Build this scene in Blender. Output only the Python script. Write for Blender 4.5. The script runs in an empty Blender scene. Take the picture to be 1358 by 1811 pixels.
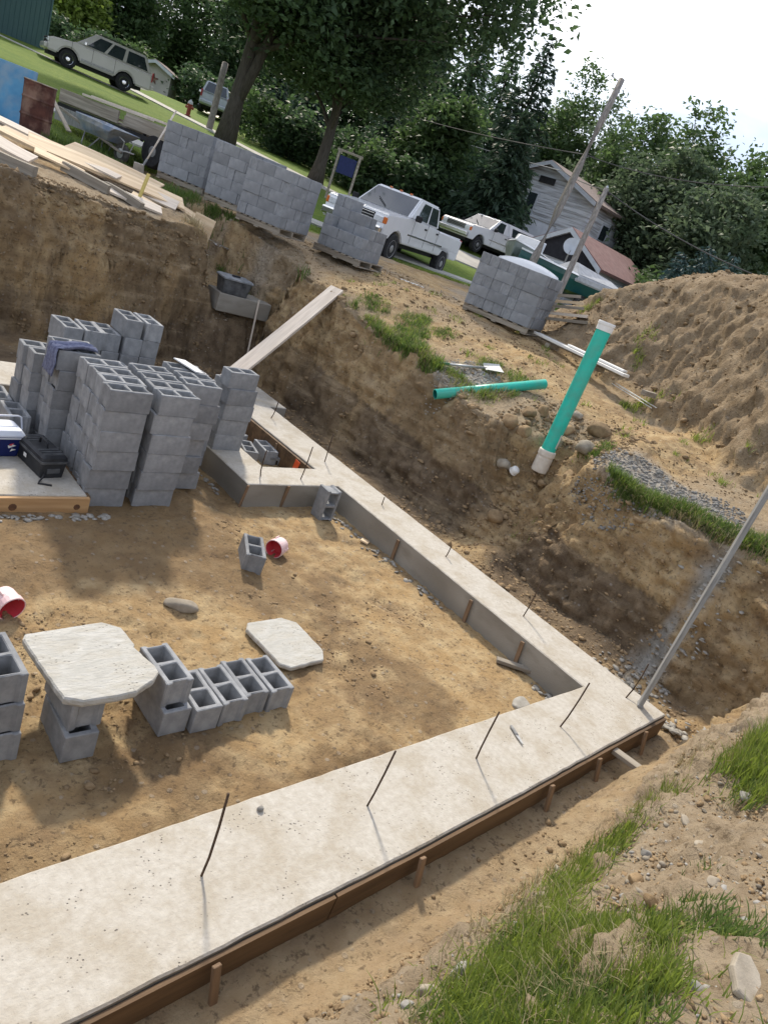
import bpy, bmesh, math, random
import numpy as np
from mathutils import Matrix, Vector, Euler

# ------------------------------------------------------------------ camera, light, exposure
S = bpy.context.scene
C = S.collection
CAM = np.array((-6.52930794, -1.63348053, 3.122))
RC = np.array(((0.71398689, -0.0067171, 0.70012684),      # columns: camera right, camera down, view direction
               (-0.61210624, -0.49146209, 0.61950865),
               (0.3399245, -0.87087307, -0.35500907)))
FPX, PW, PH = 1281.345, 1358.0, 1811.0
cam = bpy.data.cameras.new('camera')
cam.sensor_fit = 'VERTICAL'; cam.sensor_height = 36.0
cam.lens = FPX / PH * 36.0
cam.clip_start = 0.05; cam.clip_end = 3000
camo = bpy.data.objects.new('camera', cam); C.objects.link(camo)
r_, d_, f_ = RC[:, 0], RC[:, 1], RC[:, 2]
camo.matrix_world = Matrix(((r_[0], -d_[0], -f_[0], CAM[0]), (r_[1], -d_[1], -f_[1], CAM[1]),
                            (r_[2], -d_[2], -f_[2], CAM[2]), (0, 0, 0, 1)))
S.camera = camo

SUN_EL = math.radians(43)
SUN_DIR = Vector((0.41 * math.cos(SUN_EL), 0.912 * math.cos(SUN_EL), math.sin(SUN_EL))).normalized()
sun = bpy.data.lights.new('sun', 'SUN'); sun.energy = 3.5; sun.angle = math.radians(4.5); sun.color = (1.0, 0.91, 0.77)
suno = bpy.data.objects.new('sun', sun); C.objects.link(suno)
suno.rotation_euler = (-SUN_DIR).to_track_quat('-Z', 'Y').to_euler()

W = bpy.data.worlds.new('World'); S.world = W; W.use_nodes = True
nt = W.node_tree; nt.nodes.clear()
def wn(t, **k):
    n = nt.nodes.new(t)
    for a, b in k.items(): setattr(n, a, b)
    return n
sky = wn('ShaderNodeTexSky', sky_type='NISHITA', sun_disc=False)
sky.sun_elevation = SUN_EL; sky.sun_rotation = math.atan2(SUN_DIR.x, SUN_DIR.y)
sky.air_density = 1.0; sky.dust_density = 2.0; sky.ozone_density = 1.0
tc = wn('ShaderNodeTexCoord')
mp = wn('ShaderNodeMapping'); mp.inputs['Scale'].default_value = (1.0, 1.0, 2.2); mp.inputs['Location'].default_value = (3.1, 0.4, 0.2)
nz = wn('ShaderNodeTexNoise'); nz.inputs['Scale'].default_value = 2.3; nz.inputs['Detail'].default_value = 7; nz.inputs['Roughness'].default_value = 0.55
rp = wn('ShaderNodeValToRGB'); rp.color_ramp.elements[0].position = 0.36; rp.color_ramp.elements[1].position = 0.56
nz2 = wn('ShaderNodeTexNoise'); nz2.inputs['Scale'].default_value = 3.1; nz2.inputs['Detail'].default_value = 5
rp2 = wn('ShaderNodeValToRGB')
rp2.color_ramp.elements[0].position = 0.47; rp2.color_ramp.elements[0].color = (3.1, 3.5, 4.6, 1)
rp2.color_ramp.elements[1].position = 0.60; rp2.color_ramp.elements[1].color = (11.5, 11.6, 11.8, 1)
mx = wn('ShaderNodeMix', data_type='RGBA')
bg = wn('ShaderNodeBackground'); bg.inputs['Strength'].default_value = 0.15
wo = wn('ShaderNodeOutputWorld')
L = nt.links.new
L(tc.outputs['Generated'], mp.inputs['Vector']); L(mp.outputs['Vector'], nz.inputs['Vector']); L(mp.outputs['Vector'], nz2.inputs['Vector'])
L(nz.outputs['Fac'], rp.inputs['Fac']); L(nz2.outputs['Fac'], rp2.inputs['Fac'])
L(rp.outputs['Color'], mx.inputs['Factor']); L(sky.outputs['Color'], mx.inputs[6]); L(rp2.outputs['Color'], mx.inputs[7])
L(mx.outputs[2], bg.inputs['Color']); L(bg.outputs['Background'], wo.inputs['Surface'])

S.view_settings.view_transform = 'Standard'; S.view_settings.look = 'None'
S.view_settings.exposure = 0.40; S.view_settings.gamma = 1.0; S.view_settings.use_curve_mapping = False
S.render.engine = 'CYCLES'
S.cycles.use_denoising = True
S.cycles.max_bounces = 6; S.cycles.transparent_max_bounces = 8

R = random.Random(7)
RNG = np.random.default_rng(11)
rad = math.radians

# ------------------------------------------------------------------ numpy noise
_T = np.random.default_rng(5).random(4096)
def vnoise(x, y, z=0.0):
    x = np.asarray(x, float); y = np.asarray(y, float); z = np.zeros_like(x) + z
    ix, iy, iz = np.floor(x).astype(np.int64), np.floor(y).astype(np.int64), np.floor(z).astype(np.int64)
    fx, fy, fz = x - ix, y - iy, z - iz
    fx = fx * fx * fx * (fx * (fx * 6 - 15) + 10); fy = fy * fy * fy * (fy * (fy * 6 - 15) + 10); fz = fz * fz * fz * (fz * (fz * 6 - 15) + 10)
    def h(a, b, c): return _T[((a * 73856093) ^ (b * 19349663) ^ (c * 83492791)) & 4095]
    def l(a, b, t): return a + (b - a) * t
    v0 = l(l(h(ix, iy, iz), h(ix + 1, iy, iz), fx), l(h(ix, iy + 1, iz), h(ix + 1, iy + 1, iz), fx), fy)
    v1 = l(l(h(ix, iy, iz + 1), h(ix + 1, iy, iz + 1), fx), l(h(ix, iy + 1, iz + 1), h(ix + 1, iy + 1, iz + 1), fx), fy)
    return l(v0, v1, fz) * 2 - 1
def fbm(x, y, z=0.0, s=1.0, octs=4, gain=0.5):
    a, t, out = 1.0, 0.0, 0.0
    x = np.asarray(x, float) * s; y = np.asarray(y, float) * s; z = np.asarray(z, float) * s
    for i in range(octs):
        out = out + a * vnoise(x + 17.3 * i, y - 9.1 * i, z + 4.7 * i); t += a
        a *= gain; x, y, z = x * 2.03, y * 2.03, z * 2.03
    return out / t
def worley(x, y, z, s):
    """distance to the nearest of scattered points: lumps with creases between them"""
    x, y, z = np.asarray(x, float) * s, np.asarray(y, float) * s, np.asarray(z, float) * s
    ix, iy, iz = np.floor(x).astype(np.int64), np.floor(y).astype(np.int64), np.floor(z).astype(np.int64); best = np.full(x.shape, 9.0)
    for a in (-1, 0, 1):
        for b in (-1, 0, 1):
            for c in (-1, 0, 1):
                h = ((ix + a) * 73856093) ^ ((iy + b) * 19349663) ^ ((iz + c) * 83492791)
                d = (ix + a + _T[h & 4095] - x) ** 2 + (iy + b + _T[(h * 7 + 13) & 4095] - y) ** 2 + (iz + c + _T[(h * 31 + 101) & 4095] - z) ** 2
                best = np.minimum(best, d)
    return np.sqrt(best)
def sstep(a, b, x):
    t = np.clip((np.asarray(x, float) - a) / (b - a), 0, 1); return t * t * (3 - 2 * t)

# ------------------------------------------------------------------ scene-graph helpers
def link(o): C.objects.link(o); return o
def tag(o, label, cat, group=None, kind=None):
    o['label'] = label; o['category'] = cat
    if group: o['group'] = group
    if kind: o['kind'] = kind
    return o
def structure(o, kind='structure'): o['kind'] = kind; return o
def thing(name, label, cat, loc=(0, 0, 0), rz=0.0, group=None, rot=None):
    o = bpy.data.objects.new(name, None); link(o); o.empty_display_size = 0.1
    o.location = loc; o.rotation_euler = rot if rot else (0, 0, rz)
    return tag(o, label, cat, group)
def put(name, me, m, parent=None, loc=None, rot=None, smooth=False):
    if m is not None and not me.materials: me.materials.append(m)
    o = bpy.data.objects.new(name, me); link(o)
    if parent is not None: o.parent = parent
    if loc is not None: o.location = loc
    if rot is not None: o.rotation_euler = rot
    return o
def dup(root, loc, rz, label, group=None, name=None):
    r = root.copy(); link(r); r.location = loc; r.rotation_euler = (0, 0, rz) if not isinstance(rz, tuple) else rz
    r['label'] = label
    if group: r['group'] = group
    for ch in list(root.children):
        c = ch.copy(); link(c); c.parent = r
        for g in list(ch.children):
            d = g.copy(); link(d); d.parent = c
    return r
def shade(me, on=True):
    me.polygons.foreach_set('use_smooth', np.full(len(me.polygons), on)); me.update(); return me
def np_mesh(name, v, quads=None, tris=None):
    me = bpy.data.meshes.new(name)
    v = np.asarray(v, np.float32)
    loops, starts, n0 = [], [], 0
    if quads is not None and len(quads):
        q = np.asarray(quads, np.int32); loops.append(q.ravel()); starts.append(np.arange(len(q)) * 4); n0 = len(q) * 4
    if tris is not None and len(tris):
        t = np.asarray(tris, np.int32); loops.append(t.ravel()); starts.append(n0 + np.arange(len(t)) * 3)
    lp = np.concatenate(loops).astype(np.int32); st = np.concatenate(starts).astype(np.int32)
    me.vertices.add(len(v)); me.vertices.foreach_set('co', v.ravel())
    me.loops.add(len(lp)); me.loops.foreach_set('vertex_index', lp)
    me.polygons.add(len(st)); me.polygons.foreach_set('loop_start', st)
    me.update(calc_edges=True); me.validate()
    return me

class G:
    """collects simple solids into one mesh"""
    def __init__(s): s.v, s.f = [], []
    def add(s, vs, fs, M=None):
        n = len(s.v)
        s.v += [tuple(M @ Vector(p)) if M is not None else tuple(p) for p in vs]
        s.f += [tuple(n + i for i in f) for f in fs]; return s
    def box(s, c, d, M=None, b=0.0):
        hx, hy, hz = d[0] / 2, d[1] / 2, d[2] / 2
        if b <= 0:
            vs = [(c[0] + i * hx, c[1] + j * hy, c[2] + k * hz) for i in (-1, 1) for j in (-1, 1) for k in (-1, 1)]
            return s.add(vs, [(0, 1, 3, 2), (4, 6, 7, 5), (0, 4, 5, 1), (2, 3, 7, 6), (0, 2, 6, 4), (1, 5, 7, 3)], M)
        b = min(b, hx * .9, hy * .9, hz * .9)
        vs, ix = [], {}
        for i in (-1, 1):
            for j in (-1, 1):
                for k in (-1, 1):
                    for a in range(3):
                        p = [i * hx, j * hy, k * hz]
                        for q in range(3):
                            if q != a: p[q] -= (i, j, k)[q] * b
                        ix[i, j, k, a] = len(vs); vs.append((c[0] + p[0], c[1] + p[1], c[2] + p[2]))
        fs = []
        for i in (-1, 1):
            q = lambda *o: fs.append(o if i > 0 else o[::-1])
            q(ix[i, -1, -1, 0], ix[i, 1, -1, 0], ix[i, 1, 1, 0], ix[i, -1, 1, 0])
            q(ix[-1, i, -1, 1], ix[-1, i, 1, 1], ix[1, i, 1, 1], ix[1, i, -1, 1])
            q(ix[-1, -1, i, 2], ix[1, -1, i, 2], ix[1, 1, i, 2], ix[-1, 1, i, 2])
            for j in (-1, 1):
                fs.append((ix[i, j, -1, 0], ix[i, j, 1, 0], ix[i, j, 1, 1], ix[i, j, -1, 1]) if i * j > 0 else (ix[i, j, -1, 1], ix[i, j, 1, 1], ix[i, j, 1, 0], ix[i, j, -1, 0]))
                fs.append((ix[i, -1, j, 0], ix[i, -1, j, 2], ix[i, 1, j, 2], ix[i, 1, j, 0]) if i * j < 0 else (ix[i, 1, j, 0], ix[i, 1, j, 2], ix[i, -1, j, 2], ix[i, -1, j, 0]))
                fs.append((ix[-1, i, j, 1], ix[1, i, j, 1], ix[1, i, j, 2], ix[-1, i, j, 2]) if i * j < 0 else (ix[-1, i, j, 2], ix[1, i, j, 2], ix[1, i, j, 1], ix[-1, i, j, 1]))
                for k in (-1, 1):
                    t = (ix[i, j, k, 0], ix[i, j, k, 1], ix[i, j, k, 2]); fs.append(t if i * j * k > 0 else t[::-1])
        return s.add(vs, fs, M)
    def rings(s, rings, cap=True, M=None):
        n = len(rings[0]); vs = [p for r in rings for p in r]; fs = []
        for a in range(len(rings) - 1):
            for i in range(n):
                j = (i + 1) % n; fs.append((a * n + i, a * n + j, (a + 1) * n + j, (a + 1) * n + i))
        if cap: fs.append(tuple(range(n))[::-1]); fs.append(tuple((len(rings) - 1) * n + i for i in range(n)))
        return s.add(vs, fs, M)
    def tube(s, pts, r, n=8, cap=True, M=None):
        pts = [Vector(p) for p in pts]; rs = r if isinstance(r, (list, tuple)) else [r] * len(pts); rr = []
        for i, p in enumerate(pts):
            t = (pts[min(i + 1, len(pts) - 1)] - pts[max(i - 1, 0)]).normalized()
            a = t.cross(Vector((0, 0, 1))) if abs(t.z) < .95 else t.cross(Vector((1, 0, 0)))
            a.normalize(); b = t.cross(a)
            rr.append([p + (a * math.cos(-2 * math.pi * k / n) + b * math.sin(-2 * math.pi * k / n)) * rs[i] for k in range(n)])
        return s.rings(rr, cap, M)
    def lathe(s, prof, n=16, M=None, cap=True):
        return s.rings([[(r * math.cos(2 * math.pi * k / n), r * math.sin(2 * math.pi * k / n), z) for k in range(n)] for r, z in prof], cap, M)
    def prism(s, poly, h0, h1, axis='z', M=None):
        def P(a, b, h): return {'z': (a, b, h), 'y': (a, h, b), 'x': (h, a, b)}[axis]
        n = len(poly); r = [[P(a, b, h0) for a, b in poly], [P(a, b, h1) for a, b in poly]]
        if axis == 'y': r = r[::-1]
        return s.rings(r, True, M)
    def mesh(s, name='m', smooth=False, bevel=0.0, seg=1):
        me = bpy.data.meshes.new(name); me.from_pydata(s.v, [], s.f)
        bm = bmesh.new(); bm.from_mesh(me)
        if bevel:
            bmesh.ops.remove_doubles(bm, verts=bm.verts, dist=1e-5)
            es = [e for e in bm.edges if len(e.link_faces) == 2 and e.calc_face_angle(0) > 0.6]
            bmesh.ops.bevel(bm, geom=es, offset=bevel, segments=seg, affect='EDGES', clamp_overlap=True)
        bmesh.ops.recalc_face_normals(bm, faces=bm.faces)
        bm.to_mesh(me); bm.free()
        if smooth: shade(me)
        return me
def TR(loc=(0, 0, 0), rot=(0, 0, 0), sc=None):
    M = Matrix.Translation(loc) @ Euler(rot).to_matrix().to_4x4()
    return M
def between(a, b):
    """matrix with local X running from a to b, Z as near to up as it can be"""
    a, b = Vector(a), Vector(b); x = (b - a).normalized(); y = Vector((0, 0, 1)).cross(x)
    y = y.normalized() if y.length > 1e-4 else Vector((0, 1, 0)); z = x.cross(y)
    M = Matrix((x, y, z)).transposed().to_4x4(); M.translation = (a + b) / 2; return M
def spot(px, py, depth):
    """ground position lying on the sight line through a photo pixel at this depth"""
    p = CAM + RC @ np.array((px - PW / 2, py - PH / 2, FPX)) / FPX * depth
    return float(p[0]), float(p[1]), float(p[2])
# ------------------------------------------------------------------ procedural materials
def mat(name, c1, c2=None, scale=6.0, detail=4.0, rough=0.8, bump=0.0, bscale=40.0, c3=None, scale3=1.2, amt3=0.5,
        stretch=(1, 1, 1), metal=0.0, spec=0.3, vary=0.0, coords='Object', pits=0.0, pitscale=60.0, trans=0.0, coat=0.0, lo=0.35, hi=0.65, bdist=0.01):
    m = bpy.data.materials.new(name); m.use_nodes = True
    t = m.node_tree; b = t.nodes['Principled BSDF']; N = t.nodes.new; K = t.links.new
    b.inputs['Roughness'].default_value = rough; b.inputs['Metallic'].default_value = metal
    b.inputs['Specular IOR Level'].default_value = spec
    b.inputs['Coat Weight'].default_value = coat
    co = N('ShaderNodeTexCoord'); mpn = N('ShaderNodeMapping'); mpn.inputs['Scale'].default_value = stretch
    K(co.outputs[coords], mpn.inputs['Vector']); V = mpn.outputs['Vector']
    def noise(s, d=4, r=0.55):
        n = N('ShaderNodeTexNoise'); n.inputs['Scale'].default_value = s; n.inputs['Detail'].default_value = d; n.inputs['Roughness'].default_value = r
        K(V, n.inputs['Vector']); return n
    def ramp(sock, a, bb):
        r = N('ShaderNodeMapRange'); r.inputs['From Min'].default_value = a; r.inputs['From Max'].default_value = bb; K(sock, r.inputs['Value']); return r.outputs['Result']
    def mix(f, a, bb, blend='MIX'):
        n = N('ShaderNodeMix'); n.data_type = 'RGBA'; n.blend_type = blend
        if isinstance(f, float): n.inputs['Factor'].default_value = f
        else: K(f, n.inputs['Factor'])
        for s, i in ((a, 6), (bb, 7)):
            if isinstance(s, tuple): n.inputs[i].default_value = (*s[:3], 1)
            else: K(s, n.inputs[i])
        return n.outputs[2]
    col = tuple(c1)
    if c2 is not None: col = mix(ramp(noise(scale, detail).outputs['Fac'], lo, hi), tuple(c1), tuple(c2))
    if c3 is not None:
        f = N('ShaderNodeMath'); f.operation = 'MULTIPLY'; f.inputs[1].default_value = amt3
        K(ramp(noise(scale3, 6).outputs['Fac'], 0.45, 0.62), f.inputs[0]); col = mix(f.outputs[0], col, tuple(c3))
    hsock = None
    if pits:
        v = N('ShaderNodeTexVoronoi'); v.inputs['Scale'].default_value = pitscale; v.inputs['Randomness'].default_value = 1.0; K(V, v.inputs['Vector'])
        pr = ramp(v.outputs['Distance'], 0.10, 0.2)
        g = ramp(noise(pitscale * .13, 3).outputs['Fac'], 0.5, 0.6)
        mxp = N('ShaderNodeMath'); mxp.operation = 'MULTIPLY'; K(g, mxp.inputs[0])
        inv = N('ShaderNodeMath'); inv.operation = 'SUBTRACT'; inv.inputs[0].default_value = 1.0; K(pr, inv.inputs[1]); K(inv.outputs[0], mxp.inputs[1])
        f = N('ShaderNodeMath'); f.operation = 'MULTIPLY'; f.inputs[1].default_value = pits; K(mxp.outputs[0], f.inputs[0])
        col = mix(f.outputs[0], col, tuple(x * .25 for x in c1))
        hsock = mxp.outputs[0]
    if vary:
        oi = N('ShaderNodeObjectInfo'); r = N('ShaderNodeMapRange'); r.inputs['To Min'].default_value = 1 - vary; r.inputs['To Max'].default_value = 1 + vary
        K(oi.outputs['Random'], r.inputs['Value'])
        hs = N('ShaderNodeHueSaturation'); K(r.outputs['Result'], hs.inputs['Value'])
        if isinstance(col, tuple): hs.inputs['Color'].default_value = (*col[:3], 1)
        else: K(col, hs.inputs['Color'])
        col = hs.outputs['Color']
    if isinstance(col, tuple): b.inputs['Base Color'].default_value = (*col[:3], 1)
    else: K(col, b.inputs['Base Color'])
    if bump:
        bn = N('ShaderNodeBump'); bn.inputs['Strength'].default_value = bump; bn.inputs['Distance'].default_value = bdist
        h = noise(bscale, 6, 0.62).outputs['Fac']
        if hsock is not None:
            s2 = N('ShaderNodeMath'); s2.operation = 'SUBTRACT'; K(h, s2.inputs[0]); K(hsock, s2.inputs[1]); h = s2.outputs[0]
        K(h, bn.inputs['Height']); K(bn.outputs['Normal'], b.inputs['Normal'])
    if trans: b.inputs['Transmission Weight'].default_value = trans
    return m

M = {}
M['concrete'] = mat('footing_concrete', (.415, .38, .325), (.49, .46, .405), 24, 10, .85, .8, 55, c3=(.31, .255, .175), scale3=3.4, amt3=.42, pits=.8, pitscale=40, coords='Object', bdist=.006)
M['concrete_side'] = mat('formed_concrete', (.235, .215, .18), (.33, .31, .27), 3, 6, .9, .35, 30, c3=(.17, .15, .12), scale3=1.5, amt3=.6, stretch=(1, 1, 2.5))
M['splat'] = mat('spilled_concrete', (.25, .232, .20), (.38, .36, .32), 9, 6, .9, .8, 30)
M['block'] = mat('block_concrete', (.222, .228, .236), (.31, .316, .322), 14, 8, .92, .7, 150, c3=(.165, .170, .178), scale3=4, amt3=.5, vary=.15, bdist=.004)
M['block_far'] = mat('pallet_block_concrete', (.215, .228, .246), (.285, .298, .315), 12, 8, .92, .5, 120, c3=(.16, .17, .186), scale3=3, amt3=.5, vary=.14, bdist=.004)
M['paver'] = mat('cast_stone_slab', (.40, .39, .355), (.50, .49, .455), 7, 8, .9, .9, 22, c3=(.36, .33, .27), scale3=6, amt3=.5, pits=.6, pitscale=24, stretch=(1, 2.4, 1), bdist=.012)
M['newwood'] = mat('new_lumber', (.62, .48, .31), (.74, .60, .42), 5, 6, .75, .25, 40, stretch=(.25, 4, 4), c3=(.40, .26, .14), scale3=3, amt3=.5, vary=.13)
M['paleboard'] = mat('pale_plank', (.58, .50, .41), (.70, .62, .53), 5, 6, .8, .3, 40, stretch=(.3, 4, 4), c3=(.42, .35, .28), scale3=4, amt3=.5, vary=.1)
M['oldwood'] = mat('weathered_lumber', (.24, .21, .17), (.38, .34, .28), 5, 6, .85, .4, 40, stretch=(.25, 5, 5), c3=(.15, .12, .09), scale3=3, amt3=.5, vary=.15)
M['formwood'] = mat('shade_darkened_form_board', (.115, .070, .038), (.175, .11, .06), 4, 6, .75, .3, 30, stretch=(.25, 4, 3), c3=(.05, .033, .02), scale3=2.5, amt3=.6)  # brown darkened so the colour carries the shade on the board faces
M['stake'] = mat('stake_wood', (.15, .097, .058), (.23, .15, .09), 6, 5, .8, .2, 40, stretch=(4, 4, .5), vary=.15)
M['slabboard'] = mat('knotty_form_board', (.46, .27, .12), (.56, .36, .18), 4, 6, .7, .2, 40, stretch=(.3, 3, 4), c3=(.30, .16, .07), scale3=3, amt3=.5)
M['knot'] = mat('knot', (.10, .05, .03), (.16, .08, .04), 20)
M['rebar'] = mat('rusty_rebar', (.06, .042, .03), (.11, .07, .045), 40, 4, .75, .6, 120, metal=.3)
M['pvc'] = mat('green_pvc', (.018, .46, .355), (.026, .52, .40), 3, 4, .36, .05, 60, spec=.45, c3=(.12, .26, .19), scale3=5, amt3=.35)
M['pvcin'] = mat('green_pvc_inside', (.006, .15, .13), None, rough=.6)
M['white_plastic'] = mat('white_plastic', (.72, .71, .68), (.78, .77, .74), 8, 4, .5, .05, 60)
M['coupler'] = mat('soiled_coupling', (.55, .49, .41), (.66, .61, .53), 12, 6, .6, .1, 60)
M['pink'] = mat('pink_plastic', (.74, .50, .50), (.80, .64, .63), 9, 5, .45, .05, 50)
M['red'] = mat('red_plastic', (.62, .05, .075), (.68, .10, .11), 6, 4, .5)
M['black'] = mat('black_plastic', (.018, .019, .022), (.034, .036, .04), 10, 4, .5, .1, 80)
M['grey_plastic'] = mat('dusty_black_plastic', (.045, .048, .052), (.11, .115, .12), 9, 5, .6, .1, 60)
M['lid_plastic'] = mat('dusty_lid', (.12, .13, .14), (.30, .31, .32), 6, 5, .6, .1, 60)
M['navy'] = mat('navy_plastic', (.008, .014, .085), (.012, .02, .11), 8, 3, .35)
M['cooler_white'] = mat('cooler_lid', (.62, .66, .74), (.72, .75, .80), 6, 4, .45)
M['rag'] = mat('blue_grey_cloth', (.12, .13, .21), (.22, .24, .34), 30, 5, .95, .6, 90, stretch=(1, 3, 1))
M['galv'] = mat('grey_weathered_post', (.20, .20, .195), (.31, .31, .30), 8, 6, .7, .3, 40, stretch=(5, 5, .5))
M['steel'] = mat('worn_steel', (.42, .42, .41), (.58, .58, .57), 9, 5, .45, .1, 60, metal=.6)
M['alum'] = mat('aluminium_blade', (.48, .48, .45), (.60, .60, .57), 8, 5, .5, .1, 60, metal=.3)
M['greenhandle'] = mat('green_grip', (.03, .11, .06), (.05, .15, .08), 12, 3, .6)
M['rust'] = mat('rusty_drum', (.05, .022, .018), (.11, .045, .033), 5, 7, .85, .4, 30, c3=(.30, .20, .15), scale3=3, amt3=.6)
M['bluepaint'] = mat('faded_blue_paint', (.055, .22, .42), (.10, .30, .50), 3, 6, .6, .1, 30, c3=(.30, .36, .40), scale3=2.2, amt3=.5)
M['barrow'] = mat('mortar_crusted_steel', (.30, .31, .32), (.45, .46, .47), 6, 6, .75, .4, 40, c3=(.10, .22, .42), scale3=3.2, amt3=.55)
M['rubber'] = mat('tyre_rubber', (.018, .018, .02), (.032, .032, .034), 14, 4, .85, .2, 60)
M['dusty_rubber'] = mat('dusty_tyre', (.04, .038, .036), (.10, .092, .08), 10, 4, .9, .2, 60)
M['white_paint'] = mat('white_truck_paint', (.66, .67, .69), (.72, .73, .75), 1.6, 4, .3, 0, 40, spec=.5, coat=.4)
M['tan_paint'] = mat('pewter_paint', (.40, .385, .36), (.45, .435, .41), 1.4, 4, .3, 0, 40, spec=.5, coat=.5)
M['dirt_paint'] = mat('dusty_white_paint', (.60, .59, .57), (.66, .65, .63), 3, 5, .5, c3=(.42, .36, .29), scale3=2.0, amt3=.5)
M['glass'] = mat('dark_glass', (.02, .028, .032), (.03, .04, .045), 2, 2, .06, spec=.8, coat=.6)
M['chrome'] = mat('chrome', (.62, .63, .65), None, rough=.18, metal=.95)
M['dark'] = mat('dark_trim', (.012, .012, .013), (.022, .022, .024), 10, 3, .7)
M['lamp'] = mat('headlamp_lens', (.55, .57, .60), (.70, .72, .75), 20, 3, .12, spec=.8, coat=.5)
M['amber'] = mat('amber_lens', (.55, .13, .02), (.60, .17, .03), 10, 2, .3)
M['redlens'] = mat('red_lens', (.30, .02, .02), (.36, .03, .03), 10, 2, .3)
M['rim'] = mat('dull_alloy', (.26, .26, .26), (.36, .36, .36), 10, 3, .45, metal=.5)
M['siding'] = mat('peeling_white_siding', (.54, .57, .61), (.65, .67, .70), 3, 7, .85, .2, 30, stretch=(.4, .4, 8), c3=(.18, .17, .16), scale3=1.1, amt3=.75)
M['teal'] = mat('teal_siding', (.065, .125, .135), (.085, .15, .16), 3, 5, .85, .3, 20, stretch=(8, 8, .5))
M['shingle'] = mat('brown_shingles', (.17, .135, .12), (.26, .205, .185), 9, 6, .95, .6, 20)
M['redroof'] = mat('faded_red_roof', (.19, .11, .098), (.27, .168, .15), 4, 6, .9, .4, 20, c3=(.20, .10, .09), scale3=2, amt3=.4)
M['gable_dark'] = mat('dark_gable_paint', (.018, .018, .024), (.03, .03, .038), 5, 4, .8)
M['brick'] = mat('old_brick', (.15, .065, .05), (.22, .10, .08), 12, 4, .9, .5, 30)
M['polewood'] = mat('weathered_pole', (.20, .18, .165), (.34, .315, .29), 4, 6, .9, .4, 30, stretch=(5, 5, .35), c3=(.13, .115, .10), scale3=3, amt3=.5)
M['teal_hull'] = mat('teal_hull', (.012, .075, .085), (.018, .09, .10), 3, 3, .3, spec=.5, coat=.3)
M['grey_hull'] = mat('grey_green_hull', (.14, .17, .165), (.19, .22, .21), 3, 3, .4, spec=.4)
M['gelcoat'] = mat('white_gelcoat', (.68, .69, .70), (.74, .75, .76), 3, 3, .3, spec=.5)
M['tarp'] = mat('grey_tarp', (.30, .315, .34), (.42, .435, .46), 5, 5, .7, .3, 12)
M['trailer_white'] = mat('dull_white_sheet', (.42, .45, .49), (.50, .53, .57), 3, 4, .6)
M['hydrant'] = mat('hydrant_red', (.26, .05, .04), (.32, .08, .06), 10, 3, .6)
M['signblue'] = mat('sign_blue', (.014, .022, .085), (.02, .03, .11), 8, 3, .6)
M['yellow'] = mat('yellow_wood', (.50, .40, .12), (.58, .47, .16), 8, 3, .7)
M['wire'] = mat('wire', (.06, .06, .06), (.10, .10, .10), 3)
M['wire_pale'] = mat('pale_wire', (.42, .42, .40), (.5, .5, .48), 3)
M['walk'] = mat('sidewalk_concrete', (.40, .385, .35), (.50, .48, .44), 1.5, 6, .9, .3, 30)
M['drive'] = mat('driveway_concrete', (.36, .345, .315), (.44, .42, .385), .8, 6, .9, .3, 20)
M['asphalt'] = mat('asphalt', (.055, .055, .056), (.075, .074, .073), 4, 5, .92, .4, 60)
M['stone_a'] = mat('field_stone', (.25, .215, .165), (.36, .315, .25), 9, 6, .9, .5, 30, vary=.2)
M['stone_b'] = mat('grey_stone', (.22, .21, .19), (.33, .315, .29), 9, 6, .9, .5, 30, vary=.2)
M['clod'] = mat('dry_clod', (.20, .137, .075), (.31, .22, .125), 10, 6, .98, .8, 40, vary=.2)
M['orange'] = mat('orange_marking_paint', (.75, .10, .03), (.8, .14, .05), 10, 3, .6)
M['bark_dark'] = mat('dark_bark', (.055, .047, .04), (.10, .088, .075), 5, 6, .95, .9, 12, stretch=(4, 4, .6), coords='Object', bdist=.05)
M['bark'] = mat('grey_bark', (.10, .09, .078), (.17, .155, .135), 5, 6, .95, .9, 12, stretch=(4, 4, .6), bdist=.05)
M['paper'] = mat('white_sheet', (.62, .62, .62), (.7, .7, .7), 6)
M['strap'] = mat('black_strap', (.03, .03, .032), None, rough=.6)

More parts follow.
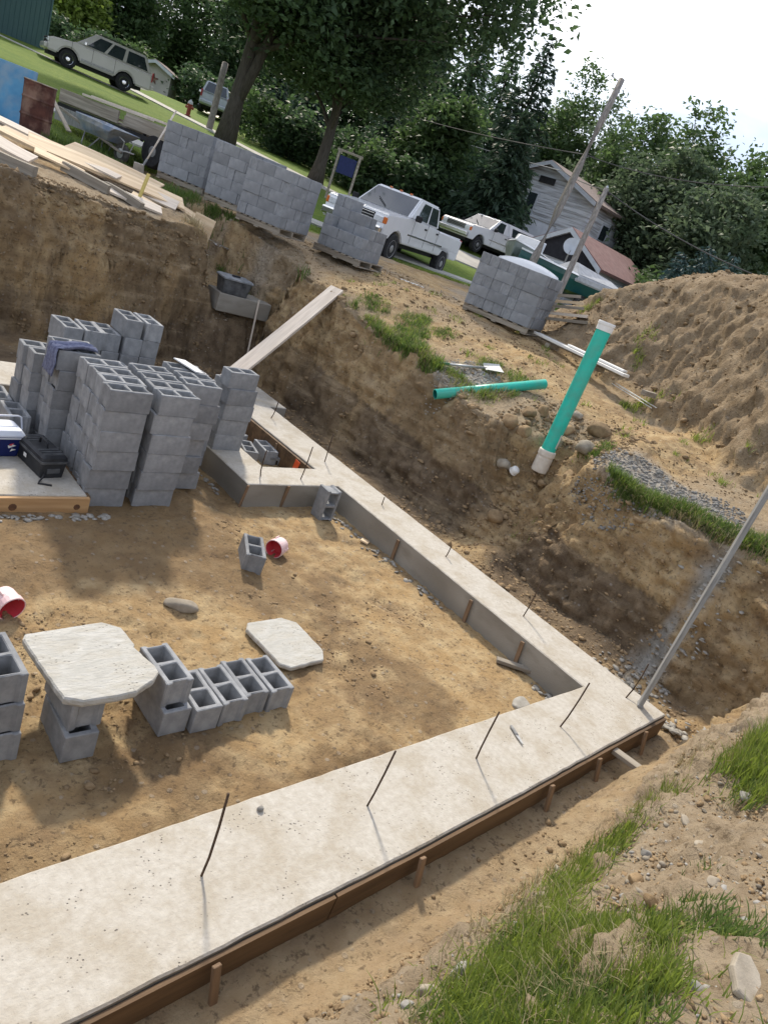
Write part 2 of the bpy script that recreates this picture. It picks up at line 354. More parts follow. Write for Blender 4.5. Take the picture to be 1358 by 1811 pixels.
def leafmat(name, ca, cb, trans=.35, scale=.5):
    m = bpy.data.materials.new(name); m.use_nodes = True; t = m.node_tree; N = t.nodes.new; K = t.links.new
    b = t.nodes['Principled BSDF']; out = t.nodes['Material Output']
    at = N('ShaderNodeAttribute'); at.attribute_name = 'tint'
    gn = N('ShaderNodeTexCoord'); no = N('ShaderNodeTexNoise'); no.inputs['Scale'].default_value = scale; K(gn.outputs['Object'], no.inputs['Vector'])
    ad = N('ShaderNodeMath'); ad.operation = 'ADD'; K(at.outputs['Fac'], ad.inputs[0]); K(no.outputs['Fac'], ad.inputs[1])
    mr = N('ShaderNodeMapRange'); mr.inputs['From Min'].default_value = .45; mr.inputs['From Max'].default_value = 1.5; K(ad.outputs[0], mr.inputs['Value'])
    mxn = N('ShaderNodeMix'); mxn.data_type = 'RGBA'; mxn.inputs[6].default_value = (*ca, 1); mxn.inputs[7].default_value = (*cb, 1); K(mr.outputs['Result'], mxn.inputs['Factor'])
    K(mxn.outputs[2], b.inputs['Base Color']); b.inputs['Roughness'].default_value = .55; b.inputs['Specular IOR Level'].default_value = .25
    tr = N('ShaderNodeBsdfTranslucent')
    g = N('ShaderNodeHueSaturation'); g.inputs['Value'].default_value = 1.25; g.inputs['Saturation'].default_value = 1.1; K(mxn.outputs[2], g.inputs['Color']); K(g.outputs['Color'], tr.inputs['Color'])
    ms = N('ShaderNodeMixShader'); ms.inputs['Fac'].default_value = trans; K(b.outputs['BSDF'], ms.inputs[1]); K(tr.outputs['BSDF'], ms.inputs[2]); K(ms.outputs['Shader'], out.inputs['Surface'])
    return m
M['leaf_dark'] = leafmat('dark_leaf', (.045, .078, .042), (.095, .150, .068), .4)
M['leaf_mid'] = leafmat('mid_leaf', (.050, .088, .036), (.115, .175, .068), .42)
M['leaf_light'] = leafmat('light_leaf', (.12, .18, .040), (.25, .32, .085), .5)
M['leaf_grey'] = leafmat('grey_green_leaf', (.065, .10, .055), (.14, .185, .11), .42)
M['needle'] = leafmat('dark_needle', (.028, .052, .034), (.060, .098, .056), .22)
M['needle_pine'] = leafmat('pine_needle', (.050, .095, .052), (.105, .17, .080), .3)
M['needle_blue'] = leafmat('blue_spruce_needle', (.030, .060, .058), (.07, .12, .115), .15)
M['grass'] = leafmat('green_grass', (.115, .165, .032), (.28, .34, .085), .5, 1.2)
M['grass_dark'] = leafmat('deep_green_grass', (.065, .115, .030), (.17, .235, .07), .45, 1.2)
M['drygrass'] = leafmat('dry_straw', (.26, .21, .115), (.42, .36, .22), .2, 2)

def soil_material():
    m = bpy.data.materials.new('site_soil'); m.use_nodes = True; t = m.node_tree; N = t.nodes.new; K = t.links.new
    b = t.nodes['Principled BSDF']; b.inputs['Roughness'].default_value = .95; b.inputs['Specular IOR Level'].default_value = .15
    co = N('ShaderNodeTexCoord')
    def noise(s, d=5, r=.6, w=None):
        n = N('ShaderNodeTexNoise'); n.inputs['Scale'].default_value = s; n.inputs['Detail'].default_value = d; n.inputs['Roughness'].default_value = r
        K(co.outputs['Object'], n.inputs['Vector']); return n.outputs['Fac']
    def mr(s, a, c, o0=0., o1=1.):
        n = N('ShaderNodeMapRange'); n.inputs['From Min'].default_value = a; n.inputs['From Max'].default_value = c
        n.inputs['To Min'].default_value = o0; n.inputs['To Max'].default_value = o1; K(s, n.inputs['Value']); return n.outputs['Result']
    def mix(f, a, c):
        n = N('ShaderNodeMix'); n.data_type = 'RGBA'
        if isinstance(f, float): n.inputs['Factor'].default_value = f
        else: K(f, n.inputs['Factor'])
        for s, i in ((a, 6), (c, 7)):
            if isinstance(s, tuple): n.inputs[i].default_value = (*s, 1)
            else: K(s, n.inputs[i])
        return n.outputs[2]
    def mul(a, c):
        n = N('ShaderNodeMath'); n.operation = 'MULTIPLY'; n.use_clamp = True
        for s, i in ((a, 0), (c, 1)):
            if isinstance(s, float): n.inputs[i].default_value = s
            else: K(s, n.inputs[i])
        return n.outputs[0]
    def add(a, c):
        n = N('ShaderNodeMath'); n.operation = 'ADD'; n.use_clamp = True; K(a, n.inputs[0])
        if isinstance(c, float): n.inputs[1].default_value = c
        else: K(c, n.inputs[1])
        return n.outputs[0]
    zA = N('ShaderNodeAttribute'); zA.attribute_name = 'zone_a'; sa = N('ShaderNodeSeparateColor'); K(zA.outputs['Color'], sa.inputs['Color'])
    zB = N('ShaderNodeAttribute'); zB.attribute_name = 'zone_b'; sb = N('ShaderNodeSeparateColor'); K(zB.outputs['Color'], sb.inputs['Color'])
    lawn, dark, gravel = sa.outputs[0], sa.outputs[1], sa.outputs[2]
    mound, wet, pale = sb.outputs[0], sb.outputs[1], sb.outputs[2]
    # sandy clay with ochre and grey-brown veins
    c = mix(mr(noise(1.1, 6), .38, .62), (.37, .25, .122), (.30, .205, .107))
    c = mix(mr(noise(5.5, 6), .42, .66), c, (.455, .34, .19))
    c = mix(mul(mr(noise(2.3, 7, .7), .52, .66), .6), c, (.185, .125, .075))
    c = mix(mul(wet, .85), c, mix(mr(noise(3.1, 6), .4, .62), (.185, .118, .058), (.135, .085, .045)))
    c = mix(pale, c, mix(mr(noise(7, 6), .4, .62), (.315, .255, .18), (.235, .182, .122)))
    c = mix(mound, c, mix(mr(noise(4.5, 7, .65), .38, .64), (.19, .137, .083), (.30, .23, .148)))
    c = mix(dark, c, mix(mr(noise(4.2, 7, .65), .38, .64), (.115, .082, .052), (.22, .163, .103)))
    gr = N('ShaderNodeTexVoronoi'); gr.inputs['Scale'].default_value = 26; K(co.outputs['Object'], gr.inputs['Vector'])
    gs = N('ShaderNodeSeparateColor'); K(gr.outputs['Color'], gs.inputs['Color'])
    gcol = mix(gs.outputs[0], (.16, .14, .115), (.40, .365, .31))
    mpS = N('ShaderNodeMapping'); mpS.inputs['Scale'].default_value = (.5, .5, 7.5); K(co.outputs['Object'], mpS.inputs['Vector'])
    nS = N('ShaderNodeTexNoise'); nS.inputs['Scale'].default_value = 1.0; nS.inputs['Detail'].default_value = 7; nS.inputs['Roughness'].default_value = .62; K(mpS.outputs['Vector'], nS.inputs['Vector'])
    zD = N('ShaderNodeAttribute'); zD.attribute_name = 'zone_c'; sd = N('ShaderNodeSeparateColor'); K(zD.outputs['Color'], sd.inputs['Color'])
    c = mix(mul(mul(sd.outputs[1], mr(nS.outputs['Fac'], .48, .58)), .28), c, (.135, .092, .055))
    c = mix(mul(mul(sd.outputs[1], mr(nS.outputs['Fac'], .44, .38)), .35), c, (.40, .31, .195))
    c = mix(gravel, c, gcol)
    zC = N('ShaderNodeAttribute'); zC.attribute_name = 'zone_c'; sc2 = N('ShaderNodeSeparateColor'); K(zC.outputs['Color'], sc2.inputs['Color'])
    c = mix(sc2.outputs[0], c, mix(mr(noise(8, 6), .35, .65), (.25, .235, .205), (.38, .365, .33)))
    # scattered stones and dark crumbs of the soil
    v = N('ShaderNodeTexVoronoi'); v.inputs['Scale'].default_value = 17; K(co.outputs['Object'], v.inputs['Vector'])
    vs = N('ShaderNodeSeparateColor'); K(v.outputs['Color'], vs.inputs['Color'])
    stone = mul(mr(v.outputs['Distance'], .34, .26), mr(vs.outputs[0], .80, .84))
    notlawn = N('ShaderNodeMath'); notlawn.operation = 'SUBTRACT'; notlawn.inputs[0].default_value = 1.; K(lawn, notlawn.inputs[1])
    stone = mul(mul(stone, .3), notlawn.outputs[0])
    c = mix(stone, c, mix(vs.outputs[1], (.28, .25, .205), (.44, .41, .36)))
    cr = mul(mul(mr(noise(23, 6, .7), .55, .64), .7), notlawn.outputs[0])
    c = mix(cr, c, (.095, .066, .042))
    lg = mix(mr(noise(.55, 5), .35, .65), (.12, .185, .030), (.19, .24, .045))
    lg = mix(mr(noise(9, 5), .35, .7), lg, (.085, .14, .028))
    c = mix(lawn, c, lg)
    K(c, b.inputs['Base Color'])
    K(mr(wet, 0., 1., .95, .70), b.inputs['Roughness'])
    bp = N('ShaderNodeBump'); bp.inputs['Strength'].default_value = 1.0; bp.inputs['Distance'].default_value = .032
    h = add(mul(noise(42, 8, .72), .55), mul(noise(13, 6, .68), .7)); h2 = N('ShaderNodeMath'); h2.operation = 'ADD'; K(h, h2.inputs[0])
    st2 = N('ShaderNodeMath'); st2.operation = 'MULTIPLY'; K(stone, st2.inputs[0]); st2.inputs[1].default_value = .5; K(st2.outputs[0], h2.inputs[1])
    K(h2.outputs[0], bp.inputs['Height']); K(bp.outputs['Normal'], b.inputs['Normal'])
    return m
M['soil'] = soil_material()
# ------------------------------------------------------------------ the ground: pit, trench, banks, spoil heap, lawn
RB_Y = [-3, 0.3, 1.3, 2.0, 2.7, 3.2, 3.9, 4.6, 5.1, 5.6, 6.5, 7.5, 8.4, 9.2, 10.0, 12.5]
RB_Z = [1.28, 1.33, 1.24, 1.2, 1.32, 1.18, 1.12, 1.22, 1.27, 1.38, 1.43, 1.52, 1.74, 1.68, 1.62, 2.0]
MF_Y = [-8, 1.2, 1.8, 3.0, 4.7, 6.8, 8.0, 9.6]
MF_X = [1.6, 3.25, 3.4, 4.2, 5.15, 5.55, 6.2, 7.6]
def far_rise(x, y):
    return .08 * np.clip(y - 14 - 2.6 * sstep(3.5, 7.5, x) * sstep(26, 18, y), 0, 40) + .012 * np.clip(np.asarray(x) - 14, 0, 60)
def mound_h(x, y):
    n = (x - np.interp(y, MF_Y, MF_X)) * .86 + .35 * fbm(x, y, 0, .7, 3) - .05
    H = np.interp(y, [-8, -3, 2.2, 4.0, 5.2, 6.0, 6.8, 7.8, 8.8, 9.8], [2.3, 2.6, 2.85, 2.85, 2.6, 2.2, 1.6, 1.05, .5, 0])
    w = np.interp(y, [0, 5, 7.5, 10], [2.7, 2.5, 2.1, 1.6])
    t = np.clip(n / w, 0, 1); up = np.where(t < .6, 1.42 * t, .852 + .148 * (1 - (1 - np.clip((t - .6) / .4, 0, 1)) ** 2))
    dn = 1 - sstep(w + .9, w + 4.2, n)
    return H * up * dn
def base_height(x, y):
    x = np.asarray(x, float); y = np.asarray(y, float)
    n_lo = fbm(x, y, 3, .45, 3); n_mid = fbm(x, y, 7, 1.7, 4)
    # pit floor, a little higher under the block stack
    fl = -.295 + .15 * sstep(2.2, 4.0, y) * sstep(-1.9, -2.9, x) + .018 * n_mid
    fl = fl + .02 * sstep(.2, .6, x) + .10 * sstep(.1, -.1, y)
    # grade round the pit
    e = np.interp(y, RB_Y, RB_Z) + .04 * fbm(y * .9, y * 0, 1, 1, 3)
    gr = e + .66 * (1 - np.exp(-np.clip(x - 1.5, 0, 99) / 1.9)) 
    gr = np.minimum(gr, 2.06 + .05 * np.tanh((gr - 2.06) / .3)) - .08 * sstep(4.8, 7.5, x)
    gr = gr + sstep(8.6, 12.5, y) * np.clip(2.13 - gr, 0, 9)
    gl = 1.86 + .04 * np.clip(-x - 1, 0, 4) + .25 * sstep(9.6, 12.5, y)
    gl = np.minimum(gl, 2.2)
    k = sstep(-.4, 1.2, x); g = gl * (1 - k) + gr * k
    gn = .84 + .58 * sstep(-.8, -1.75, y) + .24 * sstep(-1.75, -3, y) + .22 * sstep(-1.5, 1.8, x)
    kn = sstep(.5, -.75, y); g = g * (1 - kn) + gn * kn
    g = g + far_rise(x, y) + .05 * n_lo + .02 * n_mid * sstep(30, 12, y)
    # banks
    w_n = .05 * fbm(x, y, 2, 1.3, 3)
    tn = (-.26 - y + w_n) / (.58 + .1 * fbm(x, x * 0, 9, .8, 2))
    sn_r = np.clip(tn, 0, 1) ** .85
    yn = y - 1.6 * w_n
    zn = np.interp(-yn, [.42, .52, .66, .85, 1.0, 1.3, 1.7, 2.2], [0, .05, .28, .52, .64, .84, .96, 1.0])
    kr = sstep(-2.6, -.9, x + .5 * w_n)
    sn = sn_r * kr + zn * (1 - kr)
    wr = .12 * fbm(y, y * 0 + 3, 1, .8, 4) + .05 * fbm(x, y, 5, 3.5, 3)
    gully = np.exp(-((y - 3.35) / .62) ** 2)
    fx = 1.03 + wr + .12 * np.exp(-((y - 3.0) / .35) ** 2) - .1 * np.exp(-((y - 4.6) / .5) ** 2)
    fx = fx - 1.3 * sstep(9.9, 10.6, y)
    wx = .50 + .12 * fbm(y, y * 0, 4, .9, 2) + .75 * gully + .1 * sstep(2, 0, y)
    tr = np.clip((x - fx) / wx, 0, 1)
    sr = np.interp(tr, [0, .12, .45, .7, .9, 1], [0, .16, .5, .78, .96, 1.0])
    yf = 9.36 + .17 * (np.clip(x, -8, .6) + 2.5) + .10 * fbm(x, x * 0, 6, .9, 3)
    tf = np.clip((y - yf) / .42, 0, 1)
    sf = np.interp(tf, [0, .1, .3, .42, .62, 1.0], [0, .22, .66, .74, .9, 1.0])
    sl = np.clip((-10.5 - x) / .5, 0, 1)
    bank = np.maximum(np.maximum(sn, sr), np.maximum(sf, sl))
    z = fl + (g - fl) * bank
    # gully washed out round the sewer pipe, slumped soil below it
    z = z - .14 * np.exp(-(((x - 1.95) / .75) ** 2 + ((y - 3.42) / .5) ** 2)) * sstep(1.1, 1.5, x)
    z = z + .22 * np.exp(-(((x - 1.0) / .28) ** 2 + ((y - 3.0) / .3) ** 2)) + .12 * np.exp(-(((x - .95) / .25) ** 2 + ((y - 1.1) / .5) ** 2))
    # the narrow cut running back behind the far corner
    nf = np.interp(y, [9.60, 9.80, 10.0, 11.2, 12.3], [-.3, .42, .70, 1.2, 2.1])
    cl = np.clip(np.maximum((.22 - x), (x - 1.42 + .30 * (y - 9.7))) / .28, 0, 1)
    zc = nf + (g - nf) * cl ** .8
    z = np.where((y > 9.60) & (y < 12.4) & (x > -.3) & (x < 2) & (cl < 1), np.maximum(np.minimum(z, zc), np.minimum(zc, nf)), z)
    mh = mound_h(x, y)
    z = z + mh
    return z, bank, mh, gully

def lines(*segs):
    out = []
    for a, b, d in segs: out += list(np.arange(a, b - d * .5, d))
    return out
def grow(a, b, d, k):
    o, x = [], a
    while x < b: o.append(x); x += d; d *= k
    return o
XS = np.array(sorted([-x for x in grow(6.8, 420, .3, 1.22)] + lines((-6.8, .0, .033), (0, 1.0, .03), (1.0, 1.7, .012), (1.7, 1.85, .03), (1.85, 7.2, .055), (7.2, 13, .12)) + grow(13, 600, .3, 1.13)))
YS = np.array(sorted([-x for x in grow(3, 420, .2, 1.3)] + lines((-3, -2, .05), (-2, -.9, .024), (-.9, -.2, .018), (-.2, 6, .034), (6, 9.2, .045), (9.2, 10.1, .014), (10.1, 10.3, .03), (10.3, 14, .06), (14, 20, .15)) + grow(20, 700, .4, 1.11)))
XS = XS[np.r_[True, np.diff(XS) > .004]]; YS = YS[np.r_[True, np.diff(YS) > .004]]
GX, GY = np.meshgrid(XS, YS)
GZ, BANK, MH, GUL = base_height(GX, GY)
near = sstep(45, 12, np.hypot(GX, GY - 4))
steep = np.hypot(np.gradient(GZ, XS, axis=1), np.gradient(GZ, YS, axis=0))
stp = sstep(.5, 1.6, steep)
# zones
nz1 = fbm(GX, GY, 11, .9, 5)
lawn = sstep(14.9, 15.6, GY + .35 * nz1 + .25 * np.clip(GX - 3, 0, 30) * .3) * sstep(3.0, 4.2, GY - .95 * GX + 9.5 + .5 * nz1)
lawn = np.maximum(lawn, sstep(40, 60, GX) * (GY > -200)); lawn = np.maximum(lawn, (GY > 30) * 1.0)
lawn = lawn * (MH < .05)
clod = np.abs(fbm(GX, GY, GZ, 5.5, 4)); 
rough_amt = .012 + .105 * stp * (BANK > .02) + .016 * (BANK > .98) + .02 * sstep(.05, .4, MH)
rough_amt = rough_amt + .05 * GUL * (GX > 1.3) * (GX < 3.2)
rough_amt = rough_amt * near * (1 - .9 * lawn)
disp = fbm(GX, GY, GZ, 2.6, 5, .58) * rough_amt * 1.3 + (clod - .18) * rough_amt * 1.1
pit_in = (BANK <= .02)
# footprints, ruts and crumbs on the trodden pit floor
foot = np.clip(fbm(GX, GY, 5, 4.2, 4, .6) - .12, 0, 1)
disp = disp - pit_in * (GY > .6) * .10 * foot * sstep(-.2, .35, fbm(GX, GY, 2, .7, 3) + .12)
disp = disp + stp * (BANK > .03) * (BANK < .995) * (GY > -.3) * .03 * (np.abs(fbm(GX * .7, GY * .7, GZ * 4.5, 1.3, 4)) * 2 - .5) * near
disp = disp + pit_in * (.012 * fbm(GX, GY, 2, 14, 3) - .03 * (np.abs(fbm(GX, GY, 12, 2.4, 4)) - .15) * sstep(-.1, .3, fbm(GX, GY, 8, .6, 2)) * (GY > .6))
# furrows down the spoil heap
fur = fbm(GX * .8 + GY * .9, (GY - GX) * .25, 4, 2.6, 4)
disp = disp + sstep(.1, .5, MH) * (.045 * fur + .022 * np.abs(fbm(GX, GY, 8, 3.2, 4)))
# wheel ruts on the track between bank and heap
sT = (GX - np.interp(GY, MF_Y, MF_X)) * .86
trk = np.exp(-((sT + .75) / .16) ** 2) + np.exp(-((sT + 1.75) / .16) ** 2)
disp = disp - .035 * trk * (GY < 9.5) * (GX > 2.2) * (BANK > .98)
# clods: lumps with creases on the cut faces, the heap, the gully and in patches on the floors
mk = (near > .3) & (lawn < .2) & (GX > -7) & (GX < 14) & (GY > -3.2) & (GY < 15)
wx_, wy_, wz_ = GX[mk] + .05 * fbm(GX[mk], GY[mk], GZ[mk], 5, 2), GY[mk] + .05 * fbm(GX[mk], GY[mk], GZ[mk] + 9, 5, 2), GZ[mk]
w1, w2, w3 = worley(wx_, wy_, wz_, 4.2), worley(wx_, wy_, wz_, 9.5), worley(wx_, wy_, wz_, 19)
bank_m = (stp * (BANK > .02) * (BANK < .999))[mk]; heap_m = sstep(.1, .5, MH)[mk]; top_m = ((BANK > .98) * 1.0)[mk] * (1 - heap_m); fl_m = (pit_in * sstep(-.05, .3, fbm(GX, GY, 17, .9, 3)))[mk]
gul_m = (GUL * (GX > 1.2) * (GX < 3.2))[mk]; patch = sstep(-.25, .35, fbm(GX, GY, 19, .8, 3))[mk]
cl_ = bank_m * (.070 * (.45 - w1) * (.4 + patch) + .055 * (.45 - w2) + .022 * (.45 - w3)) + heap_m * (.018 * (.45 - w1) + .026 * (.45 - w2) * (.3 + patch) + .020 * (.45 - w3))
cl_ = cl_ + top_m * (.016 * (.45 - w2) * (.3 + patch) + .012 * (.45 - w3)) + fl_m * (.020 * (.45 - w2) + .012 * (.45 - w3)) + gul_m * (.05 * (.45 - w1) + .03 * (.45 - w2))
disp[mk] = disp[mk] + cl_
disp = disp * (1 - .65 * (GY < -.12) * (BANK < .3) * (GX < .3))
gx_ = np.gradient(GZ, XS, axis=1); gy_ = np.gradient(GZ, YS, axis=0); nl = np.sqrt(gx_ ** 2 + gy_ ** 2 + 1)
VX = GX - gx_ / nl * disp; VY = GY - gy_ / nl * disp; VZ = GZ + disp / nl
nx_, ny_ = len(XS), len(YS)
idx = np.arange(nx_ * ny_).reshape(ny_, nx_)
quads = np.stack([idx[:-1, :-1], idx[:-1, 1:], idx[1:, 1:], idx[1:, :-1]], -1).reshape(-1, 4)
gm = np_mesh('ground', np.stack([VX, VY, VZ], -1).reshape(-1, 3), quads); shade(gm)
HS = VZ
def ground(x, y):
    """height of the ground mesh"""
    x = np.asarray(x, float); y = np.asarray(y, float)
    i = np.clip(np.searchsorted(XS, x) - 1, 0, nx_ - 2); j = np.clip(np.searchsorted(YS, y) - 1, 0, ny_ - 2)
    u = np.clip((x - XS[i]) / (XS[i + 1] - XS[i]), 0, 1); v = np.clip((y - YS[j]) / (YS[j + 1] - YS[j]), 0, 1)
    return (HS[j, i] * (1 - u) + HS[j, i + 1] * u) * (1 - v) + (HS[j + 1, i] * (1 - u) + HS[j + 1, i + 1] * u) * v
def gz(x, y): return float(ground(x, y))

# zone masks as colour attributes; dark also paints shade at the far wall foot
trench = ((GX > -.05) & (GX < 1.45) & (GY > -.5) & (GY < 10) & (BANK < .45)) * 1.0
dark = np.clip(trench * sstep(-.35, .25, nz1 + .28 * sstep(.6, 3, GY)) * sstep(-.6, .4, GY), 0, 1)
dark = np.maximum(dark, ((GY > 7.8) & (GY < 13.5) & (BANK < .30)) * sstep(-.5, .1, nz1))  # damp soil with painted shade along the far wall foot
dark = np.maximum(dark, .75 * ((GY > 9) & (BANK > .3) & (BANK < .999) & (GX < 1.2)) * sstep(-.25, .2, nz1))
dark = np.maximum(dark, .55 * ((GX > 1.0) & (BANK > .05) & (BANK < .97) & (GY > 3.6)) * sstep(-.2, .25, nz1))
gravel = sstep(.55, .3, np.hypot((GX - 1.95) / 1.1, (GY - 5.35) / .75)) + sstep(.8, .45, np.hypot((GX - 2.05) / .95, (GY - 1.9) / 1.5) + .3 * nz1)
gravel = gravel * (BANK > .93) + .45 * sstep(.05, .35, nz1) * (BANK > .98) * (GY > 8.8) * (GY < 15) * (1 - lawn)
gravel = gravel + .0 * trench * sstep(.5, .9, GX) * sstep(3.5, 2, np.abs(GY - 3)) * sstep(-.1, .3, fbm(GX, GY, 31, 1.6, 4))
gravel = np.clip(gravel, 0, 1)
wet = .8 * pit_in * sstep(.0, .25, fbm(GX, GY, 21, .85, 6, .62) + .22 * sstep(2.4, 3.4, GY) * sstep(-1.2, -2.6, GX)) * (GY > .3)
wet = np.maximum(wet, pit_in * sstep(1.4, .2, GY) * sstep(.5, .6, GY) * sstep(-2.6, -4.4, GX) * .8)
pale = ((GY < -.35) & (BANK > .3)) * .9 + (BANK > .97) * (MH < .1) * sstep(-.35, .2, fbm(GX, GY, 14, .8, 4)) * .75 * (GY > -.4)
pale = np.maximum(pale, .45 * (GY < -.02) * (GX < .2)); pale = np.clip(pale, 0, 1) * (1 - lawn)
def cattr(me, name, r, g, b):
    a = me.color_attributes.new(name, 'FLOAT_COLOR', 'POINT')
    a.data.foreach_set('color', np.stack([r, g, b, np.ones_like(r)], -1).astype(np.float32).ravel())
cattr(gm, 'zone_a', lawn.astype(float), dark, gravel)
spill = np.exp(-((GY - .60 - .10 * (GX > .9) + .10 * fbm(GX, GY, 1, 2.2, 3)) / (.16 + .10 * sstep(.8, .1, GX))) ** 2) * sstep(-.02, .05, GX) * sstep(1.75, 1.45, GX)
spill = spill * sstep(-.30, .05, fbm(GX, GY, 41, 4, 4) + .25 * sstep(.7, .1, GX)); disp_sp = .03 * spill
cattr(gm, 'zone_c', np.clip(spill, 0, 1), stp * (BANK > .03) * (BANK < .995) * (GY > -.3), spill * 0)
cattr(gm, 'zone_b', sstep(.03, .3, MH), wet.astype(float), pale)
gm.materials.append(M['soil'])
structure(put('ground', gm, None))

# pavements and drives lie on the ground as strips a few centimetres thick
def strip(name, pts, width, m, lift=.03, thick=.12, label=None):
    P = []
    for a, b in zip(pts[:-1], pts[1:]):
        n = max(2, int(math.dist(a, b) / .8))
        P += [(a[0] + (b[0] - a[0]) * i / n, a[1] + (b[1] - a[1]) * i / n) for i in range(n)]
    P.append(pts[-1]); rr = []
    for i, p in enumerate(P):
        q, o = P[min(i + 1, len(P) - 1)], P[max(i - 1, 0)]
        t = Vector((q[0] - o[0], q[1] - o[1])).normalized(); nn = Vector((-t.y, t.x)) * width / 2
        l, r = (p[0] + nn.x, p[1] + nn.y), (p[0] - nn.x, p[1] - nn.y)
        zl, zr = gz(*l) + lift, gz(*r) + lift
        rr.append([(r[0], r[1], zr - thick), (r[0], r[1], zr), (l[0], l[1], zl), (l[0], l[1], zl - thick)])
    o = put(name, G().rings(rr).mesh(name), m); return structure(o)
# ------------------------------------------------------------------ concrete footing with forms, stakes and rebar
def wob(p, q, step, amp, seed):
    """a cast edge from p to q: straight, with the small waver of a board form"""
    rr = random.Random(seed); n = max(1, int(math.dist(p, q) / step)); dx, dy = q[0] - p[0], q[1] - p[1]; l = math.hypot(dx, dy)
    return [(p[0] + dx * i / n - dy / l * rr.uniform(-amp, amp) * (i > 0), p[1] + dy * i / n + dx / l * rr.uniform(-amp, amp) * (i > 0)) for i in range(n)]
def loop(corners, step=.10, amp=.0035, seed=1):
    out = []
    for i, (a, b) in enumerate(zip(corners, corners[1:] + corners[:1])): out += wob(a, b, step, amp, seed + i)
    return out
NEAR_OUT = [(-10.2, -.13), (-5.4, -.128), (-4.44, -.122), (-3.45, -.108), (-2.47, -.082), (-1.2, -.035), (-.35, -.008)]
outer = loop(NEAR_OUT + [(0, 0), (0, 7.1), (.31, 7.09), (.31, 7.98), (0, 7.98), (0, 7.62), (-10.2, 7.62), (-10.2, 6.81), (-1.95, 6.81), (-1.93, 4.475),
                         (-.6, 4.47), (-.595, .575), (-10.2, .575)], seed=3)
hole = loop([(-1.45, 4.95), (-1.46, 6.81), (-.65, 6.81), (-.63, 4.95)], seed=40)
def offs(lp, d):
    n = len(lp); o = []
    for i in range(n):
        a, b, c = Vector(lp[i - 1]), Vector(lp[i]), Vector(lp[(i + 1) % n])
        e, f = (b - a).normalized(), (c - b).normalized(); m = Vector((-(e.y + f.y), e.x + f.x)).normalized()
        k = max(.5, abs(m.dot(Vector((-e.y, e.x))))); o.append(tuple(b + m * d / k))
    return o
def footing_mesh():
    bm = bmesh.new(); edges = []; sides = []
    for lp in (outer, hole):
        lv = [[bm.verts.new((x, y, z)) for x, y in l] for l, z in ((lp, -.42), (lp, -.009), (offs(lp, .010), 0))]
        n = len(lp)
        for a in (0, 1):
            for i in range(n):
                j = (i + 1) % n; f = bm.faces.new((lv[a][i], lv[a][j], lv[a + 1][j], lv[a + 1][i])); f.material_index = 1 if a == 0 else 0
        for i in range(n): edges.append(bm.edges.get((lv[2][i], lv[2][(i + 1) % n])))
    bmesh.ops.triangle_fill(bm, use_beauty=True, use_dissolve=False, edges=edges)
    bmesh.ops.recalc_face_normals(bm, faces=bm.faces)
    me = bpy.data.meshes.new('concrete'); bm.to_mesh(me); bm.free(); me.materials.append(M['concrete']); me.materials.append(M['concrete_side']); return me
foot = thing('concrete_footing', 'pale poured concrete wall footing running round the pit, rebar standing along it', 'footing', (0, 0, 0))
put('concrete', footing_mesh(), None, foot)
# form boards left on the outside of the near leg and inside the chimney pocket
def board_along(pts, z0, z1, th, name='form_board', m='formwood', parent=None):
    a = offs_open(pts, .003); b = offs_open(pts, .003 + th)
    rr = [[(p[0], p[1], z0), (q[0], q[1], z0), (q[0], q[1], z1), (p[0], p[1], z1)] for p, q in zip(a, b)]
    return put(name, G().rings(rr).mesh(name), M[m], parent)
def offs_open(pts, d):
    o = []
    for i, p in enumerate(pts):
        a, b = Vector(pts[max(0, i - 1)]), Vector(pts[min(len(pts) - 1, i + 1)]); t = (b - a).normalized(); o.append((p[0] + t.y * d, p[1] - t.x * d))
    return o
def lerp_pts(pts, n=12):
    ls = [0]; 
    for a, b in zip(pts[:-1], pts[1:]): ls.append(ls[-1] + math.dist(a, b))
    return [(float(np.interp(t, ls, [p[0] for p in pts])), float(np.interp(t, ls, [p[1] for p in pts]))) for t in np.linspace(0, ls[-1], n)]
nb = NEAR_OUT + [(-.02, 0)]
board_along(lerp_pts([(-10.2, -.135), (-5.4, -.133), (-4.1, -.122)], 10), -.36, -.022, .022, parent=foot)
board_along(lerp_pts([(-4.09, -.122), (-3.45, -.113), (-2.47, -.087), (-1.2, -.04), (-.02, -.006)], 14), -.36, -.020, .022, parent=foot)
for a, b in (((-.665, 4.97), (-.675, 6.8)),):
    board_along([a, ((a[0] + b[0]) / 2, (a[1] + b[1]) / 2), b][::-1], -.34, -.012, .035, parent=foot)
put('paint_mark', G().box((0, 0, 0), (.006, .10, .13)).mesh(), M['orange'], foot, (-.725, 5.22, -.09), (0.12, 0, 0))
def stake(x, y, top, ln, w, lean, rz, par=foot):
    o = put('form_stake', G().box((0, 0, -ln / 2 + .0), (.042, .022, ln), b=.003).mesh(), M['stake'], par, (x, y, top), (lean[0], lean[1], rz))
for x, y, ln in ((-4.83, -.185, .36), (-3.47, -.17, .34), (-2.06, -.125, .34), (-1.35, -.10, .32), (-.50, -.065, .30)):
    stake(x, y, -.004, ln, 0, (-.24 - R.uniform(0, .08), R.uniform(-.05, .1)), R.uniform(-.1, .1))
for x, y in ((-.625, 3.23), (-.625, 2.02), (-.615, 1.30)):
    stake(x, y, -.035, .34, 0, (0, R.uniform(.02, .12)), 1.57)
for x, y, q in ((-1.945, 4.445, .6), (-1.38, 4.45, 0), (-1.96, 5.62, 1.57)):
    stake(x, y, -.004, .36, 0, (.10, R.uniform(.0, .06)), q)
stake(-.72, 5.75, -.03, .3, 0, (0, .05), 1.57)
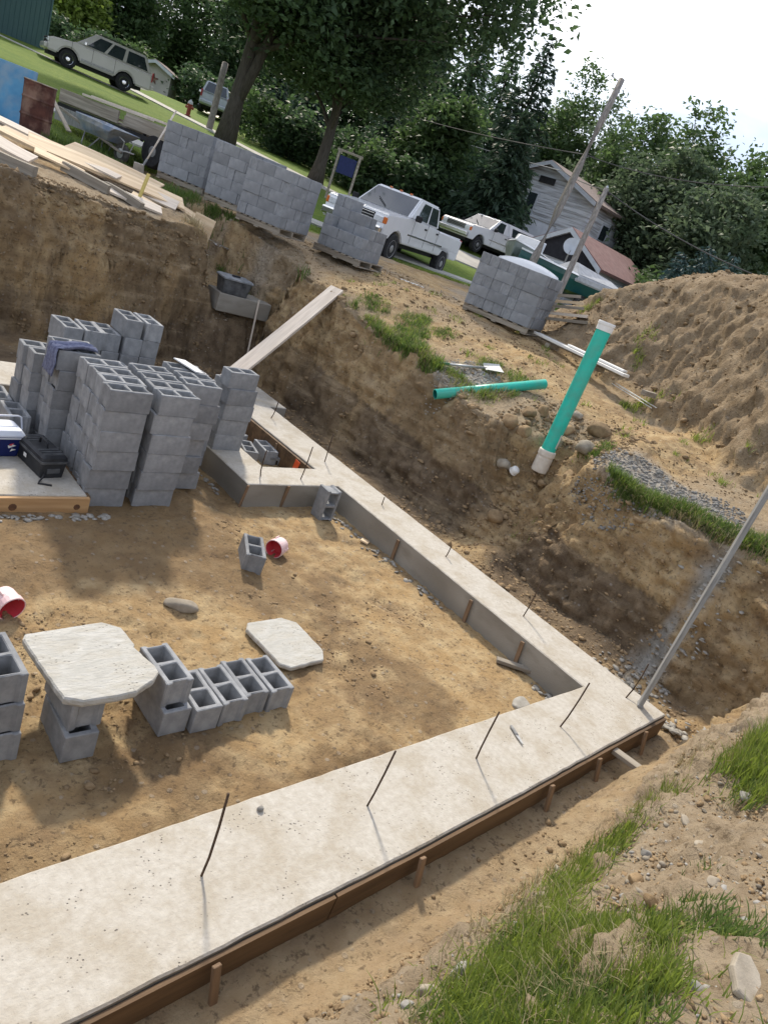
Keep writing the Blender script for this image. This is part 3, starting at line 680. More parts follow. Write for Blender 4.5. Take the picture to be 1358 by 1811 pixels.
bars = [(-4.69, .24, .53, .03), (-3.56, .26, .45, .02), (-2.48, .29, .44, -.02), (-1.4, .28, .45, .06), (-.24, .31, .37, .12), (-.24, 1.61, .45, .04),
        (-.28, 2.78, .15, .02), (-.26, 3.99, .11, 0), (-1.65, 4.67, .34, -.04), (-1.09, 4.63, .44, .02), (-.31, 5.18, .41, .0), (-.29, 6.6, .29, .04),
        (-.3, 7.4, .35, .05), (-5.9, .27, .45, 0), (-3.4, 7.2, .4, 0), (-1.2, 7.2, .4, .05)]
for x, y, h, bend in bars:
    k = Vector((R.uniform(-.04, .04), R.uniform(-.05, .05), 1))
    pts = [(x - bend * .2, y, -.05), (x, y, .0), (x + bend * .5 + k.x * h * .2, y + k.y * h * .2, h * .22), (x + bend * .75 + k.x * h * .6, y + k.y * h * .6, h * .6), (x + bend * .7 + k.x * h, y + k.y * h, h)]
    g = G().tube(pts, .0068, 6)
    put('rebar', g.mesh(smooth=True), M['rebar'], foot)
# hairline joints scratched across the near leg at the bars
# grey drip of set concrete along the foot of the inner sides
def lumps(name, pts, size, m, squash=.45, seed=1, ko=None, par=None, n=20):
    rr = random.Random(seed); vs, fs = [], []
    ico = bmesh.new(); bmesh.ops.create_icosphere(ico, subdivisions=1, radius=1); bv = [v.co.copy() for v in ico.verts]; bf = [tuple(v.index for v in f.verts) for f in ico.faces]; ico.free()
    for p in pts:
        s = size * rr.uniform(.4, 1.3); q = Euler((rr.uniform(0, .4), rr.uniform(0, .4), rr.uniform(0, 6))).to_matrix(); b0 = len(vs); st = (rr.uniform(.7, 1.5), rr.uniform(.7, 1.2), squash * rr.uniform(.6, 1.3))
        for v in bv:
            k = rr.uniform(.75, 1.2); w = q @ Vector((v.x * st[0] * k, v.y * st[1] * k, v.z * st[2] * k)); vs.append((p[0] + w.x * s, p[1] + w.y * s, p[2] + w.z * s))
        fs += [tuple(b0 + i for i in f) for f in bf]
    me = np_mesh(name, vs, tris=fs); return structure(put(name, me, m), 'stuff')
sp = []
for (a, b, n) in (((-2.03, 4.75), (-2.06, 6.2), 50), ((-.68, 4.35), (-.66, 2.2), 60), ((-.67, 1.0), (-.64, .7), 12), ((-1.3, .64), (-.8, .62), 14)):
    for i in range(n):
        t = R.random(); x = a[0] + (b[0] - a[0]) * t - abs(R.gauss(0, .06)); y = a[1] + (b[1] - a[1]) * t + R.gauss(0, .03); sp.append((x, y, gz(x, y) + .006))
for i in range(50):
    x = -4.6 + .95 * R.random(); y = 4.06 - abs(R.gauss(0, .05)); sp.append((x, y, gz(x, y) + .004))
lumps('concrete_drips', sp, .033, M['splat'], .3, 4)
# concrete spilled down the bank where the chute stood
sp = []
for i in range(260):
    t = R.random(); x = .10 + 1.45 * t + R.gauss(0, .10); y = .55 + .05 * t + R.gauss(0, .14 + .08 * (1 - t)); sp.append((x, y, gz(x, y) + .006))
for i in range(420):
    x = .12 + abs(R.gauss(0, .16)); y = .45 + R.gauss(0, .32); sp.append((x, y, gz(x, y) + .03 + .12 * max(0, .25 - x)))
lumps('spilled_concrete', sp, .034, M['splat'], .3, 8)
# the timber-formed pad that carries cooler and tool box
pad = thing('concrete_pad', 'low square concrete pad edged with a yellow knotty board, cooler standing on it', 'concrete pad', (-3.84, 4.15, 0))
put('concrete', G().box((-1.9, .62, -.13), (3.8, 1.2, .26), b=.008).mesh(), M['concrete'], pad)
put('form_board', G().box((-1.9, 0, -.135), (3.84, .04, .245), b=.004).mesh(), M['slabboard'], pad)
put('form_board', G().box((.018, .62, -.135), (.036, 1.2, .245), b=.004).mesh(), M['formwood'], pad)
for kx, kz, kr in ((-.09, -.10, .03), (-.63, -.10, .035), (-1.2, -.15, .025)):
    put('knot', G().lathe([(kr, 0), (kr * .9, .002)], 9).mesh(), M['knot'], pad, (kx, -.021, kz), (1.5708, .3, 0))
# ------------------------------------------------------------------ hollow concrete blocks
BL, BW, BH = .397, .196, .194
def block_mesh(name, ears=True, scale=1.0):
    a, b = BL / 2 * scale, BW / 2 * scale; h = BH * scale; t = .034 * scale; wx = .032 * scale
    xs = [-a, -a + t, -wx / 2, wx / 2, a - t, a]; ys = [-b, -b + t, b - t, b]
    if ears: ys = [-b, -b + t, -b + t + .018, b - t - .018, b - t, b]
    vs, fs, ids = [], [], {}
    nx, ny = len(xs), len(ys)
    r1, r2 = (1, ny - 2)
    for k in (0, 1):
        for i in range(nx):
            for j in range(ny):
                x, y = xs[i], ys[j]
                if ears and i in (0, nx - 1) and 2 <= j <= ny - 3: x -= math.copysign(.017 * scale, x)
                ids[i, j, k] = len(vs); vs.append((x, y, k * h))
    hole = lambda i, j: i in (1, 3) and r1 <= j < r2
    for i in range(nx - 1):
        for j in range(ny - 1):
            if hole(i, j): continue
            q = (ids[i, j, 1], ids[i + 1, j, 1], ids[i + 1, j + 1, 1], ids[i, j + 1, 1]); fs.append(q)
            fs.append(tuple(ids[p] for p in ((i, j, 0), (i, j + 1, 0), (i + 1, j + 1, 0), (i + 1, j, 0))))
    for i in range(nx - 1):
        fs.append((ids[i, 0, 0], ids[i + 1, 0, 0], ids[i + 1, 0, 1], ids[i, 0, 1])); fs.append((ids[i + 1, ny - 1, 0], ids[i, ny - 1, 0], ids[i, ny - 1, 1], ids[i + 1, ny - 1, 1]))
    for j in range(ny - 1):
        fs.append((ids[0, j + 1, 0], ids[0, j, 0], ids[0, j, 1], ids[0, j + 1, 1])); fs.append((ids[nx - 1, j, 0], ids[nx - 1, j + 1, 0], ids[nx - 1, j + 1, 1], ids[nx - 1, j, 1]))
    for i in (1, 3):
        for j in range(r1, r2):
            fs.append((ids[i, j, 0], ids[i, j + 1, 0], ids[i, j + 1, 1], ids[i, j, 1])); fs.append((ids[i + 1, j + 1, 0], ids[i + 1, j, 0], ids[i + 1, j, 1], ids[i + 1, j + 1, 1]))
        fs.append((ids[i + 1, r1, 0], ids[i, r1, 0], ids[i, r1, 1], ids[i + 1, r1, 1])); fs.append((ids[i, r2, 0], ids[i + 1, r2, 0], ids[i + 1, r2, 1], ids[i, r2, 1]))
    me = bpy.data.meshes.new(name); me.from_pydata(vs, [], fs)
    bm = bmesh.new(); bm.from_mesh(me); bmesh.ops.recalc_face_normals(bm, faces=bm.faces)
    es = [e for e in bm.edges if len(e.link_faces) == 2 and e.calc_face_angle(0) > 1.2 and not (abs(e.verts[0].co.z - e.verts[1].co.z) < 1e-4 and e.verts[0].co.z < .01)]
    bmesh.ops.bevel(bm, geom=es, offset=.0055, segments=1, affect='EDGES', clamp_overlap=True)
    # worn corners and arrises
    rr = random.Random(len(name) * 7 + 1)
    for v in bm.verts: v.co += Vector((rr.gauss(0, .0009), rr.gauss(0, .0009), rr.gauss(0, .0009)))
    bm.to_mesh(me); bm.free(); return me
BM = [block_mesh('block_stretcher', True), block_mesh('block_corner', False)]
BMF = [block_mesh('block_stretcher_pallet', True, 1.0), block_mesh('block_corner_pallet', False, 1.0)]
for m_ in BM: m_.materials.append(M['block'])
for m_ in BMF: m_.materials.append(M['block_far'])
NTH = ['first', 'second', 'third', 'fourth', 'fifth', 'sixth', 'seventh', 'eighth']
ORD = ['bottom', 'second', 'third', 'fourth', 'fifth', 'sixth', 'seventh', 'eighth']
def block(x, y, z, rz, label, group, kind=0, rot=None, far=False):
    o = put('concrete_block', (BMF if far else BM)[kind], None, None, (x, y, z), rot if rot else (0, 0, rz)); return tag(o, label, 'concrete block', group)
def column(x, y, n, rz, where, group, kinds=(0, 1), z0=None, jit=.018, drift=(0, 0)):
    """one free-standing column of blocks; every block is its own thing"""
    z = z0 if z0 is not None else gz(x, y) - .004
    for k in range(n):
        crs = 'top' if k == n - 1 else ORD[k]
        block(x + R.uniform(-jit, jit) + (R.uniform(-.035, .035) if R.random() < .22 else 0) + drift[0] * k, y + R.uniform(-jit, jit) + drift[1] * k, z + k * (BH + .003), rz + R.gauss(0, .028),
              'grey block, %s course of %s' % (crs, where), group, R.choice(kinds))
ZB = -.155
gp = 'loose concrete blocks stacked in the pit'
roman = ['front', 'second', 'third', 'rear']
for i, y in enumerate((4.335, 4.545, 4.76, 4.97)):
    column(-3.635 + (.012 * i if i else 0), y, 6, 0, 'the %s column in the stack beside the tool box' % roman[i], gp, (0, 0, 1), ZB, .010, (0, -.010))
for i, y in enumerate((4.33, 4.545, 4.765, 4.98)):
    column(-3.155 + .012 * i, y, 6, 0, 'the %s column in the middle row of the big stack' % roman[i], gp, (0, 1), ZB, .014, (0, -.008))
for i, (x, y, n) in enumerate(((-2.70, 4.72, 6), (-2.69, 4.94, 6), (-2.68, 5.16, 6), (-2.50, 5.42, 5))):
    column(x, y, n, 0, 'the %s column in the right row of the big stack' % roman[i], gp, (0, 1), ZB, .018, (.004, -.004))
column(-3.74, 5.20, 6, 0, 'the column under the hanging rag', gp, (0,), ZB, .01, (-.004, 0))
column(-3.72, 5.41, 6, 0, 'the column just behind the rag', gp, (0, 1), ZB, .012, (-.004, 0))
column(-3.83, 5.62, 5, 0, 'the smooth-ended column behind the tool box', gp, (1,), ZB, .006)
column(-3.85, 5.83, 5, 0, 'the left rear corner column of the big stack', gp, (1,), ZB, .006)
column(-4.12, 5.52, 2, 1.57, 'the low pair behind the black tool box', gp, (0,), ZB)
column(-4.14, 5.95, 2, 1.57, 'the low pair nearest the far footing', gp, (0,), ZB)
for i, x in enumerate((-3.545, -3.335, -3.125)):
    column(x, 6.12, 6, 1.57, 'the %s of three columns at the back of the stack' % ['left', 'middle', 'right'][i], gp, (1, 0), ZB, .008)
column(-2.90, 6.10, 7, 1.57, 'the tall left column at the back of the stack', gp, (1,), ZB, .010)
column(-2.69, 6.10, 7, 1.57, 'the tall right column at the back of the stack', gp, (1, 0), ZB, .012)
column(-2.30, 5.85, 4, .4, 'the short crooked column right of the big stack', gp, (0, 1), ZB, .02)
column(-3.2, 5.45, 5, 1.57, 'the column in the heart of the big stack', gp, (0,), ZB)
column(-2.9, 5.5, 5, 1.57, 'the column by the right row of the big stack', gp, (0,), ZB)
gf = 'concrete blocks stacked on the footing'
column(-1.725, 5.47, 5, .02, 'the front stack standing on the footing', gf, (0, 1, 1), .001, .012, (0, -.006))
column(-1.66, 5.74, 4, .0, 'the stack right behind the front one on the footing', gf, (0,), .001, .012)
column(-2.30, 5.30, 4, .1, 'the column leaning between big stack and footing', gp, (0, 1), ZB, .014)
gh = 'blocks dropped in the footing pocket'
zz = gz(-.85, 5.7)
block(-.81, 5.83, zz + .0, 1.45, 'grey hollow block with open cores up, lying inside the footing pocket', gh)
block(-1.13, 5.78, zz + .0, 1.3, 'grey block left of the open-cored one inside the footing pocket', gh, 1)
block(-.70, 5.60, zz + .02, 0, 'grey block tipped on its end against the pocket form board', gh, 0, (1.45, .1, 2.7))
block(-1.14, 6.15, zz, .4, 'grey block farthest back in the footing pocket', gh, 1)
# block stood on end against the footing
block(-.955, 4.30, gz(-.95, 4.3) + BL / 2 + .005, 0, 'grey block stood on end against the footing face, cores showing', None, 0, Matrix(((0, 1, 0), (0, 0, 1), (1, 0, 0))).to_euler() if False else (rad(90), rad(90), rad(-4)))
block(-2.56, 3.27, gz(-2.56, 3.27) - .006, 1.08, 'single grey block standing alone on the mud beside a pink cup-shaped cap', None, 0, (.05, -.04, 1.12))
gn = 'blocks set out on the pit floor in the foreground'
zf = lambda x, y: gz(x, y) - .008
y0 = 1.60
block(-4.215, 1.635, -.292, 1.5708, 'grey block under another at the left end of the short row', gn, 1)
block(-4.225, 1.69, -.292 + BH + .001, 1.5708 + .03, 'grey block raised on another at the left end of the short row', gn, 0)
for i, (x, y, k, s) in enumerate(((-4.00, 1.595, 1, 'first low block right of the raised one, smooth end showing'), (-3.795, 1.60, 0, 'second low block from the raised one in the short row'),
                                  (-3.60, 1.63, 0, 'third low block from the raised one in the short row'), (-3.39, 1.615, 0, 'last block of the short row, nearest the flat round-cornered slab'))):
    block(x, y, -.292, 1.5708 + R.gauss(0, .02), 'grey hollow concrete ' + (s if s.startswith('block') else s.replace('low block', 'low block', 1)), gn, k)
block(-4.83, 1.61, -.292, 1.5708 - .03, 'grey block at the bottom of the slab-topped stand', gn, 1)
block(-4.815, 1.66, -.292 + BH + .001, 1.5708 + .02, 'grey grooved block directly under the broken round-cornered slab', gn, 0)
for k in range(3):
    block(-5.235 - .008 * k, 1.72 + .02 * k, -.292 + k * (BH + .001), 1.5708 + .02 * k, 'grey block, %s of the three-high pile left of the slab-topped stand' % ('bottom', 'middle', 'top')[k], gn, 0)
    block(-5.445 - .008 * k, 1.74, -.292 + k * (BH + .001), 1.5708, 'grey block, %s of the pile at the picture edge behind the slab-topped stand' % ('bottom', 'middle', 'top')[k], gn, 0)

# ---- pallets of blocks on the bank
def pallet(name, label, n, rz, origin, L, Wd, lb):
    pal = thing('wooden_pallet', label, 'pallet', origin, rz, 'pallets under the block stacks')
    for i in range(3):
        put('runner', G().box((0, (i - 1) * (Wd / 2 - .05), .055), (L, .05, .09), b=.004).mesh(), M['oldwood'], pal)
    for i in range(7):
        put('deck_board', G().box((-L / 2 + .06 + i * (L - .12) / 6, 0, .111), (.10, Wd, .02), b=.003).mesh(), M['oldwood'], pal)
    for i in range(3):
        put('bottom_board', G().box((-L / 2 + .06 + i * (L - .12) / 2, 0, -.001), (.10, Wd, .02), b=.003).mesh(), M['oldwood'], pal)
    return pal
def cube(origin, rz, nl, nw, courses, where, pat, face_pat=None, labelp=None, skip=lambda c, k: False, s=1.0):
    """cube of blocks, visible shell only: local x along the front face, local y going back"""
    o = Vector(origin); Rz = Matrix.Rotation(rz, 4, 'Z'); L = nl * BL * s; Wd = nw * BW * s
    pallet('p', labelp, 0, rz, tuple(o + Rz @ Vector((L / 2, Wd / 2, 0))), L, Wd, None)
    g = 'blocks on ' + where
    def b(x, y, c, r, kind, lab):
        p = o + Rz @ Vector((x, y, .125 + c * BH * s))
        q = block(p.x, p.y, p.z, rz + r, lab, g, kind, far=True); q.scale = (s * .986, s * .986, s * .988); return q
    for c in range(courses):
        cn = 'top' if c == courses - 1 else ORD[c]
        pt = pat[c % len(pat)]; x = 0.0; k = 0
        for ch in pt:                                          # S side of a block to the front, E end (grooved), F end (smooth)
            wdt = BL * s if ch == 'S' else BW * s
            if not skip(c, k):
                j = R.uniform(-.012, .006)
                b(x + wdt / 2, (BW * s / 2 if ch == 'S' else BL * s / 2) + j, c, 0 if ch == 'S' else 1.5708, 0 if ch == 'E' else 1,
                  'grey block, %s from left, %s course, front of %s' % (NTH[k], cn, where))
            x += wdt; k += 1
        front = pt[-1]; y = BW * s if front == 'S' else BL * s; rt = (face_pat or ['E'])[c % len(face_pat or [1])]; k = 0
        for ch in rt:                                          # right-hand side of the cube, front to back
            wdt = BL * s if ch == 'S' else BW * s
            if y + wdt > Wd + .06: break
            if not skip(c, 100 + k):
                b(L - (BW * s / 2 if ch == 'S' else BL * s / 2) + R.uniform(-.004, .005), y + wdt / 2, c, 1.5708 if ch == 'S' else 0, 0 if ch == 'E' else 1,
                  'grey block, %s behind corner, %s course, right of %s' % (NTH[k], cn, where))
            y += wdt; k += 1
    return L, Wd
def sighted(pl, dl, pr, dr):
    """front lower edge of a block cube between its two sighted corners"""
    a, b = spot(*pl, dl), spot(*pr, dr)
    return a, b, math.atan2(b[1] - a[1], b[0] - a[0])
fp = ['SS', 'EEEE', 'SS', 'ESE', 'SS']
def set_cube(pl, dl, pr, dr, z, *a, **k):
    p, q, h = sighted(pl, dl, pr, dr); cube((p[0], p[1], z), h, *a, **k); return p, h
fp = ['SS', 'EEEE', 'SS', 'ESE', 'SS']
set_cube((277, 304), 14.8, (363, 338), 14.42, 2.26, 3, 5, 5, 'the leftmost pallet', ['SSS', 'ESSE', 'SSS', 'SESE', 'SSS'], fp,
         'weathered pallet under the farthest left block cube, beside the trailer wheel')
set_cube((362, 336), 14.05, (431, 370), 13.74, 2.235, 2.5, 5, 5, 'the middle of three pallets', ['SSE', 'ESS', 'SES', 'SSE', 'ESS'], fp,
         'weathered pallet under the middle one of the three block cubes in a row')
set_cube((415, 384), 13.5, (493, 413), 13.18, 2.17, 2.5, 5, 5, 'the third pallet in the row', ['ESS', 'SSE', 'SES', 'SSE', 'ESS'], fp,
         'weathered pallet under the third block cube, its pale right side showing')
# the half used, stepped cube: front row two courses high, rows behind it higher
p, q, h = sighted((557, 440), 14.2, (640, 466), 13.75)
pallet('p', 'weathered pallet under the half used, stepped block cube in front of the white pickup', 0, h, tuple(Vector((p[0], p[1], 2.12)) + Matrix.Rotation(h, 4, 'Z') @ Vector((.52, .42, 0))), 1.12, .95, None)
for c_, row, x0_, pat in ((0, 0, 0, 'ESS'), (1, 0, 0, 'SSE'), (2, 0, 0, 'E'), (0, 1, 0, 'SSE'), (1, 1, 0, 'ESS'), (2, 1, 0, 'ESS'), (3, 1, 0, 'SS'), (4, 1, 0, 'EF'), (0, 2, 0, 'SSE'), (1, 2, 0, 'ESS'), (2, 2, 0, 'SSE'), (3, 2, 0, 'SS'), (0, 3, 0, 'ESS'), (1, 3, 0, 'SSE'), (2, 3, 0, 'ESS'), (3, 3, 0, 'S')):
    x = x0_
    for k, ch in enumerate(pat):
        wd_ = BL if ch == 'S' else BW; off = (0, -.004, .006, 0)[row]
        pp = Vector((p[0], p[1], 2.12)) + Matrix.Rotation(h, 4, 'Z') @ Vector((x + wd_ / 2, (BW * (row + .5) if ch == 'S' else BW * row + BL / 2 - (BW if row == 3 else 0)) + off, .125 + c_ * BH))
        if not (ch != 'S' and row in (1, 2) and c_ < 3 and k == 0 and row == 2):
            o = block(pp.x, pp.y, pp.z, h + (0 if ch == 'S' else 1.5708), 'grey block, %s from left, %s course, %s row of the stepped pallet' % (NTH[k], ORD[c_], ('front', 'second', 'third', 'rear')[row]), 'blocks on the stepped pallet', 0 if ch == 'E' else 1, far=True)
            o.scale = (.982, .982 if ch == 'S' else .97, .984)
        x += wd_
set_cube((817, 541), 14.0, (944, 591), 13.45, 2.10, 3.5, 5, 5, 'the wide right-hand pallet', ['EEFFES', 'SSES', 'EEFEES', 'SSES', 'EEEEES'], fp,
         'weathered pallet under the wide block cube standing beside the dirt heap')
# ------------------------------------------------------------------ things in the pit
def slab(name, pts, z, th, label, m, tilt=(0, 0, 0), chip=True, seed=1):
    cx = sum(p[0] for p in pts) / len(pts); cy = sum(p[1] for p in pts) / len(pts); rr = random.Random(seed); pp = []
    for a, b in zip(pts, pts[1:] + pts[:1]):
        n = max(1, int(math.dist(a, b) / .035))
        for i in range(n):
            j = .0016 if chip else .001; pp.append((a[0] + (b[0] - a[0]) * i / n - cx + rr.gauss(0, j), a[1] + (b[1] - a[1]) * i / n - cy + rr.gauss(0, j)))
    def ins(d): return [(x * (1 - d), y * (1 - d)) for x, y in pp]
    r = [[(x, y, 0) for x, y in ins(.02)], [(x + rr.gauss(0, .002), y + rr.gauss(0, .002), th * .35) for x, y in pp], [(x, y, th * .82) for x, y in pp], [(x, y, th) for x, y in ins(.022)]]
    o = put(name, G().rings(r).mesh(name), m, None, (cx, cy, z), tilt); return tag(o, label, 'concrete slab')
slab('broken_slab', [(-5.02, 2.05), (-4.99, 2.10), (-4.50, 2.145), (-4.40, 2.06), (-4.385, 1.86), (-4.40, 1.84), (-4.375, 1.70), (-4.35, 1.62), (-4.355, 1.56), (-4.40, 1.51), (-4.56, 1.42), (-4.72, 1.415), (-4.88, 1.42), (-4.97, 1.47), (-5.0, 1.75)],
     .097, .052, 'off-white round-cornered concrete slab with a broken corner lying on two stacked blocks', M['paver'], (rad(-1.2), rad(.8), 0), seed=3)
slab('flat_slab', [(-3.15, 2.30), (-3.09, 2.385), (-2.72, 2.41), (-2.61, 2.32), (-2.61, 1.90), (-2.69, 1.79), (-3.05, 1.755), (-3.12, 1.82)],
     gz(-2.88, 2.05) + .012, .04, 'off-white round-cornered concrete slab lying flat on the mud past the short block row', M['paver'], (rad(-1), rad(2.2), 0), seed=9)
# pink and red caps cut from plastic
def cap(loc, rot, label, k):
    t = thing('plastic_cup', label, 'plastic cap', loc, 0, 'pink plastic caps lying on the pit floor', rot)
    g = G().lathe([(.085, 0), (.090, .02), (.093, .1), (.099, .105), (.099, .155), (.092, .16)], 22, cap=False)
    g.lathe([(.088, .158), (.088, .1), (.083, .03), (.0, .028)], 22, cap=False)
    b = put('shell', G().lathe([(.02, -.004), (.083, -.002), (.090, .02), (.093, .10), (.0995, .108), (.0995, .158), (.093, .162), (.0905, .158)], 24, cap=False).mesh(smooth=False), M['pink'], t)
    put('lining', G().lathe([(.0905, .157), (.088, .11), (.084, .03), (.02, .026), (.001, .026)], 24, cap=False).mesh(), M['red'], t)
    for a in (0, 2.1, 4.2):
        put('rib', G().box((.092 * math.cos(a), .092 * math.sin(a), .05), (.012, .03, .08), b=.004).mesh(), M['pink'], t)
    return t
cap((-2.02, 3.52, gz(-2.02, 3.52) + .085), (rad(90), 0, rad(-62)), 'small pink plastic cap lying on its side beside the single block', 1)
cap((-4.86, 2.95, gz(-4.86, 2.95) + .09), (rad(96), 0, rad(12)), 'pink plastic cap with a red inside at the left edge of the pit floor', 2)
# cooler
cl = thing('cooler', 'small navy blue picnic cooler with white lid and raised bail handle on the pad', 'cooler', (-4.42, 5.02, .002), rad(6))
g = G(); 
def rrect(hx, hy, r, z, n=4):
    o = []
    for cx, cy, a0 in ((hx - r, hy - r, 0), (-hx + r, hy - r, 90), (-hx + r, -hy + r, 180), (hx - r, -hy + r, 270)):
        for i in range(n + 1):
            a = rad(a0 + 90 * i / n); o.append((cx + r * math.cos(a), cy + r * math.sin(a), z))
    return o
put('body', G().rings([rrect(.185, .115, .03, 0), rrect(.19, .12, .03, .01), rrect(.212, .142, .035, .185)]).mesh(smooth=False), M['navy'], cl)
lid = put('lid', G().rings([rrect(.22, .15, .035, .187), rrect(.224, .154, .035, .20), rrect(.222, .152, .035, .225), rrect(.195, .125, .04, .262), rrect(.18, .11, .04, .268)]).mesh(), M['cooler_white'], cl)
put('seam', G().rings([rrect(.2255, .1555, .035, .206), rrect(.2255, .1555, .035, .210)]).mesh(), M['navy'], lid)
put('handle', G().tube([(.226, 0, .16), (.236, 0, .24), (.228, .03, .335), (.2, .035, .345), (-.2, .035, .345), (-.228, .03, .335), (-.236, 0, .24), (-.226, 0, .16)], .009, 8).mesh(smooth=True), M['cooler_white'], cl)
em = G()
for a, b, c in (((.0, .05), (.045, .032), (.005, .02)), ((-.03, .035), (.03, .025), (-.02, .005)), ((.01, .0), (.05, -.01), (.0, -.03))):
    em.prism([a, b, c], 0, .002, 'z')
Mx = TR((.1, -.1375, .09), (rad(97), 0, 0))
put('emblem', G().add(em.v, em.f, Mx).mesh(), M['white_plastic'], cl)
em2 = G().prism([(-.02, .045), (.02, .058), (.0, .03)], 0, .0025, 'z'); put('emblem_star', G().add(em2.v, em2.f, Mx).mesh(), M['red'], cl)
# tool box
tb = thing('tool_box', 'black plastic tool box with ribbed lid and a strap hanging onto the pad', 'tool box', (-4.085, 4.73, .002), rad(98))
put('tray', G().rings([rrect(.235, .105, .02, 0), rrect(.25, .118, .02, .15)]).mesh(), M['black'], tb)
put('rim', G().rings([rrect(.262, .13, .022, .15), rrect(.262, .13, .022, .172)]).mesh(), M['grey_plastic'], tb)
ld = put('lid', G().rings([rrect(.256, .125, .022, .172), rrect(.25, .12, .03, .20), rrect(.228, .098, .03, .222)]).mesh(), M['black'], tb)
for i in range(9):
    if abs(i - 4) > 1: put('lid_rib', G().box((-.2 + i * .05, 0, .2235), (.018, .19, .008), b=.003).mesh(), M['grey_plastic'], ld)
put('handle', G().tube([(-.075, 0, .218), (-.07, 0, .262), (-.05, 0, .275), (.05, 0, .275), (.07, 0, .262), (.075, 0, .218)], .012, 8).mesh(smooth=True), M['black'], tb)
for x in (-.14, .14): put('latch', G().box((x, -.132, .145), (.05, .012, .06), b=.004).mesh(), M['grey_plastic'], tb)
put('label_patch', G().box((.05, .1285, .10), (.05, .003, .035), M=None).mesh(), M['white_plastic'], tb)
put('end_recess', G().box((-.2475, 0, .075), (.012, .12, .05), b=.004).mesh(), M['grey_plastic'], tb)
put('strap', G().tube([(-.25, .08, .06), (-.27, .10, .03), (-.30, .14, .008), (-.34, .17, .007), (-.36, .12, .006), (-.39, .07, .006)], .009, 6).mesh(smooth=True), M['strap'], tb)
# rag
def cloth(name, fn, nu, nv, m, th=.006):
    vs = [fn(i / nu, j / nv) for j in range(nv + 1) for i in range(nu + 1)]; w = nu + 1
    fs = [(j * w + i, j * w + i + 1, (j + 1) * w + i + 1, (j + 1) * w + i) for j in range(nv) for i in range(nu)]
    me = bpy.data.meshes.new(name); me.from_pydata(vs, [], fs)
    bm = bmesh.new(); bm.from_mesh(me); bmesh.ops.solidify(bm, geom=bm.faces, thickness=th); bmesh.ops.recalc_face_normals(bm, faces=bm.faces); bm.to_mesh(me); bm.free()
    shade(me); o = put(name, me, m); return o
ZT = ZB + 6 * (BH + .002)
def ragf(u, v):
    # u across the folds, v from the top of the stack down over its left end
    s = v * .62; fold = .022 * math.sin(u * 17 + 1.3 * math.sin(v * 5)) + .012 * math.sin(u * 41)
    wdt = .15 + .10 * v
    y = 5.20 + (u - .5) * wdt + .02 * math.sin(v * 7)
    if s < .34: x, z = -3.60 - s, ZT + .022 + abs(fold) + .01 * math.sin(v * 9)
    else:
        t = s - .34; a = min(t / .06, 1) * 1.45; x = -3.94 - .03 * math.sin(a) - abs(fold) * .8 - .02; z = ZT + .03 - .04 * (1 - math.cos(a)) - max(0, t - .03) * 1.0
    return (x, y, z)
tag(cloth('rag', ragf, 40, 26, M['rag']), 'wrinkled blue-grey rag draped over the end of the block stack', 'rag')
# boards, stones and scraps on the pit floor
def board(name, a, b, w, th, m, label=None, cat='board', group=None, roll=0.0, par=None, bev=.003, warp=0.0, split=0):
    a, b = Vector(a), Vector(b); Lb = (b - a).length; g = G(); n = 6 if warp else 1; rr = []
    for i in range(n + 1):
        x = -Lb / 2 + Lb * i / n; zz = warp * math.sin(math.pi * i / n); k = (0 if 0 < i < n else .002)
        rr.append([(x, -w / 2 + k, -th / 2 + zz + k), (x, w / 2 - k, -th / 2 + zz + k), (x, w / 2 - k, th / 2 + zz - k), (x, -w / 2 + k, th / 2 + zz - k)])
    g.rings(rr); o = put(name, g.mesh(name, bevel=bev if not warp else 0), m, par); o.matrix_world = between(a, b) @ Matrix.Rotation(roll, 4, 'X')
    if label: tag(o, label, cat, group)
    return o
z1 = gz(-.72, 1.25)
board('board_offcut', (-.80, 1.37, z1 + .03), (-.52, 1.06, z1 + .05), .075, .04, M['oldwood'], 'short weathered timber offcut lying on mud against the inner footing face', 'timber offcut')
z1 = gz(-1.0, -.3)
board('board_offcut', (-1.02, -.06, -.06), (-.985, -.52, z1 + .03), .085, .042, M['oldwood'], 'weathered timber offcut resting against the form board in the near trench', 'timber offcut')
o = put('wood_scrap', G().box((0, 0, 0), (.12, .10, .02), b=.003).mesh(), M['newwood'], None, (-.72, 3.62, gz(-.72, 3.62) + .02), (.1, .15, .6)); tag(o, 'small square of fresh yellow wood at the foot of the long footing', 'wood scrap')
def rock(name, loc, size, rz, m, label, cat='stone', group=None, seed=0, tilt=(0, 0), sub=3, rough=.22):
    bm = bmesh.new(); bmesh.ops.create_icosphere(bm, subdivisions=sub, radius=.5)
    pts = np.array([v.co[:] for v in bm.verts]); f = fbm(pts[:, 0] + seed * 3.1, pts[:, 1] + seed, pts[:, 2] - seed, 1.9, 3) * rough + fbm(pts[:, 0] + seed, pts[:, 1], pts[:, 2] + seed, 6, 3) * rough * .22
    cr = random.Random(seed); planes = [(Vector((cr.gauss(0, 1), cr.gauss(0, 1), cr.gauss(0, 1))).normalized(), cr.uniform(.30, .42)) for _ in range(5)]
    for v, k in zip(bm.verts, f):
        p = v.co * (1 + k)
        for n, d in planes:
            e = p.dot(n) - d
            if e > 0: p -= n * e * .85
        v.co = Vector((p.x * size[0], p.y * size[1], p.z * size[2]))
    me = bpy.data.meshes.new(name); bm.to_mesh(me); bm.free(); shade(me)
    o = put(name, me, m, None, loc, (tilt[0], tilt[1], rz)); return tag(o, label, cat, group)
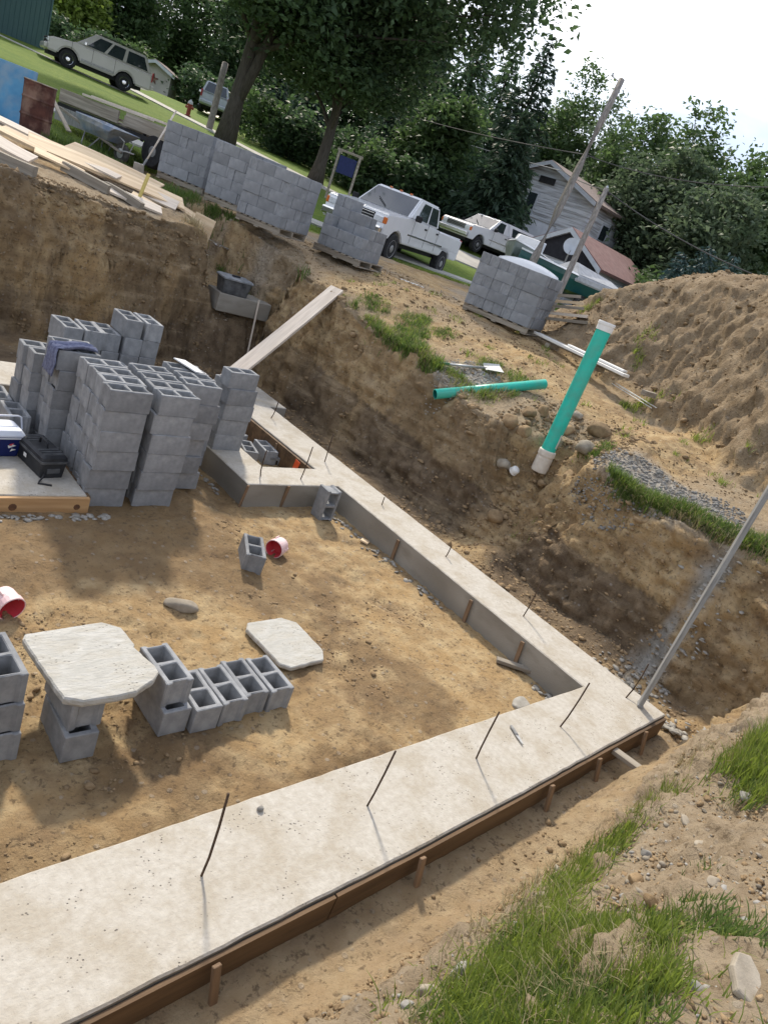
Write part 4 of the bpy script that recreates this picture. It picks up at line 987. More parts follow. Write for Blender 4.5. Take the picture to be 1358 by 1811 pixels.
rock('stone', (-3.52, 2.72, gz(-3.52, 2.72) + .015), (.30, .17, .10), -.5, M['stone_a'], 'flat pale stone lying alone on the mud near the two round-cornered slabs', seed=3)
rock('stone', (-1.08, .80, gz(-1.08, .80) + .0), (.30, .17, .07), .3, M['splat'], 'flat cake of set concrete in the inner corner of the footing', 'concrete lump', seed=5)
rock('pebble', (-4.20, .48, .012), (.045, .04, .035), .3, M['stone_b'], 'dark grey pebble on the near footing left of the first rebar pair', 'pebble', seed=8, sub=2)
# small chisel on the near footing
ch = thing('marking_tool', 'small grey metal hand tool lying on the near footing', 'hand tool', (-1.93, .355, .014), rad(-112))
put('shaft', G().lathe([(.006, -.09), (.012, -.08), (.013, .0), (.011, .02)], 10, TR((0, 0, 0), (0, rad(90), 0))).mesh(smooth=True), M['galv'], ch)
put('blade', G().prism([(-.0, -.014), (.085, -.006), (.10, 0), (.085, .006), (0, .014)], -.004, .004, 'z', TR((.018, 0, 0))).mesh(), M['steel'], ch)
# tall post standing on the footing corner
ps = thing('timber_post', 'tall grey weathered post standing upright on the corner of the footing', 'post', (-.195, .185, .002), rad(28))
put('post', G().box((0, 0, 1.22), (.085, .04, 2.44), b=.004).mesh(), M['galv'], ps)
put('base_plate', G().box((0, 0, .012), (.095, .05, .022), b=.003).mesh(), M['galv'], ps)
# plank ramp
board('plank', (-.72, 7.52, .06), (1.56, 8.36, gz(1.5, 8.3) + .07), .26, .045, M['paleboard'], 'long pale plank laid as a ramp from the footing up to the bank', 'plank', warp=-.02)
# concrete chunk in the far corner with a tote on it
zc = .70
o = put('concrete_chunk', G().box((0, 0, .14), (1.04, .55, .32), b=.012).mesh(), M['concrete_side'], None, (.85, 10.05, zc), (0, 0, rad(-5))); tag(o, 'old block of concrete jutting from the dirt wall under the black tote', 'concrete block')
tt = thing('plastic_tote', 'dusty black plastic tote with a grey lid set on the concrete chunk', 'storage tote', (.62, 9.98, zc + .305), rad(-7))
put('tub', G().rings([rrect(.23, .15, .03, 0), rrect(.235, .155, .03, .01), rrect(.27, .185, .03, .25)]).mesh(), M['grey_plastic'], tt)
put('lid', G().rings([rrect(.29, .205, .035, .25), rrect(.29, .205, .035, .275), rrect(.26, .175, .035, .295), rrect(.25, .165, .035, .29)]).mesh(), M['lid_plastic'], tt)
put('handle', G().box((0, -.02, .31), (.16, .04, .03), b=.008).mesh(), M['black'], tt)
board('wood_strip', (1.0, 9.52, -.1), (1.07, 9.76, 1.04), .035, .018, M['paleboard'], 'thin pale strip of wood propped against the concrete chunk', 'wood strip')
o = put('white_sheet', G().box((0, 0, 0), (.22, .30, .012)).mesh(), M['paper'], None, (-2.60, 5.15, ZT + .02), (.12, .18, .5)); tag(o, 'white sheet of foam lying on the right row of the big stack', 'sheet')
# ------------------------------------------------------------------ things lying on the banks
# lying green sewer pipe, open end towards the pit
def pipe(name, a, b, r, label, extra=None):
    t = thing(name, label, 'pipe', a); a, b = Vector(a), Vector(b); Mx = between(a, b); L_ = (b - a).length
    Mx.translation = (b - a) / 2; Q = Mx @ Matrix.Rotation(rad(90), 4, 'Y')
    put('tube', G().lathe([(r - .010, -L_ / 2), (r, -L_ / 2 + .001), (r, L_ / 2), (r - .010, L_ / 2 + .001)], 24, Q, cap=False).mesh(smooth=False), M['pvc'], t)
    put('bore', G().lathe([(r - .010, -L_ / 2 + .002), (r - .010, L_ / 2 - .002)], 24, Q, cap=False).mesh(smooth=True), M['pvcin'], t)
    for ch in t.children: shade(ch.data)
    return t, Q, L_
t, Q, L_ = pipe('sewer_pipe', (1.27, 5.18, 1.155), (2.95, 4.66, 1.735), .073, 'green plastic sewer pipe lying across the grassy lip of the bank')
put('print_line', G().box((.0735, 0, .35), (.002, .006, .5), Q).mesh(), M['white_plastic'], t)
# standing pipe
zp = .97
t = thing('standing_pipe', 'tall green sewer pipe standing upright in the gully with white cap and grey coupling', 'pipe', (2.0, 3.54, zp), 0, None, (rad(-.8), rad(1.2), 0))
put('tube', G().lathe([(.098, .12), (.098, 1.86)], 28, cap=False).mesh(smooth=True), M['pvc'], t)
put('coupling', G().lathe([(.09, -.18), (.110, -.18), (.114, -.16), (.114, .02), (.110, .03), (.110, .055), (.120, .06), (.120, .12), (.114, .135), (.1, .14)], 28).mesh(), M['coupler'], t)
0 and put('elbow', G().tube([(0, 0, -.1), (-.02, 0, -.2), (-.10, 0, -.28), (-.25, 0, -.32)], .118, 18).mesh(smooth=True), M['coupler'], t)
put('cap', G().lathe([(.10, 1.83), (.108, 1.83), (.108, 1.90), (.114, 1.905), (.114, 1.935), (.109, 1.945), (.0, 1.945)], 28).mesh(), M['white_plastic'], t)
o = put('worn_strip', G().box((0, -.0985, .30), (.03, .004, .2)).mesh(), M['coupler'], t)
# small white cap lying below
wc = thing('small_cap', 'small white plastic cap lying in the gully below the standing pipe', 'pipe cap', (1.72, 3.72, gz(1.72, 3.72) + .045), 0, None, (rad(35), rad(-20), .4))
put('shell', G().lathe([(.06, -.03), (.062, .0), (.058, .04), (.045, .055), (.0, .058)], 18).mesh(smooth=True), M['white_plastic'], wc)
put('flange', G().lathe([(.065, -.032), (.068, -.02), (.063, -.012)], 18).mesh(), M['white_plastic'], wc)
# shovel
a = Vector((1.66, 5.66, gz(1.66, 5.66) + .05)); b = Vector((2.36, 5.34, gz(2.36, 5.34) + .06)); sh = thing('square_shovel', 'square shovel with green grip lying on the gravel behind the pipe', 'shovel', a)
Mx = between(a, b); Mx.translation = (0, 0, 0)
put('grip', G().tube([(0, 0, 0), (.16, 0, 0)], .021, 10, M=Mx).mesh(smooth=True), M['greenhandle'], sh)
put('shaft', G().tube([(.16, 0, 0), (.62, 0, .0)], .017, 10, M=Mx).mesh(smooth=True), M['steel'], sh)
put('socket', G().tube([(.60, 0, .0), (.70, 0, .005), (.78, 0, .0)], [.019, .021, .012], 10, M=Mx).mesh(smooth=True), M['galv'], sh)
g = G(); nb_ = 6; rr = []
for i in range(nb_ + 1):
    x = .74 + .29 * i / nb_; hw = .10 + .025 * i / nb_; rr.append([(x, -hw, .03 - .01 * i / nb_), (x, -hw * .75, .004), (x, hw * .75, .004), (x, hw, .03 - .01 * i / nb_), (x, hw, .034 - .01 * i / nb_), (x, hw * .75, .008), (x, -hw * .75, .008), (x, -hw, .034 - .01 * i / nb_)])
put('blade', g.rings(rr, M=Mx @ Matrix.Rotation(rad(14), 4, 'X')).mesh(), M['alum'], sh)
# long white-topped beam and its metal strips beside the dirt heap
bm_ = thing('bundle', 'long white sheathed bundle of strips lying at the foot of the dirt heap', 'siding bundle', (5.28, 6.75, gz(5.2, 6.5) + .02), math.atan2(4.55 - 6.75, 4.92 - 5.28))
Lb_ = math.dist((5.28, 6.75), (4.92, 4.55))
for i in range(3): put('bearer', G().box((.4 + i * 1.2, 0, .03), (.10, .3, .08), b=.004).mesh(), M['oldwood'], bm_)
put('timber', G().box((Lb_ / 2 - .1, .10, .115), (Lb_, .05, .10), b=.004).mesh(), M['oldwood'], bm_)
put('white_strip', G().box((Lb_ / 2, -.06, .135), (Lb_ + .1, .17, .05), b=.006).mesh(), M['white_plastic'], bm_)
put('white_strip', G().box((Lb_ / 2 + .35, .0, .185), (Lb_ * .62, .12, .035), b=.006, M=TR((0, 0, 0), (0, 0, .01))).mesh(), M['white_plastic'], bm_)
for k in (-.05, 0, .06): put('metal_strip', G().box((Lb_ + .35, k, .10 - abs(k) * .5), (.95, .025, .012), b=.003, M=TR((0, 0, 0), (0, rad(4), k * .4))).mesh(), M['alum'], bm_)
# boulders and clods round the pipe
bl = [(2.35, 3.22, .34, .24, 'big smooth brown boulder just right of the standing pipe foot'), (2.85, 3.42, .36, .28, 'rounded tan boulder set in the bank up behind the pipe'),
      (2.55, 3.75, .26, .2, 'brown boulder half hidden behind the standing pipe'), (1.86, 3.92, .24, .2, 'lumpy brown clod left of the pipe coupling'), (1.72, 4.12, .28, .22, 'broken earth clod on the left lip of the gully'),
      (1.62, 3.85, .20, .17, 'small upright clod below the lying pipe end'), (2.15, 4.18, .24, .2, 'dark clod between the two green pipes'),
      (2.05, 3.12, .2, .15, 'small clod directly below the pipe coupling at right'), 
      (2.45, 4.15, .2, .18, 'grey clod at the upper rim of the gully'), (1.35, 3.45, .26, .2, 'large clod fallen to the gully mouth'), (3.0, 3.95, .2, .15, 'tan cobble on the track above the gully')]
for i, (x, y, s, h, lb) in enumerate(bl):
    rock('boulder', (x, y, gz(x, y) + h * .15), (s, s * R.uniform(.7, .95), h), R.uniform(0, 6), M['clod'] if i % 5 else M['stone_a'], lb, 'boulder' if 'clod' not in lb else 'clod', seed=20 + i, tilt=(R.uniform(-.3, .3), R.uniform(-.3, .3)))
# form lumber dumped on the far bank, every board a thing
bt = [((-2.45, 13.3), (-1.45, 12.15), .28, .03, 'newwood', .10, 'wide pale board at the upper left of the dumped lumber pile'),
      ((-1.95, 14.2), (.05, 11.75), .14, .045, 'paleboard', .09, 'longest plank of the lumber pile, running along its far edge'),
      ((-2.5, 11.75), (-.05, 11.15), .30, .03, 'newwood', .16, 'broad yellow board running down the middle of the lumber pile'),
      ((-1.45, 13.0), (-.35, 11.55), .22, .03, 'newwood', .20, 'short yellow board lying high on the lumber pile'),
      ((-3.05, 11.75), (-2.3, 11.45), .16, .04, 'newwood', .16, 'stubby yellow plank at the left end of the lumber pile'),
      ((-3.25, 10.95), (-2.75, 10.55), .20, .04, 'paleboard', .12, 'pale board end at the left picture edge, above the dark beams'),
      ((-1.75, 11.9), (-.25, 10.95), .20, .03, 'paleboard', .09, 'grey-pale board under the broad yellow one'),
      ((-1.75, 10.75), (-.75, 10.45), .22, .035, 'paleboard', .06, 'pale board overhanging the dirt edge in the middle'),
      ((-1.05, 11.0), (.0, 10.40), .16, .03, 'newwood', .05, 'yellow board sliding off the right end of the pile'),
      ((-2.2, 10.95), (-1.65, 10.45), .12, .14, 'oldwood', .10, 'dark squared beam jutting from under the pile in the middle'),
      ((-3.5, 10.3), (-2.95, 9.75), .13, .15, 'oldwood', .09, 'dark squared beam at the left picture edge'),
      ((-1.55, 10.85), (-1.15, 10.3), .12, .12, 'oldwood', .05, 'dark beam end under the overhanging pale board'),
      ((-.75, 12.55), (.25, 11.75), .12, .03, 'newwood', .06, 'narrow yellow board behind the right end of the pile'),
      ((-.9, 11.35), (.25, 10.75), .10, .04, 'oldwood', .04, 'weathered batten under the right end of the pile'),
      ((-2.9, 12.6), (-1.2, 11.25), .18, .03, 'paleboard', .22, 'wide pale plank crossing the top of the pile'),
      ((-.55, 11.65), (.38, 11.0), .16, .03, 'newwood', .12, 'yellow board pointing to the upright plywood piece'),
      ((-2.6, 11.05), (-1.9, 10.85), .14, .03, 'newwood', .15, 'short yellow scrap above the dark squared beam')]
for (a, b, w, th, m, lf, lb) in bt:
    za, zb = gz(*a), gz(*b); ov = max(za, zb) - .25
    board('form_lumber', (*a, max(za, ov) + lf), (*b, max(zb, ov) + lf * .8), w * (1.5 if th < .1 else 1), th, M[m], lb, 'board', 'form lumber dumped on the far bank', roll=(R.uniform(.16, .46) if th < .1 else R.uniform(-.1, .1)), warp=R.uniform(-.015, .015))
o = put('plywood_piece', G().box((0, 0, .26), (.42, .02, .56), b=.003).mesh(), M['newwood'], None, (.06, 10.62, gz(.06, 10.62) - .05), (rad(-8), rad(4), rad(-62))); tag(o, 'upright tan plywood piece stuck in the ground at the end of the lumber', 'plywood')
board('yellow_stake', (-1.02, 10.78, 1.95), (-.90, 10.86, 2.42), .06, .03, M['yellow'], 'yellow stake standing up out of the lumber pile', 'stake')
# white bit of torn sheeting by the third pallet
def strf(u, v):
    x = u * .62; return (x * .55 + .05 * math.sin(v * 6), -x * .8 + (v - .5) * .10, .03 + .03 * abs(math.sin(u * 9 + v * 3)))
o = cloth('plastic_strip', strf, 18, 4, M['paper'], .004); o.location = (.95, 11.45, gz(1.0, 11.3) + .01); tag(o, 'torn strip of white plastic lying on the grass before the third pallet', 'plastic strip')
def strf2(u, v):
    x = u * .5; return (x * .9, -x * .4 + (v - .5) * .06 + .03 * math.sin(u * 11), .015 + .02 * abs(math.sin(u * 13 + v * 3)))
o = cloth('plastic_strip', strf2, 16, 3, M['paper'], .004); o.location = (4.0, 9.55, gz(4.1, 9.5) + .01); tag(o, 'thin white strip of litter on the dirt in front of the stepped pallet', 'plastic strip')
# lumber behind the right-hand pallet
for i, (dx, dz, w, m) in enumerate(((0, .06, .30, 'oldwood'), (.05, .16, .22, 'paleboard'), (-.04, .27, .26, 'oldwood'), (.04, .36, .16, 'newwood'), (.0, .45, .2, 'oldwood'))):
    a = (5.35 + dx, 7.95 + .05 * i, gz(5.35, 7.95) + dz + .10); b = (6.15 + dx, 6.45 + .1 * i, gz(6.1, 6.5) * .5 + gz(5.35, 7.95) * .5 + dz + .25)
    board('spare_lumber', a, b, w, .06, M[m], 'board %s in the stack leaning behind the wide pallet' % ('at the bottom', 'second from the bottom', 'in the middle', 'second from the top', 'at the top')[i], 'board', 'lumber stacked behind the wide pallet')
# drum, blue board, barrow, shovel and trailer
dx_, dy_, _ = spot(60, 228, 14.0); dr = thing('steel_drum', 'rusty maroon steel drum standing next to the blue board', 'drum', (dx_, dy_, gz(dx_, dy_) + .02), .3)
prof = [(.28, 0), (.292, .01), (.285, .03)]
for z in (.28, .58): prof += [(.285, z - .03), (.297, z), (.285, z + .03)]
prof += [(.285, .84), (.294, .865), (.286, .88), (.27, .872), (.268, .84), (.0, .84)]
put('shell', G().lathe(prof, 28).mesh(), M['rust'], dr); put('rim', G().lathe([(.284, .868), (.298, .872), (.298, .884), (.284, .888)], 28, cap=False).mesh(), M['oldwood'], dr)
bx, by, _ = spot(14, 214, 13.7)
o = put('blue_board', G().box((-.55, 0, .52), (1.6, .045, 1.06), b=.006).mesh(), M['bluepaint'], None, (bx + .12, by, gz(bx, by) + .0), (rad(-4), 0, rad(-42))); tag(o, 'tall faded blue panel standing at the left picture edge by the drum', 'panel')
wx, wy, _ = spot(214, 280, 15.2); hx, hy, _ = spot(98, 195, 16.0)
hd = math.atan2(wy - hy, wx - hx); wb = thing('wheelbarrow', 'mortar crusted wheelbarrow with blue steel tray parked before the trailer', 'wheelbarrow', (wx, wy, gz(wx, wy)), hd)
put('tyre', G().lathe([(.12, -.045), (.185, -.05), (.205, 0), (.185, .05), (.12, .045)], 20, TR((0, 0, .205), (rad(90), 0, 0))).mesh(smooth=True), M['dusty_rubber'], wb)
put('hub', G().lathe([(.02, -.06), (.125, -.04), (.125, .04), (.02, .06)], 16, TR((0, 0, .205), (rad(90), 0, 0))).mesh(), M['steel'], wb)
tray = [[(-1.02, -.24, .36), (-.30, -.17, .34), (-.30, .17, .34), (-1.02, .24, .36)], [(-1.12, -.36, .56), (-.1, -.32, .52), (-.1, .32, .52), (-1.12, .36, .56)], [(-1.15, -.39, .66), (.08, -.33, .62), (.08, .33, .62), (-1.15, .39, .66)],
        [(-1.13, -.37, .66), (.06, -.31, .62), (.06, .31, .62), (-1.13, .37, .66)], [(-1.0, -.22, .39), (-.32, -.15, .37), (-.32, .15, .37), (-1.0, .22, .39)]]
put('tray', G().rings(tray).mesh(bevel=.012), M['barrow'], wb)
for s in (-1, 1):
    put('handle', G().box((0, 0, 0), (1.95, .042, .05), between((.12, s * .10, .22), (-1.8, s * .30, .60)), .006).mesh(), M['oldwood'], wb)
    put('leg', G().tube([(-.95, s * .22, .42), (-.98, s * .26, .02), (-.80, s * .26, .0), (-.55, s * .17, .33)], .014, 8).mesh(smooth=True), M['galv'], wb)
    put('brace', G().tube([(.1, s * .09, .24), (.16, s * .12, .45), (.02, s * .14, .5)], .012, 6).mesh(), M['steel'], wb)
put('nose_guard', G().tube([(.14, -.12, .26), (.24, -.10, .28), (.24, .10, .28), (.14, .12, .26)], .014, 6).mesh(), M['steel'], wb)
sx, sy, _ = spot(248, 290, 14.6); ex, ey, ez = spot(312, 196, 15.0); a = Vector((sx, sy, gz(sx, sy))); b = Vector((ex, ey, ez))
mt = thing('round_shovel', 'long handled tool leaning on the end of the farthest left block cube', 'shovel', a); d = b - a
put('handle', G().tube([d * .22 + Vector((0, 0, .02)), d * .5, d], .018, 8).mesh(smooth=True), M['paleboard'], mt)
put('neck', G().tube([d * .10, d * .16 + Vector((-.02, -.02, 0)), d * .24 + Vector((0, 0, .02))], [.03, .022, .022], 8).mesh(smooth=True), M['galv'], mt)
put('blade', G().prism([(-.10, .20), (-.11, .05), (-.06, -.04), (0, -.08), (.06, -.04), (.11, .05), (.10, .20)], -.008, .008, 'y', TR((0, 0, .06), (rad(18), 0, rad(-40)))).mesh(), M['steel'], mt)
# trailer
p0, p1 = spot(104, 180, 16.6), spot(262, 222, 15.4); hd = math.atan2(p1[1] - p0[1], p1[0] - p0[0]); zt = 2.32
tr = thing('flatbed_trailer', 'weathered wooden flatbed trailer with low board sides behind the wheelbarrow', 'trailer', (p0[0], p0[1], zt), hd)
Lt = math.dist(p0[:2], p1[:2]) + .9
for i in range(5): put('deck_board', G().box((Lt / 2, .2 + i * .36, .60), (Lt, .34, .05), b=.004).mesh(), M['oldwood'], tr)
put('frame_rail', G().box((Lt / 2, .02, .52), (Lt, .08, .10), b=.005).mesh(), M['dark'], tr); put('frame_rail', G().box((Lt / 2, 1.82, .52), (Lt, .08, .10), b=.005).mesh(), M['dark'], tr)
put('side_board', G().box((Lt * .28, -.04, .73), (Lt * .52, .04, .26), b=.004).mesh(), M['oldwood'], tr); put('side_board', G().box((Lt * .80, -.04, .71), (Lt * .42, .04, .20), b=.004).mesh(), M['oldwood'], tr)
put('side_board', G().box((Lt * .5, 1.88, .76), (Lt, .04, .26), b=.004).mesh(), M['oldwood'], tr)
put('skirt', G().box((Lt * .22, -.03, .34), (Lt * .44, .03, .30), b=.004).mesh(), M['galv'], tr)
for s in (.02, 1.82):
    w_ = put('wheel', G().lathe([(.17, -.08), (.30, -.1), (.335, -.05), (.335, .05), (.30, .1), (.17, .08)], 22, TR((Lt - .55, s, .335), (rad(90), 0, 0))).mesh(), M['rubber'], tr)
    put('rim', G().lathe([(.04, -.09), (.175, -.07), (.175, .07), (.04, .09)], 16, TR((Lt - .55, s, .335), (rad(90), 0, 0))).mesh(), M['rim'], w_)
    put('fender', G().tube([(Lt - 1.02, s, .45), (Lt - .95, s, .62), (Lt - .75, s, .745), (Lt - .35, s, .745), (Lt - .15, s, .62), (Lt - .08, s, .45)], .035, 6).mesh(), M['dark'], tr)
put('drawbar', G().box((-.6, .92, .48), (1.3, .09, .09), b=.005).mesh(), M['dark'], tr)
Tm = TR((p0[0], p0[1], zt), (0, 0, hd))
for (xa, ya, xb, yb, zz_, w, m, lb) in ((.9, -.02, 2.95, .05, .90, .2, 'paleboard', 'thick pale plank along the near side of the trailer load'), (.5, .55, 3.0, .45, .93, .26, 'paleboard', 'long plank lying in the middle of the trailer load'),
                                      (1.2, 1.1, 3.1, 1.0, .72, .24, 'oldwood', 'weathered plank low on the trailer bed'), (1.7, .2, 3.2, .25, .68, .18, 'paleboard', 'short plank sticking off the trailer end over the wheel')):
    board('trailer_plank', Tm @ Vector((xa, ya, zz_)), Tm @ Vector((xb, yb, zz_ + .02)), w, .05, M[m], lb, 'plank', 'planks loaded on the trailer')
for k in (0, 1, 2):
    board('leaning_plank', Tm @ Vector((-.25 + .12 * k, -.12 - .06 * k, .72 - .03 * k)), Tm @ Vector((1.25 + .15 * k, -.55 - .1 * k, .10)), .10, .035, M['oldwood'], 'weathered plank %s against the trailer side behind the wheelbarrow' % ('leaning highest', 'leaning in the middle', 'leaning lowest')[k], 'plank', 'planks leaning on the trailer')
# ------------------------------------------------------------------ streets, vehicles, houses, poles
strip('sidewalk', [(-3, 21.4), (7.27, 17.8), (12.4, 16.1), (24, 12.0)], 1.25, M['walk'], .05, .2)
strip('far_sidewalk', [(9.0, 62), (11.6, 47), (13.0, 38.5), (15.0, 30.5), (17.2, 24)], 1.3, M['walk'], .05, .2)
strip('driveway', [(15.2, 23.6), (20, 21.6), (30, 17.5)], 4.2, M['drive'], .05, .3)
strip('lawn_path', [(3.2, 45.5), (7.0, 40.6), (10.4, 39.2)], .5, M['walk'], .03, .15)
def wheel(par, x, y, r, w, m_rim, seg=22):
    t_ = put('wheel', G().lathe([(r * .62, -w / 2), (r * .93, -w / 2), (r, -w * .36), (r, w * .36), (r * .93, w / 2), (r * .62, w / 2)], seg, TR((x, y, r), (rad(90), 0, 0)), cap=True).mesh(), M['rubber'], par)
    sg = math.copysign(1, y)
    put('rim', G().lathe([(r * .64, w * .40), (r * .60, w * .52), (r * .50, w * .44), (r * .30, w * .46), (r * .2, w * .56), (r * .02, w * .57)], 16, TR((x, y, r), (rad(90) * -sg, 0, 0))).mesh(), m_rim, t_)
    return t_
def side_profile(x0, x1, zb, zt_list, wheels, ra):
    """outline of a car side: bottom edge with wheel arches, then the given top points from front to rear"""
    pts = []; xs = sorted(wheels); x = x0; pts.append((x0, zb))
    for cx in xs:
        for k in range(9):
            a = math.pi - math.pi * k / 8; pts.append((cx + ra * math.cos(a), max(zb, .40 + ra * math.sin(a))) if 0 < k < 8 else (cx + ra * math.cos(a), zb))
    pts.append((x1, zb)); return pts + zt_list
def quad_panel(par, name, c4, m, off=.008, u=(0, 1), v=(0, 1), th=.012):
    """a thin pane set just proud of the face c4 (four corners: bottom-a, bottom-b, top-b, top-a)"""
    a, b, c_, d = [Vector(p) for p in c4]
    def P(s, t): return (a * (1 - s) + b * s) * (1 - t) + (d * (1 - s) + c_ * s) * t
    n = (b - a).cross(d - a).normalized(); q = [P(u[0], v[0]), P(u[1], v[0]), P(u[1], v[1]), P(u[0], v[1])]
    return put(name, G().rings([[p - n * th for p in q], [p + n * off for p in q]]).mesh(), m, par)
def greenhouse(par, name, b0, t0, m):
    """b0, t0: (x_rear, x_front, halfwidth, z)"""
    B = [(b0[0], -b0[2], b0[3]), (b0[1], -b0[2], b0[3]), (b0[1], b0[2], b0[3]), (b0[0], b0[2], b0[3])]
    T = [(t0[0], -t0[2], t0[3]), (t0[1], -t0[2], t0[3]), (t0[1], t0[2], t0[3]), (t0[0], t0[2], t0[3])]
    put(name, G().rings([B, T]).mesh(bevel=.05, seg=2), m, par)
    return B, T
def pickup(label, loc, rz, paint, wb=3.95, front=.92, rear=1.15, W_=1.96, r=.40, cab=(-1.15, .98), roofz=1.86, cap=False, lift=.0, crew=True, beacons=True):
    t = thing('pickup_truck', label, 'pickup truck', loc, rz); xf = wb / 2; x0, x1 = -xf - rear, xf + front; zb = .50 + lift; hw = W_ / 2
    belt = 1.22 + lift
    prof = side_profile(x0, x1, zb, [(x1, .72 + lift), (x1 - .03, 1.08 + lift), (x1 - .16, 1.14 + lift), (cab[1] + .35, belt + .02), (cab[1] - .1, belt + .03), (cab[0] - .06, belt), (cab[0] - .08, .78 + lift), (x0 + .06, .78 + lift), (x0, .74 + lift)], (-xf, xf), r * 1.22)
    body = put('body', G().prism(prof, -hw, hw, 'y').mesh(bevel=.03, seg=2), paint, t)
    # bed walls
    for s in (-1, 1):
        pr = [(x0, .74 + lift)] + [(cab[0] - .12, .74 + lift), (cab[0] - .12, belt - .02), (x0, belt - .05)]
        put('bed_side', G().prism(pr, s * hw - .06 * (s > 0), s * hw + .06 * (s < 0), 'y').mesh(bevel=.02), paint, t)
    put('tailgate', G().box((x0 + .04, 0, 1.0 + lift), (.06, W_ - .16, .46), b=.015).mesh(), paint, t)
    put('bulkhead', G().box((cab[0] - .13, 0, 1.0 + lift), (.05, W_ - .16, .42), b=.01).mesh(), M['dark'], t)
    B, T_ = greenhouse(t, 'cab', (cab[0], cab[1] + .30, hw - .05, belt), (cab[0] + .10, cab[1] - .48, hw - .20, roofz + lift), paint)
    g4 = lambda i, j: (B[i], B[j], T_[j], T_[i])
    quad_panel(t, 'windscreen', g4(1, 2), M['glass'], u=(.05, .95), v=(.06, .9)); quad_panel(t, 'rear_window', g4(3, 0), M['glass'], u=(.1, .9), v=(.12, .85))
    for (i, j, s) in ((0, 1, 0), (2, 3, 1)):
        spans = ((.08, .40), (.45, .80)) if crew else ((.30, .84),)
        for (a, b) in spans: quad_panel(t, 'side_window', g4(i, j), M['glass'], u=(a, b) if not s else (1 - b, 1 - a), v=(.10, .86))
    for s in (-1, 1):
        for xd in ((cab[0] + .95, cab[1] - .05) if crew else (cab[1] - .05,)):
            put('door_seam', G().box((xd, s * (hw + .001), .95 + lift), (.014, .006, .75)).mesh(), M['dark'], t)
        put('door_seam', G().box((cab[0] + .03, s * (hw + .001), .95 + lift), (.014, .006, .75)).mesh(), M['dark'], t)
        for xd in ((cab[0] + .15, cab[0] + 1.12) if crew else (cab[0] + .2,)):
            put('door_handle', G().box((xd, s * (hw + .012), 1.10 + lift), (.16, .025, .05), b=.006).mesh(), M['dark'], t)
        put('mirror', G().box((cab[1] + .06, s * (hw + .13), 1.30 + lift), (.08, .22, .17), b=.03).mesh(), M['dark'], t)
        put('trim_strip', G().box((-.1, s * (hw + .004), .80 + lift), (wb - 1.2, .012, .05), b=.004).mesh(), M['chrome'], t)
        put('headlight', G().box((x1 - .01, s * (hw - .24), .94 + lift), (.06, .30, .16), b=.015).mesh(), M['lamp'], t)
        put('turn_signal', G().box((x1 - .045, s * (hw - .045), .94 + lift), (.10, .10, .17), b=.015).mesh(), M['amber'], t)
        put('tail_light', G().box((x0 + .0, s * (hw - .07), 1.02 + lift), (.05, .12, .36), b=.012).mesh(), M['redlens'], t)
        for x in (-xf, xf): wheel(t, x, s * (hw - .13), r, .25, M['rim'])
    put('grille', G().box((x1 + .0, 0, .95 + lift), (.05, W_ - .76, .22), b=.012).mesh(), M['dark'], t)
    for k in range(3): put('grille_bar', G().box((x1 + .028, 0, .88 + lift + k * .07), (.02, W_ - .78, .018), b=.004).mesh(), M['chrome'], t)
    put('front_bumper', G().box((x1 + .09, 0, .66 + lift), (.16, W_ - .02, .20), b=.04).mesh(), M['chrome'], t)
    put('rear_bumper', G().box((x0 - .08, 0, .62 + lift), (.14, W_ - .1, .16), b=.03).mesh(), M['chrome'], t)
    put('underbody', G().box((0, 0, .48 + lift), (x1 - x0 - .5, W_ - .55, .24)).mesh(), M['dark'], t)
    for s in (-1, 1): put('wheel_well', G().box((s * xf, 0, .70 + lift * .5), (r * 2.1, W_ - .5, .5)).mesh(), M['dark'], t)
    put('wiper', G().box((0, 0, 0), (.5, .02, .015), between((cab[1] + .27, .1, belt + .07), (cab[1] - .02, -.42, belt + .32))).mesh(), M['dark'], t)
    if beacons:
        for s in (-.35, 0, .35): put('roof_light', G().box((cab[1] - .52, s, roofz + lift + .02), (.10, .07, .035), b=.01).mesh(), M['amber'], t)
    if cap:
        B2, T2 = greenhouse(t, 'bed_cap', (x0 + .02, cab[0] - .02, hw - .04, belt - .03), (x0 + .25, cab[0] + .02, hw - .22, roofz + lift + .02), paint)
        for (i, j) in ((0, 1), (2, 3)): quad_panel(t, 'cap_window', (B2[i], B2[j], T2[j], T2[i]), M['glass'], u=(.12, .88), v=(.2, .8))
        quad_panel(t, 'cap_window', (B2[3], B2[0], T2[0], T2[3]), M['glass'], u=(.12, .88), v=(.2, .85))
    return t
fx, fy, _ = spot(681, 453, 20.8); rx, ry, _ = spot(768, 481, 24.4); hd = math.atan2(fy - ry, fx - rx); wbs = math.dist((fx, fy), (rx, ry))
sidev = Vector((math.sin(hd), -math.cos(hd))) * -1.0     # from the near wheels to the truck's middle line
mx_, my_ = (fx + rx) / 2, (fy + ry) / 2; nrm = Vector((-math.sin(hd), math.cos(hd)))
if (Vector((mx_, my_)) + nrm - Vector(CAM[:2])).length < (Vector((mx_, my_)) - Vector(CAM[:2])).length: nrm = -nrm
tk = pickup('white crew cab pickup parked on the bare dirt behind the block pallets', (mx_ + nrm.x * .86, my_ + nrm.y * .86, 1.98), hd, M['white_paint'], wb=wbs, lift=.12, r=.41, cab=(-.95, 1.12), roofz=1.86)
